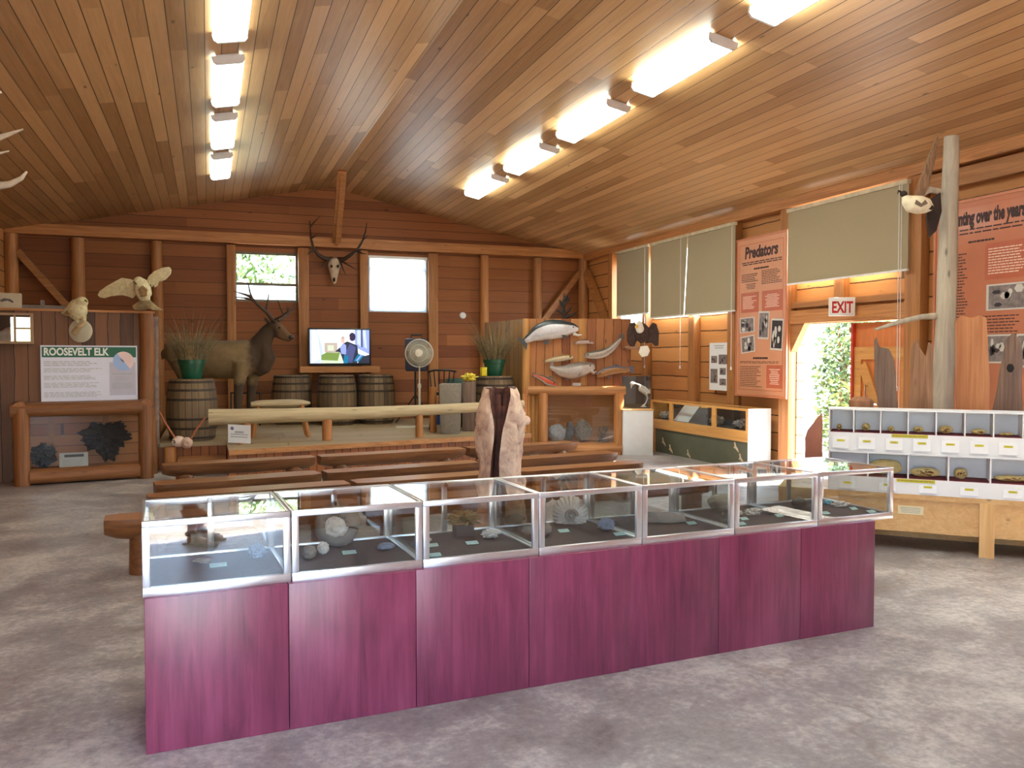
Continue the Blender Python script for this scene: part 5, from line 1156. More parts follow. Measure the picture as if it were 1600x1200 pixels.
def pot(c, lab, hgt, seed, hpot=.29, rt=.2):
    o = thing('grass_pot', lab, 'plant', c); m = MB()
    m.lathe([(rt*.66, .0), (rt*.68, .01), (rt*.93, hpot-.07), (rt*.93, hpot-.065), (rt, hpot-.06), (rt*1.02, hpot), (rt*.94, hpot), (rt*.9, hpot-.05)], 28, c); m.build('pot', POTG, o)
    m = MB(); m.lathe([(.0, hpot-.08), (rt*.88, hpot-.08), (rt*.88, hpot-.05), (0, hpot-.05)], 20, c); m.build('soil', P('soil', srgb(50, 38, 30), .95, var=.4), o)
    m = MB(); rn = random.Random(seed)
    for k in range(420):
        a = rn.random()*6.283; r0 = rn.random()**.5*rt*.85; l = hgt*(.35+.35*rn.random()) if k > 26 else hgt*(.7+.4*rn.random()); sp = (.45+rn.random()*.4)*(.85 if k > 26 else .6)
        b = c + V((r0*math.cos(a), r0*math.sin(a), hpot-.06)); dv = V((math.cos(a)*sp, math.sin(a)*sp, 1)).normalized(); w = .005 if k > 26 else .006
        p1 = b+dv*l*.55; p2 = b+dv*l+V((math.cos(a)*.12*l, math.sin(a)*.12*l, -.06*l)); sdv = V((-math.sin(a), math.cos(a), 0))*w; th = V((math.cos(a), math.sin(a), 0))*w*.5
        m.add([b-sdv, b+sdv, b+th, p1-sdv*.8, p1+sdv*.8, p1+th, p2], [(0, 1, 4, 3), (1, 2, 5, 4), (2, 0, 3, 5), (3, 4, 6), (4, 5, 6), (5, 3, 6)], 0 if k % 3 else 1)
    g = m.build('dry_grass', [GRG, GRS], o); g['kind'] = 'stuff'
pot(b1+V((0, 0, .921)), 'green pot of dry grass on the left barrel in front of the elk rump', 1.0, 5)
pot(bR+V((0, 0, .921)), 'green pot of dry grass on the right-hand barrel by the fish partition', 1.05, 8)
# little log bench
la_, lb_ = atd(392, 632, 12.9), atd(484, 629.5, 13.2); ob = thing('log_bench', 'small pale slab bench on stage behind the log rail', 'bench', ((la_.x+lb_.x)/2, (la_.y+lb_.y)/2, ZS_))
m = MB(); m.tube([lerp(la_, lb_, i/8) for i in range(9)], [(.04, .13), (.06, .16)]+[(.065, .17)]*5+[(.055, .15), (.02, .1)], 14, ref=(0, 0, 1), amp=.06); m.build('seat', RAILW, ob)
for t, sx in ((.12, -1), (.85, 1)):
    for sy in (-.1, .1): q = lerp(la_, lb_, t); m = MB(); m.tube([q+V((0, sy, -.02)), V((q.x+sx*.1, q.y+sy*1.5, ZS_))], .034, 8); m.build('leg', LOG, ob)
# ================================================================== elk
dK = 14.3; yg = 558 + (H-ZS_)*F/dK; sc = dK/F
def ek(px, py, off=0): return atd(px, py, dK+off)
EO = onz(375, yg, ZS_); elk = thing('stuffed_elk', 'stuffed bull elk with antlers standing on the stage, facing right', 'elk', EO)
mE, nt, bs = nt_new('elk_coat'); tc = N(nt, 'ShaderNodeTexCoord'); sp_ = N(nt, 'ShaderNodeSeparateXYZ'); L(nt, tc.outputs['Object'], sp_.inputs[0])
nz = noise_n(nt, tc.outputs['Object'], 7, 5); ux = math_n(nt, 'ADD', math_n(nt, 'MULTIPLY', sp_.outputs['X'], RT.x), math_n(nt, 'MULTIPLY', sp_.outputs['Y'], RT.y))
# tan saddle, dark neck, dark legs and belly (the animal's own markings)
neck = ramp(nt, math_n(nt, 'ADD', math_n(nt, 'ADD', ux, math_n(nt, 'MULTIPLY', nz, .3)), math_n(nt, 'MULTIPLY', sp_.outputs['Z'], .12)), [(.46, (0,)*3), (.58, (1,)*3)])
headm = ramp(nt, ux, [(.62, (0,)*3), (.72, (1,)*3)])
low = ramp(nt, math_n(nt, 'ADD', sp_.outputs['Z'], math_n(nt, 'MULTIPLY', nz, .25)), [(.88, (1,)*3), (1.08, (0,)*3)])
c_ = mixc(nt, math_n(nt, 'MAXIMUM', neck, low), mixc(nt, nz, srgb(104, 84, 58), srgb(142, 118, 84)), mixc(nt, nz, srgb(52, 37, 26), srgb(76, 55, 38)))
c_ = mixc(nt, math_n(nt, 'MULTIPLY', headm, math_n(nt, 'SUBTRACT', 1.0, low)), c_, srgb(104, 76, 52))
L(nt, c_, bs.inputs['Base Color']); bs.inputs['Roughness'].default_value = .85; bump_n(nt, bs, noise_n(nt, tc.outputs['Object'], 60, 4), .3, .01)
m = MB()
body = [(262, 560), (268, 556), (285, 557), (310, 560), (340, 562), (365, 562), (388, 560), (402, 558)]
br_ = [(14, 10), (22, 17), (27, 22), (29, 25), (30, 26), (30, 25), (29, 21), (22, 16)]
m.tube([ek(*p) for p in body], [(a*sc, b*sc) for a, b in br_], 20, ref=(0, 0, 1))
m.tube([ek(392, 560), ek(402, 548), ek(411, 532), ek(419, 518), ek(426, 510)], [(23*sc, 16*sc), (21*sc, 13*sc), (16*sc, 10*sc), (12*sc, 8*sc), (10*sc, 7*sc)], 16, ref=RT)
m.tube([ek(404, 545), ek(414, 545), ek(418, 560), ek(411, 575), ek(400, 583)], [10*sc, 12*sc, 13*sc, 12*sc, 8*sc], 12)
m.tube([ek(421, 509), ek(427, 509), ek(435, 514), ek(444, 521), ek(452, 527), ek(457, 529)], [7*sc, (10*sc, 8*sc), (10*sc, 8*sc), (7.5*sc, 6*sc), (5.5*sc, 4.5*sc), (4*sc, 3.6*sc)], 14)
m.tube([ek(433, 522), ek(444, 528), ek(453, 532)], [6*sc, 4.5*sc, 3*sc], 10)
for s_ in (-1, 1): m.tube([ek(421, 505, s_*.06), ek(416, 500, s_*.16), ek(412, 497, s_*.2)], [(3*sc, 2*sc), (4.5*sc, 2*sc), (1*sc, 1*sc)], 8)
for x, s_, dx in ((372, -1, 0), (392, 1, 4)):
    o_ = s_*.17; m.tube([ek(x+6, 565, o_), ek(x+3, 590, o_), ek(x+1, 608, o_), ek(x, 622, o_), ek(x-1, 648, o_), ek(x, 662, o_), ek(x+1, yg-7*0-6, o_)], [15*sc, 10*sc, 7.5*sc, 7*sc, 5*sc, 4.6*sc, 5.5*sc], 12)
for x, s_ in ((288, -1), (304, 1)):
    o_ = s_*.17; m.tube([ek(x-4, 560, o_), ek(x+4, 585, o_), ek(x+2, 602, o_), ek(x-8, 622, o_), ek(x-6, 645, o_), ek(x-4, 662, o_), ek(x-3, yg-6, o_)], [20*sc, 15*sc, 10*sc, 6.5*sc, 5*sc, 4.8*sc, 5.5*sc], 12)
m.tube([ek(262, 548), ek(256, 553), ek(254, 562)], [7*sc, 6*sc, 2*sc], 8)
m.build('body', mE, elk, remesh=.022, smooth=5)
for x, s_, k in ((374, -1, 0), (394, 1, 0), (285, -1, 0), (301, 1, 0)):
    o_ = s_*.17; q = ek(x, yg, o_); q.z = ZS_; m = MB()
    for e in (-.028, .028): m.tube([q+V((-.03, e, .0)), q+V((.0, e, .05)), q+V((-.01, e*.7, .09))], [(.05, .025), (.045, .028), (.04, .03)], 8)
    m.v = [V((v.x, v.y, max(v.z, ZS_+.001))) for v in m.v]; m.build('hoof', BLACK, elk)
m = MB(); m.ell(ek(455, 527, -.02), (.05, .05, .04)); m.build('muzzle', P('dark_muzzle', srgb(62, 44, 40), .5), elk)
for s_ in (-1, 1): m = MB(); m.ell(ek(437, 512, s_*.085), (.02, .02, .02)); m.build('eye', EYEM, elk)
ANT = P('antler_brown', srgb(70, 48, 34), .6, var=.4, scale=14, bump=.3); ANTT = P('antler_tip', srgb(176, 152, 118), .5, var=.2)
def antler(par, ev, paths, mat=ANT):
    m = MB()
    for pts in paths:
        P2 = [ev(*p[:2], p[2] if len(p) > 2 else 0) for p in pts]; r0 = pts[0][3] if len(pts[0]) > 3 else .022; n_ = len(P2)
        m.tube(P2, [max(.004, r0*(1-.85*i/(n_-1))) if n_ > 1 else r0 for i in range(n_)], 9, amp=.15, freq=12)
    return m.build('antler', mat, par, sharp=60)
antler(elk, ek, [[(429, 502, -.06, .045), (424, 497, -.15), (417, 488, -.22), (404, 477, -.28), (394, 466, -.3), (390, 455, -.3), (387, 437, -.28)], [(416, 487, -.22, .032), (418, 475, -.24), (420, 457, -.26)], [(397, 469, -.3, .032), (385, 466, -.32), (367, 464, -.34)], [(393, 464, -.3, .03), (382, 460, -.34), (365, 455, -.36)], [(428, 500, -.1, .02), (440, 494, -.22), (450, 486, -.3), (453, 478, -.3)]])
antler(elk, ek, [[(433, 501, .06, .045), (440, 497, .16), (450, 490, .28), (456, 484, .36), (460, 474, .42)], [(450, 489, .28, .018), (449, 482, .3), (449, 476, .3)], [(455, 485, .34, .018), (461, 482, .36), (460, 475, .36)], [(444, 494, .2, .02), (437, 478, .3), (432, 462, .36)]])
# black low frame behind the elk
m = MB(); d_ = 15.2
for a, b in (((360, 614), (407, 614)), ((361, 614), (361, 660)), ((406, 614), (406, 660))): m.tube([atd(*a, d_), (atd(*b, d_) if b[1] < 650 else V((atd(*b, d_).x, atd(*b, d_).y, ZS_)))], .014, 7)
tag(m.build('luggage_rack', BLKM, origin=V((atd(383, 650, d_).x, atd(383, 650, d_).y, ZS_))), 'thin black metal rack standing behind the elk legs', 'rack')
# ================================================================== television on its shelf
YT = YB-.42; v0 = ony(482, 513, YT); v1 = ony(579, 571, YT); TVW = v1.x-v0.x; TVH = v0.z-v1.z
sh = thing('wall_shelf', 'wooden shelf on the back wall under the television', 'shelf', ((v0.x+v1.x)/2, YB-.1, v1.z-.1))
zsh = v1.z-.012; xa, xb = ony(467, 575, YT).x, ony(591, 575, YT).x
m = MB(); m.box((xa, YT-.2, zsh-.12), (xb, YB-.11, zsh-.005)); m.build('board', LOGX, sh)
for x in (xa+.2, xb-.2): m = MB(); m.bar((x, YB-.14, zsh-.62), (x, YT-.1, zsh-.13), .08, .06, (1, 0, 0)); m.build('bracket', LOGX, sh)
tv = thing('television', 'flat television showing two people, on the back wall shelf', 'television', ((v0.x+v1.x)/2, YT, zsh))
pl = Pl((v0.x, YT, v1.z), (1, 0, 0), (0, 0, 1))
m = MB(); pl.rect(m, -.01, .0, TVW+.01, TVH+.01, -.05, .0); m.build('cabinet', BLACK, tv, bevel=.006)
m = MB(); m.box(((v0.x+v1.x)/2-.25, YT-.1, zsh-.003), ((v0.x+v1.x)/2+.25, YT+.12, v1.z)); m.build('stand', BLACK, tv)
cols = [(.55, .62, .8), (.95, .95, 1), (.05, .06, .1), (.12, .14, .3), (.25, .35, .12), (.5, .45, .42), (.35, .42, .7), (.7, .5, .45), (.0, .25, .4), (.6, .66, .55), (.06, .05, .12)]
TVM = [emit('screen_tone%d' % i, tuple(v**1.4 for v in c), .95) for i, c in enumerate(cols)]
m = MB(); w, h = TVW, TVH; z = [0.001]
def tp(mi, *pts): pl.poly(m, [(a*w, b*h) for a, b in pts], z[0], z[0]+.0006, mi); z[0] += .0006
tp(1, (.02, .06), (.98, .06), (.98, .97), (.02, .97)); tp(0, (.02, .06), (.24, .06), (.22, .5), (.14, .97), (.02, .97)); tp(1, (.05, .08), (.18, .2), (.14, .9), (.06, .93))
tp(9, (.2, .06), (.55, .06), (.5, .35), (.22, .3)); tp(4, (.2, .12), (.46, .1), (.5, .36), (.3, .38), (.2, .28)); tp(9, (.2, .07), (.5, .07), (.48, .13), (.2, .15)); tp(5, (.25, .36), (.46, .34), (.46, .62), (.25, .64)); tp(1, (.24, .62), (.6, .62), (.6, .95), (.24, .95)); tp(9, (.3, .4), (.4, .4), (.4, .55), (.3, .55))
tp(6, (.74, .5), (.98, .3), (.98, .97), (.74, .97)); tp(0, (.78, .6), (.84, .5), (.84, .97), (.78, .97)); tp(0, (.9, .5), (.94, .45), (.92, .97), (.86, .97)); tp(3, (.84, .5), (.87, .5), (.87, .97), (.84, .97))
tp(2, (.42, .38), (.5, .36), (.56, .06), (.78, .06), (.8, .3), (.78, .55), (.62, .66), (.55, .6), (.5, .5)); tp(6, (.5, .5), (.56, .6), (.6, .55), (.6, .3), (.52, .32)); tp(3, (.58, .08), (.7, .08), (.76, .5), (.66, .6), (.6, .4)); tp(7, (.52, .62), (.57, .6), (.58, .72), (.54, .76), (.51, .7)); tp(5, (.51, .72), (.58, .72), (.57, .8), (.53, .8))
tp(10, *[(.7+.055*math.cos(t*.628), .78+.12*math.sin(t*.628)) for t in range(10)]); tp(7, (.645, .7), (.66, .72), (.66, .8), (.645, .78))
tp(8, (.55, .06), (.62, .06), (.64, .24), (.57, .3)); tp(8, (.72, .12), (.8, .32), (.92, .26), (.8, .1)); tp(6, (.76, .14), (.84, .3), (.86, .28), (.78, .12)); tp(2, (.78, .06), (.98, .06), (.98, .3), (.88, .25))
m.build('screen', TVM, tv)
# elk skull with antlers between the windows
dQ = 16.4
def kq(px, py, off=0): return atd(px, py, dQ+off)
es = thing('elk_skull', 'pale elk skull with wide dark antlers mounted between the back windows', 'skull', kq(523, 408, .0))
m = MB(); m.tube([kq(523, 404), kq(523, 410), kq(522, 420), kq(522, 431), kq(522, 441), kq(522, 444)], [(.10, .08), (.125, .10), (.11, .09), (.075, .07), (.05, .05), (.02, .03)], 14, ref=RT)
for s_ in (-1, 1): m.ell(kq(523+s_*8, 414, -.03), (.035, .05, .045))
m.build('skull', P('skull_bone', srgb(206, 184, 158), .7, var=.2, scale=10), es, remesh=.018, smooth=3)
for s_ in (-1, 1): m = MB(); m.ell(kq(523+s_*5, 416, -.10), (.024, .03, .03)); m.build('eye_socket', P('socket', srgb(50, 36, 30), .9) if s_ < 0 else bpy.data.materials['socket'], es)
m = MB(); m.ell(kq(522, 437, -.06), (.025, .03, .045)); m.build('nose_opening', bpy.data.materials['socket'], es)
m = MB(); m.box((kq(523, 408).x-.06, kq(523, 408, .1).y, kq(523, 420).z), (kq(523, 408).x+.06, YB-.005, kq(523, 408).z)); m.build('mount', LOGX, es)
antler(es, kq, [[(519, 405, 0, .048), (507, 404, -.1), (497, 398, -.18), (490, 388, -.24), (486, 372, -.26), (485, 358, -.22), (484, 345, -.15)], [(491, 391, -.22, .026), (484, 394, -.3), (480, 398, -.34)], [(486, 372, -.26, .022), (492, 369, -.32), (497, 367, -.34)], [(485, 354, -.2, .02), (492, 346, -.2), (500, 338, -.2)], [(513, 406, -.04, .026), (506, 414, -.2), (500, 420, -.3)]])
antler(es, kq, [[(528, 405, 0, .048), (538, 405, -.1), (550, 397, -.18), (560, 388, -.24), (567, 375, -.26), (571, 362, -.22), (573, 348, -.15)], [(558, 392, -.22, .026), (566, 396, -.3), (574, 397, -.34)], [(568, 374, -.26, .02), (572, 371, -.3), (575, 367, -.3)], [(534, 408, -.04, .026), (544, 414, -.2), (558, 422, -.3)], [(531, 408, -.04, .022), (536, 420, -.2), (541, 431, -.3)]])
# white round plate on the wall
q = ony(723, 493, YB-.001); m = MB(); m.lathe([(.0, 0), (.07, .0), (.07, .012), (.055, .03), (0, .034)], 20, q, Matrix.Rotation(R(90), 3, 'X')); tag(m.build('wall_disc', WHITE, origin=q), 'small white round plate on the back wall', 'plate')
# ================================================================== fan, speaker, chair and things at the right of the stage
cF = onst(656, 668); fd = (cF-EYE).dot(FW); fan = thing('pedestal_fan', 'white pedestal fan with round wire guard on stage', 'fan', cF, -YAW)
FWH = P('fan_white', srgb(206, 200, 184), .45, var=.03); hub = atd(655, 552, fd)
m = MB(); m.box((-.42, -.03, 0), (.42, .03, .03), 0, Matrix.Translation(cF) @ Matrix.Rotation(-YAW+.15, 4, 'Z')); m.box((-.03, -.35, 0), (.03, .35, .028), 0, Matrix.Translation(cF) @ Matrix.Rotation(-YAW+.15, 4, 'Z')); m.lathe([(.07, .03), (.05, .07), (.03, .1)], 14, cF); m.build('base', FWH, fan)
m = MB(); m.tube([cF+V((0, 0, .05)), V((hub.x, hub.y, hub.z-.55)), ], .022, 10); m.tube([V((hub.x, hub.y, hub.z-.6)), V((hub.x, hub.y, hub.z-.03))+FH*.05], .015, 10); m.lathe([(.03, 0), (.034, .03), (.03, .08)], 10, V((hub.x, hub.y, hub.z-.62))); m.build('pole', FWH, fan)
m = MB(); m.tube([hub+FH*.02, hub+FH*.1, hub+FH*.2], [.07, .075, .05], 14); m.build('motor', FWH, fan)
Rg = 22*fd/F; m = MB(); MF = Matrix((RT, V((0, 0, 1)), -FH)).transposed()
def ringp(r_, z, k): return [hub + MF @ V((r_*math.cos(a*math.tau/k), r_*math.sin(a*math.tau/k), z)) for a in range(k+1)]
for r_, z in ((Rg, 0), (Rg*.98, .04), (Rg*.98, -.04), (Rg*.6, .075), (Rg*.6, -.075)): m.tube(ringp(r_, z, 32), .006, 5, caps=False)
for k in range(60):
    a = k*math.tau/60; c_, s_ = math.cos(a), math.sin(a)
    for f_ in (1, -1): m.tube([hub + MF @ V((r_*c_, r_*s_, z*f_)) for r_, z in ((.05, .09), (Rg*.6, .078), (Rg*.98, .04), (Rg, 0))], .0028, 4, caps=False)
m.build('wire_guard', FWH, fan)
m = MB(); m.lathe([(.0, .11), (.06, .108), (.075, .09), (.0, .085)], 20, hub, MF); m.build('badge', P('fan_badge', srgb(222, 214, 196), .4), fan)
for k in range(5):
    a = k*math.tau/5; m = MB(); q = [(.05, -.03, .02), (Rg*.5, -.12, .035), (Rg*.85, -.06, .03), (Rg*.87, .08, -.02), (Rg*.5, .1, -.035), (.05, .03, -.02)]
    rot = Matrix.Rotation(a, 3, 'Z'); m.prism([hub + MF @ (rot @ V(v)) for v in q], FH*.006); m.build('blade', P('fan_blade', srgb(150, 144, 132), .4), fan) if k == 0 else m.build('blade', bpy.data.materials['fan_blade'], fan)
ds = fd+.75; sp0 = V((atd(649, 600, ds).x, atd(649, 600, ds).y, ZS_)); spk = thing('loudspeaker', 'dark bluish loudspeaker behind the fan on a tripod stand', 'speaker', atd(650, 575, ds), -YAW)
a0, a1 = atd(634, 580, ds), atd(668, 529, ds); m = MB(); c = (a0+a1)/2; MM = Matrix.Translation(c) @ Matrix.Rotation(-YAW, 4, 'Z'); hw, hh = (a1-a0).dot(RT)/2, (a1.z-a0.z)/2
m.box((-hw, -.15, -hh), (hw, .18, hh), 0, MM); m.build('cabinet', P('speaker_blue', srgb(58, 56, 78), .6, var=.1), spk, bevel=.04)
m = MB(); m.tube([MM @ V((-.1, 0, hh-.01)), MM @ V((-.1, 0, hh+.06)), MM @ V((.1, 0, hh+.06)), MM @ V((.1, 0, hh-.01))], .015, 8); m.build('handle', BLACK, spk)
ss = thing('speaker_stand', 'black tripod stand under the loudspeaker behind the fan', 'stand', sp0); m = MB(); m.tube([sp0+V((0, 0, .1)), V((sp0.x, sp0.y, c.z-hh))], .02, 8); m.build('pole', BLKM, ss)
for k in range(3): a = k*2.1+.3; m = MB(); m.tube([sp0+V((0, 0, .55)), sp0+V((.42*math.cos(a), .42*math.sin(a), .01))], .013, 6); m.build('leg', BLKM, ss)
# black spindle chair
cc = onst(690, 672)+FH*.25; dc = (cc-EYE).dot(FW); ch = thing('spindle_chair', 'black spindle-back chair behind the stage fan', 'chair', cc, -YAW); MC = Matrix.Translation(cc) @ Matrix.Rotation(-YAW, 4, 'Z'); t_ = lambda *p: MC @ V(p)
topz = atd(690, 578, dc).z-ZS_; seatz = .62
m = MB(); m.tube([t_(-.24, -.12, topz-.03), t_(-.12, -.2, topz), t_(0, -.23, topz), t_(.12, -.2, topz), t_(.24, -.12, topz-.03)], (.018), 8); m.build('top_rail', BLACK, ch)
for x in (-.21, -.13, -.045, .045, .13, .21): m = MB(); m.tube([t_(x*.8, -.17, seatz), t_(x*1.03, -.13-.1*(1-abs(x)*4), topz-.005)], .011, 6); m.build('spindle', BLACK, ch)
m = MB(); m.tube([t_(0, 0, seatz-.025), t_(0, 0, seatz+.015)], .22, 20); m.build('seat', BLACK, ch)
for x, y in ((-1, -1), (1, -1), (1, 1), (-1, 1)): m = MB(); m.tube([t_(x*.14, y*.14, seatz-.02), t_(x*.21, y*.2, 0)], .017, 8); m.build('leg', BLACK, ch)
m = MB(); m.tube([t_(.18*math.cos(a*.5236), .18*math.sin(a*.5236), .25) for a in range(13)], .01, 6); m.build('foot_ring', BLACK, ch)
# grey canvas box, green bin, yellow things on the table
def crate(lab, name, cat, x0, x1, ytop, d, dep, mat, base=None, taper=.0):
    a, b = atd(x0, ytop, d), atd(x1, ytop, d); z0 = ZS_ if base is None else base; c = (a+b)/2 + FH*dep/2; w = (b-a).length/2; M_ = Matrix.Translation((c.x, c.y, z0)) @ Matrix.Rotation(-YAW, 4, 'Z'); m = MB(); hz = a.z-z0
    m.hexa([M_ @ V(p) for p in ((-w*(1-taper), -dep/2, 0), (w*(1-taper), -dep/2, 0), (w*(1-taper), dep/2, 0), (-w*(1-taper), dep/2, 0), (-w, -dep/2, hz), (w, -dep/2, hz), (w, dep/2, hz), (-w, dep/2, hz))])
    return tag(m.build(name, mat, origin=(c.x, c.y, z0), bevel=.015), lab, cat), a.z
crate('grey canvas bin with a sloping top between chair and barrels', 'canvas_bin', 'bin', 686, 719, 600, 13.5, .4, P('grey_canvas', srgb(134, 124, 112), .85, var=.12, scale=20), taper=.1)
cr, zt = crate('low brown wooden chest left of the right-hand potted barrel', 'storage_chest', 'chest', 722, 742, 597, 14.0, .5, DWG)
crate('dark green storage tub behind the grey canvas bin', 'storage_tub', 'tub', 697, 724, 592, 14.8, .4, P('dark_green', srgb(30, 66, 54), .5))
for lab, x0, x1, y0, nm in (('crumpled yellow cloth on the brown wooden chest', 734, 748, 586, 'yellow_cloth'), ):
    b = atd(733, 597, 14.2); b.z = zt+.001; m = MB(); m.ell(b+V((0, 0, .05)), (.11, .1, .06), None, 0, 4, .7, 3, 5)
    zm = min(v.z for v in m.v)
    for v in m.v: v.z += zt+.001-zm
    tag(m.build(nm, P('yellow_cloth', srgb(216, 196, 70), .8, var=.15), origin=b), lab, 'cloth')
q = bR + V((-.235, -.1, .922)); m = MB(); m.box((-.05, -.04, 0), (.05, .04, .15), 0, Matrix.Translation(q) @ Matrix.Rotation(.2, 4, 'Z')); tag(m.build('yellow_box', P('bright_yellow', srgb(226, 204, 40), .6), origin=q, bevel=.005), 'bright yellow box on the right-hand barrel beside the pot', 'box')
q = onst(684, 664); q += FH*.15; m = MB(); m.lathe([(.045, 0), (.05, .01), (.05, .22), (.03, .27), (.02, .28), (.02, .32)], 14, V((q.x, q.y, ZS_))); tag(m.build('water_bottle', P('blue_bottle', srgb(60, 90, 190), .3), origin=(q.x, q.y, ZS_)), 'blue bottle standing on stage in front of the chair', 'bottle')
q = onst(677, 675); m = MB(); m.tube([V((q.x, q.y, ZS_)), V((q.x, q.y, ZS_+.75))], .06, 10, amp=.06); tag(m.build('stage_post', LOG, origin=(q.x, q.y, ZS_)), 'short upright log post between the fan and the canvas bin', 'post')
# ================================================================== left partition with elk board and glass case
YPL = 12.42
pa, pb_ = onz(26, 760, 0), onz(243, 746, 0)
PLD = V((pb_.x-pa.x, pb_.y-pa.y, 0)).normalized(); PLN = V((-PLD.y, PLD.x, 0)); PL0 = V((pb_.x, pb_.y, 0)); PANG = math.atan2(PLD.y, PLD.x)
def lp(a, n, z): return PL0 + PLD*a + PLN*n + V((0, 0, z))      # a runs to the right, 0 at the partition's right end
def lpx(px, py, n=0.5):                                         # pixel -> (a, z) on the plane at depth n
    r = ray(px, py); t = (PL0+PLN*n-EYE).dot(PLN)/r.dot(PLN); p = EYE+r*t; return (p-PL0).dot(PLD), p.z
def lbox(mb, a0, a1, n0, n1, z0, z1, mi=0):
    return mb.hexa([lp(*q) for q in ((a0, n0, z0), (a1, n0, z0), (a1, n1, z0), (a0, n1, z0), (a0, n0, z1), (a1, n0, z1), (a1, n1, z1), (a0, n1, z1))], mi)
NF = .45                                                        # slab face sits behind the case front
aR, zTop = lpx(244, 490, NF); aL = -3.0
lpn = thing('slab_partition', 'left partition of upright dark slab boards carrying the elk board', 'partition', lp(aL/2, NF, 0), PANG)
m = MB(); lbox(m, aL, aR-.1, NF, NF+.06, 0, zTop); m.build('front_boards', planks('slab_boards_left', 'X', 'Z', .16, srgb(70, 44, 32), srgb(136, 90, 58), seg=9, groove=.06, rough=.55, wob=.06, dark=.25, knots=.7), lpn)
m = MB(); lbox(m, aR-.1, aR-.04, NF+.07, NF+1.5, ZS_+.01, zTop); m.build('side_boards', SLABY, lpn)
m = MB(); m.tube([lp(aR-.13+.012*math.sin(i), NF+.0, i*zTop/10) for i in range(11)], [(.115-.002*i) for i in range(11)], 14, amp=.1, freq=4); m.build('corner_log', LOGD, lpn)
m = MB(); m.tube([lp(aR-.02, NF+.12, ZS_+.005), lp(aR-.02, NF+.12, zTop-.04)], .05, 10, amp=.3, seed=3); m.build('bark_edge', P('grey_bark', srgb(120, 100, 92), .9, var=.4, scale=10, bump=.5), lpn)
m = MB(); lbox(m, aL, aR-.02, NF-.02, NF+.45, zTop, zTop+.03); m.build('top_board', LOGX, lpn)
# log-framed case
c0, _ = lpx(34, 700, 0); c1, _ = lpx(222, 700, 0); cz1 = lpx(130, 638, .0)[1]; cz0 = lpx(130, 745, 0)[1]
lc = thing('log_framed_case', 'log-framed glass case below the elk board at the left', 'display case', lp((c0+c1)/2, .2, 0), PANG)
for a in (c0, c1+.05):
    m = MB(); m.tube([lp(a, .0, 0), lp(a, .0, cz1+.02)], .095, 14, amp=.06); m.build('corner_post', LOGD, lc)
m = MB(); m.tube([lp(c0-.12, .0, cz1-.01), lp(c1+.05, .0, cz1-.01)], .085, 14, amp=.06); m.build('top_rail', LOGDX, lc)
for aa, nn in ((c1+.06, NF-.12), (c0-.02, NF-.02)): m = MB(); m.tube([lp(aa, -.06, cz1+.02), lp(aa, nn, cz1+.02)], .083, 14); m.build('side_rail', LOGDY, lc)
m = MB(); m.tube([lp(c0+.08, .02, .11), lp(c1-.03, .02, .11)], .10, 14, amp=.06); m.build('bottom_rail', LOGDX, lc)
CPN = wood('case_pine', srgb(150, 96, 52), srgb(184, 126, 74), 'X')
m = MB(); lbox(m, c0, c1+.05, .02, NF-.03, cz1+.05, cz1+.08); m.build('lid', LOGDX, lc)
m = MB(); lbox(m, c0, c1, NF-.04, NF-.015, .05, cz1+.04); m.build('back_board', planks('case_back_planks', 'Z', 'X', .15, srgb(150, 92, 50), srgb(184, 122, 70), seg=6, groove=.05), lc)
m = MB(); lbox(m, c0+.02, c1-.0, .05, NF-.04, .15, .19); m.build('floor_board', CPN, lc)
for aa in (c0+.3, c0+.95): m = MB(); lbox(m, aa, aa+.07, NF-.06, NF-.04, .19, cz1-.08); m.build('back_batten', CPN, lc)
m = MB(); m.hexa([lp(*q) for q in ((c0+.07, .05, .185), (c1-.02, .05, .185), (c1-.02, .056, .185), (c0+.07, .056, .185), (c0+.07, -.01, cz1-.06), (c1-.02, -.01, cz1-.06), (c1-.02, -.004, cz1-.06), (c0+.07, -.004, cz1-.06))]); m.build('front_pane', GLASS_DIM, lc)
FUR = P('black_fur', srgb(38, 30, 28), .95, var=.5, scale=30, bump=.6)
def furry(px, py, r, lab, nm, seed):
    a, _ = lpx(px, py, .22); m = MB(); b = lp(a, .22, .192); m.ell(b+V((0, 0, r[2])), r, Matrix.Rotation(PANG, 3, 'Z'), 0, 5, .55, 3.2, seed)
    zm = min(v.z for v in m.v)
    for v in m.v: v.z += .192-zm
    return m, b
m, b = furry(67, 718, (.13, .1, .13), '', '', 3); tag(m.build('fur_specimen', FUR, origin=b), 'small dark bristly clump at the left inside the log-framed elk case', 'specimen')
a, zf_ = lpx(165, 682, .22); hide = thing('dark_hide', 'big black shaggy hide hung in the log-framed elk case', 'hide', lp(a, .3, zf_))
m = MB(); m.ell(lp(a, .28, zf_), (.25, .08, .16), Matrix.Rotation(PANG, 3, 'Z'), 0, 5, .6, 3, 9); m.ell(lp(a+.03, .28, zf_-.17), (.12, .06, .14), Matrix.Rotation(PANG, 3, 'Z'), 0, 4, .6, 3, 4); m.build('pelt', FUR, hide)
m = MB(); m.tube([lp(a, .3, zf_), lp(a, NF-.05, zf_)], .02, 8); m.build('hook', BLKM, hide)
q0 = lpx(93, 736, .08); q1 = lpx(138, 711, .08); m = MB(); pl = Pl(lp((q0[0]+q1[0])/2, .09, .192), PLD, V((0, 0, 1))+PLN*.35); w = (q1[0]-q0[0])/2; h = max(.2, q1[1]-q0[1])
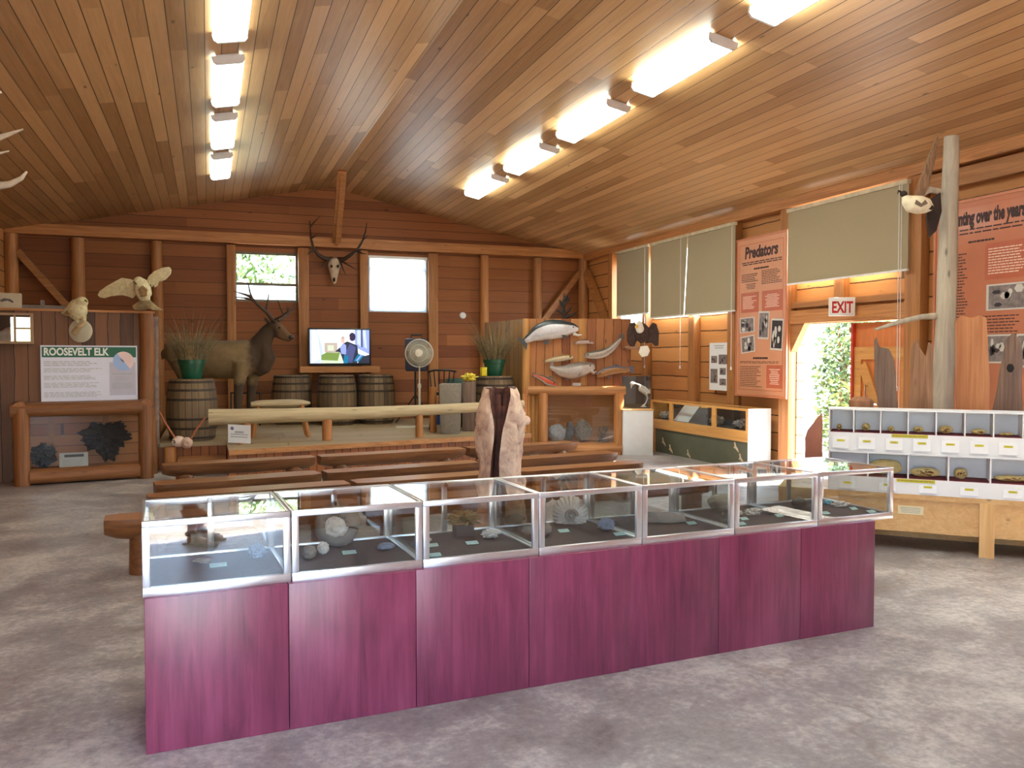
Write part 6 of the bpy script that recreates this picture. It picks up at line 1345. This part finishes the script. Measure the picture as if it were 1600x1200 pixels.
pl.rect(m, -w, 0, w, h, -.004, 0, 0); pl.rect(m, -w*.65, h*.7, w*.7, h*.88, 0, .001, 1); pl.lines(m, -w*.75, h*.12, w*.75, h*.6, 6, 0, 2, .35, .2, 3)
tag(m.build('info_card', [P('card_grey', srgb(186, 186, 176), .6, var=.03), INK, GREY], origin=lp((q0[0]+q1[0])/2, .09, .192)), 'grey information card leaning in the log-framed elk case', 'card')
# ROOSEVELT ELK board
q0 = lpx(64.5, 628, NF-.03); q1 = lpx(214, 540, NF-.03); pl = Pl(lp(0, NF-.045, 0), PLD, (0, 0, 1)); x0, x1 = q0[0], q1[0]; y0, y1 = lpx(140, 627, NF-.03)[1], lpx(140, 540, NF-.03)[1]; w, h = x1-x0, y1-y0
eb = thing('information_board', 'white and green Roosevelt Elk board on the left partition', 'sign', lp((x0+x1)/2, NF-.03, y0), PANG)
m = MB(); pl.rect(m, x0, y0, x1, y1, -.03, 0); m.build('panel', P('board_white', srgb(206, 206, 226), .35, var=.02), eb)
m = MB(); pl.rect(m, x0+.015, y1-.21*h, x1-.015, y1-.025*h, 0, .002); m.build('header_band', P('header_green', srgb(20, 92, 70), .5, var=.05), eb)
m = MB(); pl.text(m, 'ROOSEVELT ELK', x0+.035, y1-.172*h, .165*h*1.1, .003, bold=.005, fit=.665*w); m.build('title', P('title_white', srgb(214, 220, 218), .5, var=.02), eb)
tx = [v for v in eb.children if v.name.startswith('title')][0]
for k, (a, b, n_) in enumerate(((.63, .73, 3), (.52, .6, 3), (.39, .47, 3), (.25, .345, 4), (.08, .18, 4))): m = MB(); pl.lines(m, x0+.03*w, y0+a*h, x0+.64*w, y0+b*h, n_, .001, 0, .45, .25, k); m.build('text_block', GREY, eb)
m = MB(); pl.lines(m, x0+.73*w, y0+.475*h, x0+.95*w, y0+.5*h, 1, .0035, 0, .8, .05, 9); pl.lines(m, x0+.75*w, y0+.36*h, x0+.93*w, y0+.45*h, 3, .0035, 0, .4, .3, 10); pl.lines(m, x0+.73*w, y0+.22*h, x0+.95*w, y0+.33*h, 5, .0035, 0, .6, .1, 11); m.build('small_print', GREY, eb)
m = MB(); pl.rect(m, x0+.7*w, y0+.1*h, x0+.98*w, y0+.7*h, 0, .002); m.build('side_column', P('column_grey', srgb(180, 176, 196), .5, var=.02), eb)
m = MB(); cx, cy, rr = x0+.85*w, y0+.72*h, .112*w; pl.poly(m, [(cx+rr*math.cos(t*.196), cy+rr*math.sin(t*.196)) for t in range(32)], .002, .004, 0)
pl.poly(m, [(cx+rr*math.cos(2.2+t*.145), cy+rr*math.sin(2.2+t*.145)) for t in range(23)], .004, .0045, 1); pl.poly(m, [(cx-rr*.35, cy+.3*rr), (cx, cy+.1*rr), (cx+.1*rr, cy-.2*rr), (cx-.2*rr, cy+.05*rr)], .0045, .005, 2)
m.build('map_roundel', [P('map_pink', srgb(224, 196, 196), .5, var=.06), P('map_blue', srgb(150, 176, 222), .5, var=.03), P('map_dark', srgb(120, 110, 120), .5)], eb)
# skull cabinet at the far left
g0 = lpx(0, 510, NF-.3); g1 = lpx(52, 510, NF-.3); gz0 = lpx(30, 537, NF-.3)[1]; gz1 = lpx(30, 489, NF-.3)[1]; a0, a1 = g1[0]-1.1, g1[0]
gw = P('cabinet_frame', srgb(150, 124, 96), .6, var=.1); wc = thing('wall_cabinet', 'shallow glass wall cabinet holding an animal skull, upper left', 'cabinet', lp((a0+a1)/2, NF-.15, gz0), PANG)
m = MB(); lbox(m, a0, a1, NF-.3, NF-.02, gz0, gz0+.03); lbox(m, a0, a1, NF-.3, NF-.02, gz1-.03, gz1); lbox(m, a1-.035, a1, NF-.3, NF-.02, gz0+.03, gz1-.03); lbox(m, a0, a0+.035, NF-.3, NF-.02, gz0+.03, gz1-.03)
am = lpx(23, 510, NF-.3)[0]; lbox(m, am-.012, am+.012, NF-.3, NF-.28, gz0+.03, gz1-.03); lbox(m, am, a1-.035, NF-.3, NF-.28, (gz0+gz1)/2-.01, (gz0+gz1)/2+.01); m.build('frame', gw, wc)
m = MB(); lbox(m, a0+.035, a1-.035, NF-.05, NF-.02, gz0+.03, gz1-.03); m.build('back', P('cab_back', srgb(60, 56, 66), .7), wc)
m = MB(); lbox(m, a0+.035, a1-.035, NF-.27, NF-.264, gz0+.03, gz1-.03); m.build('pane', GLASS, wc)
asx = lpx(14, 518, NF-.15)[0]; m = MB(); zk = gz0+.031
m.ell(lp(asx+.04, NF-.14, zk+.11), (.11, .07, .085), Matrix.Rotation(PANG, 3, 'Z'), 0, 3, .15, 3, 2); m.tube([lp(asx-.02, NF-.14, zk+.1), lp(asx-.2, NF-.14, zk+.06)], [.06, .035], 10); m.tube([lp(asx+.06, NF-.14, zk+.07), lp(asx-.0, NF-.14, zk+.0155), lp(asx-.18, NF-.14, zk+.0155)], [.03, .022, .015], 8)
tag(m.build('animal_skull', P('cab_bone', srgb(190, 180, 176), .7, var=.25), origin=lp(asx, NF-.14, zk), remesh=.012, smooth=2), 'grey-white animal skull in the glass wall cabinet, upper left', 'skull')
q = lpx(14, 488, NF+.2); b = lp(q[0]-.05, NF+.2, zTop+.031); m = MB(); m.box((-.22, -.1, 0), (.2, .1, .2), 0, Matrix.Translation(b) @ Matrix.Rotation(PANG, 4, 'Z')); o = thing('cardboard_box', 'pale box with a dark mark on top of the left partition', 'box', b, PANG)
m.build('carton', P('carton', srgb(176, 164, 144), .8, var=.08), o, bevel=.004); m = MB(); pl = Pl(b, PLD, (0, 0, 1)); pl.poly(m, [(-.05, .1), (.0, .13), (.07, .12), (.11, .09), (.1, .07), (.04, .1), (-.03, .08)], .1, .102); m.build('printed_mark', INK, o)
m = MB(); b = lp(lpx(70, 488, NF+.3)[0], NF+.3, zTop+.03); m.box((-.35, -.03, 0), (.5, .03, .06), 0, Matrix.Translation(b) @ Matrix.Rotation(PANG, 4, 'Z')); m.box((-.05, -.03, .06), (0, .03, .13), 0, Matrix.Translation(b) @ Matrix.Rotation(PANG, 4, 'Z')); tag(m.build('metal_rail', P('grey_rail', srgb(110, 100, 96), .5, .4), origin=b), 'grey metal bar lying on top of the left partition', 'bar')
# perched owl on a stub over a round white plaque
dO = (lp(-1.0, NF-.1, 0)-EYE).dot(FW); dO = (lp(lpx(120, 500, NF)[0], NF-.16, 0)-EYE).dot(FW)
def ow(x, y, e=0): return atd(x, y, dO+e)
OWL = P('owl_plumage', srgb(206, 196, 158), .85, var=.25, scale=30); OWD = P('owl_brown', srgb(150, 122, 86), .85, var=.35, scale=24)
o = thing('perched_owl', 'pale stuffed owl perched above a round white plaque, left partition', 'bird', ow(124, 512), 0)
m = MB(); m.ell(ow(121, 484), (.13, .11, .15), Matrix.Rotation(-YAW, 3, 'Z')); m.ell(ow(128, 472, -.02), (.08, .08, .075), Matrix.Rotation(-YAW, 3, 'Z')); m.tube([ow(114, 484), ow(105, 488), ow(97, 490)], [(.09, .08), (.06, .07), (.02, .04)], 12); m.tube([ow(122, 492), ow(124, 500)], [.09, .05], 10); m.build('body', OWL, o, remesh=.016, smooth=4)
m = MB(); m.tube([ow(133, 469, -.09), ow(136, 471, -.1), ow(136, 473, -.1)], [.016, .012, .003], 7); m.build('beak', P('owl_beak', srgb(130, 140, 60), .5), o)
m = MB(); m.prism([ow(x, y, -.08) for x, y in ((122, 476), (114, 480), (102, 487), (97, 491), (108, 492), (118, 490), (124, 484))], FH*.02); m.build('folded_wing', OWD, o, bevel=.005)
for x in (121, 132): m = MB(); m.tube([ow(x-1, 494, -.02), ow(x, 504, -.02)], [.035, .018], 8); m.build('leg', OWL, o)
m = MB(); m.tube([ow(116, 520, .0), ow(122, 513, -.06), ow(130, 507, -.08), ow(134, 503, -.06)], [.04, .035, .03, .02], 9, amp=.3); m.build('perch_stub', RAILW, o)
m = MB(); MFp = Matrix((RT, V((0, 0, 1)), -FH)).transposed(); pc_ = ow(125, 517, .03); m.lathe([(.0, -.03), (.155, -.03), (.155, .0), (.14, .012), (.0, .014)], 32, pc_, MFp); m.build('round_plaque', P('plaque_white', srgb(196, 192, 172), .5, var=.05), o)
# spread-wing owl on a driftwood root
dW = dO+.25
def fw(x, y, e=0): return atd(x, y, dW+e)
o = thing('flying_owl', 'white stuffed owl with wings spread, on a driftwood root atop the left partition', 'bird', fw(222, 489), 0)
WING = P('wing_white', srgb(214, 204, 164), .85, var=.18, scale=26)
m = MB(); m.tube([fw(219, 438), fw(222, 450), fw(226, 462), fw(226, 466)], [.08, .115, .1, .05], 14); m.ell(fw(217, 441, -.03), (.075, .08, .08), Matrix.Rotation(-YAW, 3, 'Z')); m.tube([fw(222, 462), fw(224, 472)], [.07, .04], 8); m.tube([fw(228, 462), fw(232, 472)], [.06, .03], 8); m.build('body', OWL, o, remesh=.016, smooth=4)
def wingm(pts, nf, e):
    m = MB(); m.prism([fw(x, y, e) for x, y in pts], FH*.03); return m
m = wingm([(214, 441), (203, 436), (190, 434), (180, 439), (166, 447), (155, 455), (152, 461), (156, 465), (163, 466), (172, 463), (181, 462), (190, 461), (199, 463), (206, 466), (212, 460)], 0, .02); m.build('left_wing', WING, o, bevel=.008)
m = wingm([(228, 441), (232, 431), (240, 424), (254, 418), (264, 417), (267, 421), (266, 428), (258, 437), (251, 440), (248, 439), (245, 446), (241, 449), (240, 445), (236, 449), (235, 443), (231, 447)], 0, .02); m.build('right_wing', WING, o, bevel=.008)
m = MB(); m.prism([fw(x, y, -.11) for x, y in ((215, 452), (222, 446), (230, 452), (229, 462), (220, 464))], FH*.02); m.build('breast_patch', OWD, o, bevel=.004)
m = MB(); m.tube([fw(209, 440, -.1), fw(212, 443, -.12), fw(213, 445, -.12)], [.014, .012, .003], 6); m.build('beak', P('owl_beak2', srgb(90, 84, 60), .5), o)
m = MB(); ztb = zTop+.03
m.tube([fw(213, 484), fw(222, 478), fw(232, 476), (fw(242, 484)), fw(254, 490)], [.075, .075, .07, .06, .02], 11, amp=.3, freq=7); m.tube([fw(220, 474), fw(228, 470), fw(236, 474)], [.03, .04, .03], 8, amp=.2); m.v = [V((v.x, v.y, max(v.z, ztb+.001))) for v in m.v]; m.build('driftwood_root', P('root', srgb(150, 130, 96), .8, var=.4, scale=10, bump=.4), o)
m = MB(); q = fw(228, 497); m = MB(); pl = Pl(lp(lpx(228, 497, NF)[0], NF-.01, zTop-.09), PLD, (0, 0, 1)); pl.poly(m, [(-.04, .02), (.04, .03), (.01, -.03), (-.02, -.03)], -.02, .004); tag(m.build('green_tag', P('tag_green', srgb(130, 150, 120), .6), origin=pl.o), 'tiny pale green tag below the spread-wing owl', 'tag')
# antlers reaching in from the left
dA = 5.2
def av(x, y, e=0): return atd(x, y, dA+e)
pp = atd(-150, 300, dA); pb0 = V((pp.x, pp.y, 0)); an = thing('antler_post', 'pale curved antlers on a log post reaching in at the left edge', 'antlers', pb0)
m = MB(); m.tube([pb0, V((pp.x, pp.y, pp.z+.25))], [.12, .1], 16, amp=.06); m.build('post', LOG, an)
ANP = P('pale_antler', srgb(190, 178, 158), .5, var=.2, scale=10)
antler(an, av, [[(-150, 290, -.05, .05), (-120, 270, -.1), (-70, 262, -.15), (-40, 230, -.15), (-36, 170, -.1), (-20, 150, -.1), (2, 144, -.1)], [(-100, 266, -.12, .04), (-60, 285, -.18), (-20, 292, -.2), (15, 288, -.2), (34, 278, -.2), (42, 268, -.2)], [(-46, 240, -.15, .035), (-20, 222, -.1), (10, 211, -.1), (36, 202, -.1)], [(-60, 256, -.15, .026), (-20, 244, -.16), (14, 236, -.16)]], ANP)
# ================================================================== the photographer, mirrored in the glass
SKIN = P('skin', srgb(206, 152, 124), .55, var=.08, scale=6)
pf = V((.44, -.3, 0)); PZ = -R(48); MP = Matrix.Translation(pf) @ Matrix.Rotation(PZ, 4, 'Z')      # local +Y is where they face
def pp_(*p): return MP @ V(p)
pe = thing('person', 'person in dark sandals and shorts beside the cases, feet mirrored in the left glass', 'person', pf, 0)
m = MB()
for s_ in (-1, 1):
    x = s_*.11; fy = .04 if s_ < 0 else -.03
    m.tube([pp_(x*.85, -.06, .9), pp_(x, -.05, .7), pp_(x, -.035, .5), pp_(x, -.05+fy*.5, .33), pp_(x, -.06+fy, .2), pp_(x, -.06+fy, .09)], [.095, .085, .06, .058, .045, .037], 14)
    m.tube([pp_(x, -.10+fy, .045), pp_(x, -.04+fy, .055), pp_(x*1.05, .06+fy, .045), pp_(x*1.08, .15+fy, .03)], [(.03, .03), (.04, .035), (.028, .042), (.014, .04)], 12, ref=(0, 0, 1))
    for k in range(5): m.tube([pp_(x*1.06+s_*(-.028+.015*k), .13+fy-.006*k, .026), pp_(x*1.06+s_*(-.028+.015*k), .172+fy-.012*k, .022)], [.011-.001*k]*2, 7)
m.tube([pp_(0, -.06, .84), pp_(0, -.06, .98), pp_(0, -.07, 1.15), pp_(0, -.07, 1.32), pp_(0, -.075, 1.43)], [(.11, .16), (.10, .145), (.11, .16), (.12, .185), (.07, .12)], 18, ref=(0, 1, 0))
m.tube([pp_(0, -.075, 1.4), pp_(0, -.06, 1.54)], [.058, .054], 12)
m.ell(pp_(0, -.055, 1.63), (.075, .095, .115), MP.to_3x3()); m.ell(pp_(0, .03, 1.60), (.018, .02, .02), MP.to_3x3(), sub=2)
for s_ in (-1, 1): m.ell(pp_(s_*.078, -.06, 1.625), (.012, .02, .03), MP.to_3x3(), sub=2)
for s_ in (-1, 1):
    m.tube([pp_(s_*.17, -.075, 1.39), pp_(s_*.22, -.02, 1.24), pp_(s_*.24, .02, 1.13)], [.05, .044, .036], 10); m.tube([pp_(s_*.24, .02, 1.13), pp_(s_*.17, .06, 1.32), pp_(s_*.10, .08, 1.50)], [.036, .032, .024], 10)
    m.tube([pp_(s_*.10, .08, 1.50), pp_(s_*.085, .085, 1.56)], [(.024, .03), (.016, .035)], 10)
    for k in range(4): m.tube([pp_(s_*.085, .07+.018*k-.02, 1.555), pp_(s_*.075, .08+.018*k-.02, 1.60), pp_(s_*.055, .085+.016*k-.02, 1.615-.003*k)], [.009, .008, .007], 7)
    m.tube([pp_(s_*.09, .06, 1.535), pp_(s_*.06, .055, 1.56), pp_(s_*.045, .058, 1.575)], [.011, .01, .008], 7)
m.build('body', SKIN, pe, remesh=.011, smooth=2)
SHO = P('khaki_shorts', srgb(120, 110, 92), .85, var=.1); TEE = P('grey_tee', srgb(120, 124, 136), .9, var=.08)
m = MB()
for s_ in (-1, 1): m.tube([pp_(s_*.1, -.06, .92), pp_(s_*.115, -.05, .75), pp_(s_*.12, -.045, .55)], [.115, .115, .10], 16, caps=False)
m.tube([pp_(0, -.06, .84), pp_(0, -.06, 1.0)], [(.13, .185), (.115, .16)], 18, ref=(0, 1, 0)); m.build('shorts', SHO, pe)
m = MB(); m.tube([pp_(0, -.06, .93), pp_(0, -.065, 1.15), pp_(0, -.07, 1.33), pp_(0, -.075, 1.44), pp_(0, -.075, 1.46)], [(.13, .18), (.125, .175), (.135, .2), (.085, .13), (.065, .075)], 18, ref=(0, 1, 0), caps=False)
for s_ in (-1, 1): m.tube([pp_(s_*.15, -.075, 1.40), pp_(s_*.215, -.025, 1.25)], [.07, .06], 12, caps=False)
m.build('t_shirt', TEE, pe)
m = MB(); m.ell(pp_(0, -.075, 1.665), (.083, .095, .1), MP.to_3x3()); m.build('hair', P('brown_hair', srgb(70, 50, 38), .8, var=.3), pe)
m = MB()
for s_ in (-1, 1): m.ell(pp_(s_*.03, .032, 1.64), (.011, .009, .009), MP.to_3x3(), sub=2)
m.build('eye', EYEM, pe)
m = MB(); m.tube([pp_(-.025, .036, 1.565), pp_(0, .04, 1.563), pp_(.025, .036, 1.565)], .006, 6); m.build('mouth', P('lips', srgb(150, 84, 76), .6), pe)
SAN = P('sandal_black', srgb(38, 32, 32), .6, var=.2)
for s_ in (-1, 1):
    x = s_*.11; fy = .04 if s_ < 0 else -.03; m = MB()
    m.prism([pp_(x*1.03+a, b+fy, .002) for a, b in ((-.035, -.13), (.035, -.13), (.04, 0), (.05, .1), (.035, .18), (-.035, .18), (-.05, .1), (-.04, 0))], (0, 0, .018)); m.build('sandal_sole', SAN, pe)
    m = MB(); m.tube([pp_(x-.05, .09+fy, .02), pp_(x-.03, .10+fy, .055), pp_(x+.03, .10+fy, .055), pp_(x+.055, .09+fy, .02)], [(.006, .02)]*4, 8, ref=(0, 0, 1)); m.tube([pp_(x-.045, -.0+fy, .02), pp_(x-.035, -.0+fy, .085), pp_(x+.035, -.0+fy, .085), pp_(x+.045, -.0+fy, .02)], [(.006, .018)]*4, 8, ref=(0, 0, 1))
    m.tube([pp_(x+.048*math.cos(t*.524), -.065+fy+.05*math.sin(t*.524), .10) for t in range(13)], [(.016, .006)]*13, 8, ref=(0, 0, 1)); m.build('sandal_strap', SAN, pe)
# ================================================================== outside
GRD = P('sunlit_gravel', srgb(150, 144, 134), .9, var=.12, scale=3)
m = MB(); m.box((-40, -40, -.5), (60, 60, -.13)); struct(m.build('outside_ground', GRD))
LEAF = [P('leaf_green', srgb(160, 184, 130), .5, var=.3, scale=3), P('leaf_pale', srgb(206, 220, 186), .5, var=.3, scale=3), P('leaf_dark', srgb(104, 138, 90), .5, var=.3, scale=3)]
BARK = P('bark', srgb(110, 90, 72), .9, var=.3)
def foliage(mb, c, r, n, seed, sz=.09):
    rn = random.Random(seed)
    for k in range(n):
        while True:
            p = V((rn.uniform(-1, 1), rn.uniform(-1, 1), rn.uniform(-1, 1)))
            if .35 < p.length < 1: break
        q = V(c) + V((p.x*r[0], p.y*r[1], p.z*r[2])); q.z = max(q.z, -.1); a = V((rn.gauss(0, 1), rn.gauss(0, 1), rn.gauss(0, 1))).normalized(); b = a.orthogonal().normalized(); s_ = sz*(.6+.8*rn.random())
        mb.add([q-a*s_, q+b*s_*.45+a*.1*s_, q+a*s_, q-b*s_*.45+a*.1*s_, q+a.cross(b)*s_*.12], [(0, 1, 4), (1, 2, 4), (2, 3, 4), (3, 0, 4)], rn.choice((0, 0, 1, 2)))
hd = thing('hedge', 'leafy green ivy hedge outside the exit doorway', 'hedge', (10.9, 11.8, -.13))
m = MB(); foliage(m, (10.9, 11.75, 1.3), (.7, .95, 1.9), 6000, 3, .07); m.build('foliage', [P('ivy_green', srgb(104, 140, 84), .5, var=.3, scale=3), P('ivy_pale', srgb(150, 178, 120), .5, var=.3, scale=3), P('ivy_dark', srgb(62, 92, 54), .5, var=.3, scale=3)], hd)
m = MB(); 
for k in range(5): m.tube([(10.6+.15*k, 11.9+.1*(k % 2), -.13), (10.6+.13*k, 11.9+.1*(k % 3), 1.3), (10.5+.15*k, 11.9, 2.4)], [.04, .03, .012], 7)
m.build('stem', BARK, hd)
for k, (x, y, z, r_, lab) in enumerate(((.6, 20.6, 3.3, (1.75, 1.2, 1.9), 'leafy tree seen through the left back window'), (4.3, 21.2, 3.4, (1.7, 1.2, 1.8), 'leafy tree seen through the right back window'), (16.5, 15.5, 3.0, (2.4, 2.4, 2.2), 'leafy tree standing well beyond the exit door hedge'))):
    t = thing('tree', lab, 'tree', (x, y, -.13)); m = MB(); foliage(m, (x, y, z), r_, 4200, 20+k, .14); m.build('foliage', LEAF, t)
    m = MB(); m.tube([(x, y, -.13), (x+.05, y, z*.5), (x, y, z)], [.16, .13, .06], 10); m.build('trunk', BARK, t)
# ================================================================== light
w = bpy.data.worlds.new('sky'); SC.world = w; w.use_nodes = True; nt = w.node_tree; bg = nt.nodes['Background']
sk_ = N(nt, 'ShaderNodeTexSky'); sk_.sky_type = 'NISHITA'; sk_.sun_disc = False; sk_.sun_elevation = R(50); sk_.sun_rotation = R(110); L(nt, sk_.outputs[0], bg.inputs[0]); bg.inputs[1].default_value = SKY
sl = bpy.data.lights.new('sun', 'SUN'); sl.energy = SUN; sl.angle = R(.35); sl.color = (1, .93, .82); so_ = bpy.data.objects.new('sun', sl); COL.objects.link(so_)
so_.rotation_euler = V((-1, .2, -1.3)).to_track_quat('-Z', 'Y').to_euler(); so_.location = (20, -5, 20)
SC.view_settings.view_transform = 'Standard'; SC.view_settings.look = 'None'; SC.view_settings.gamma = 1; SC.view_settings.use_curve_mapping = False; SC.view_settings.exposure = EXPO
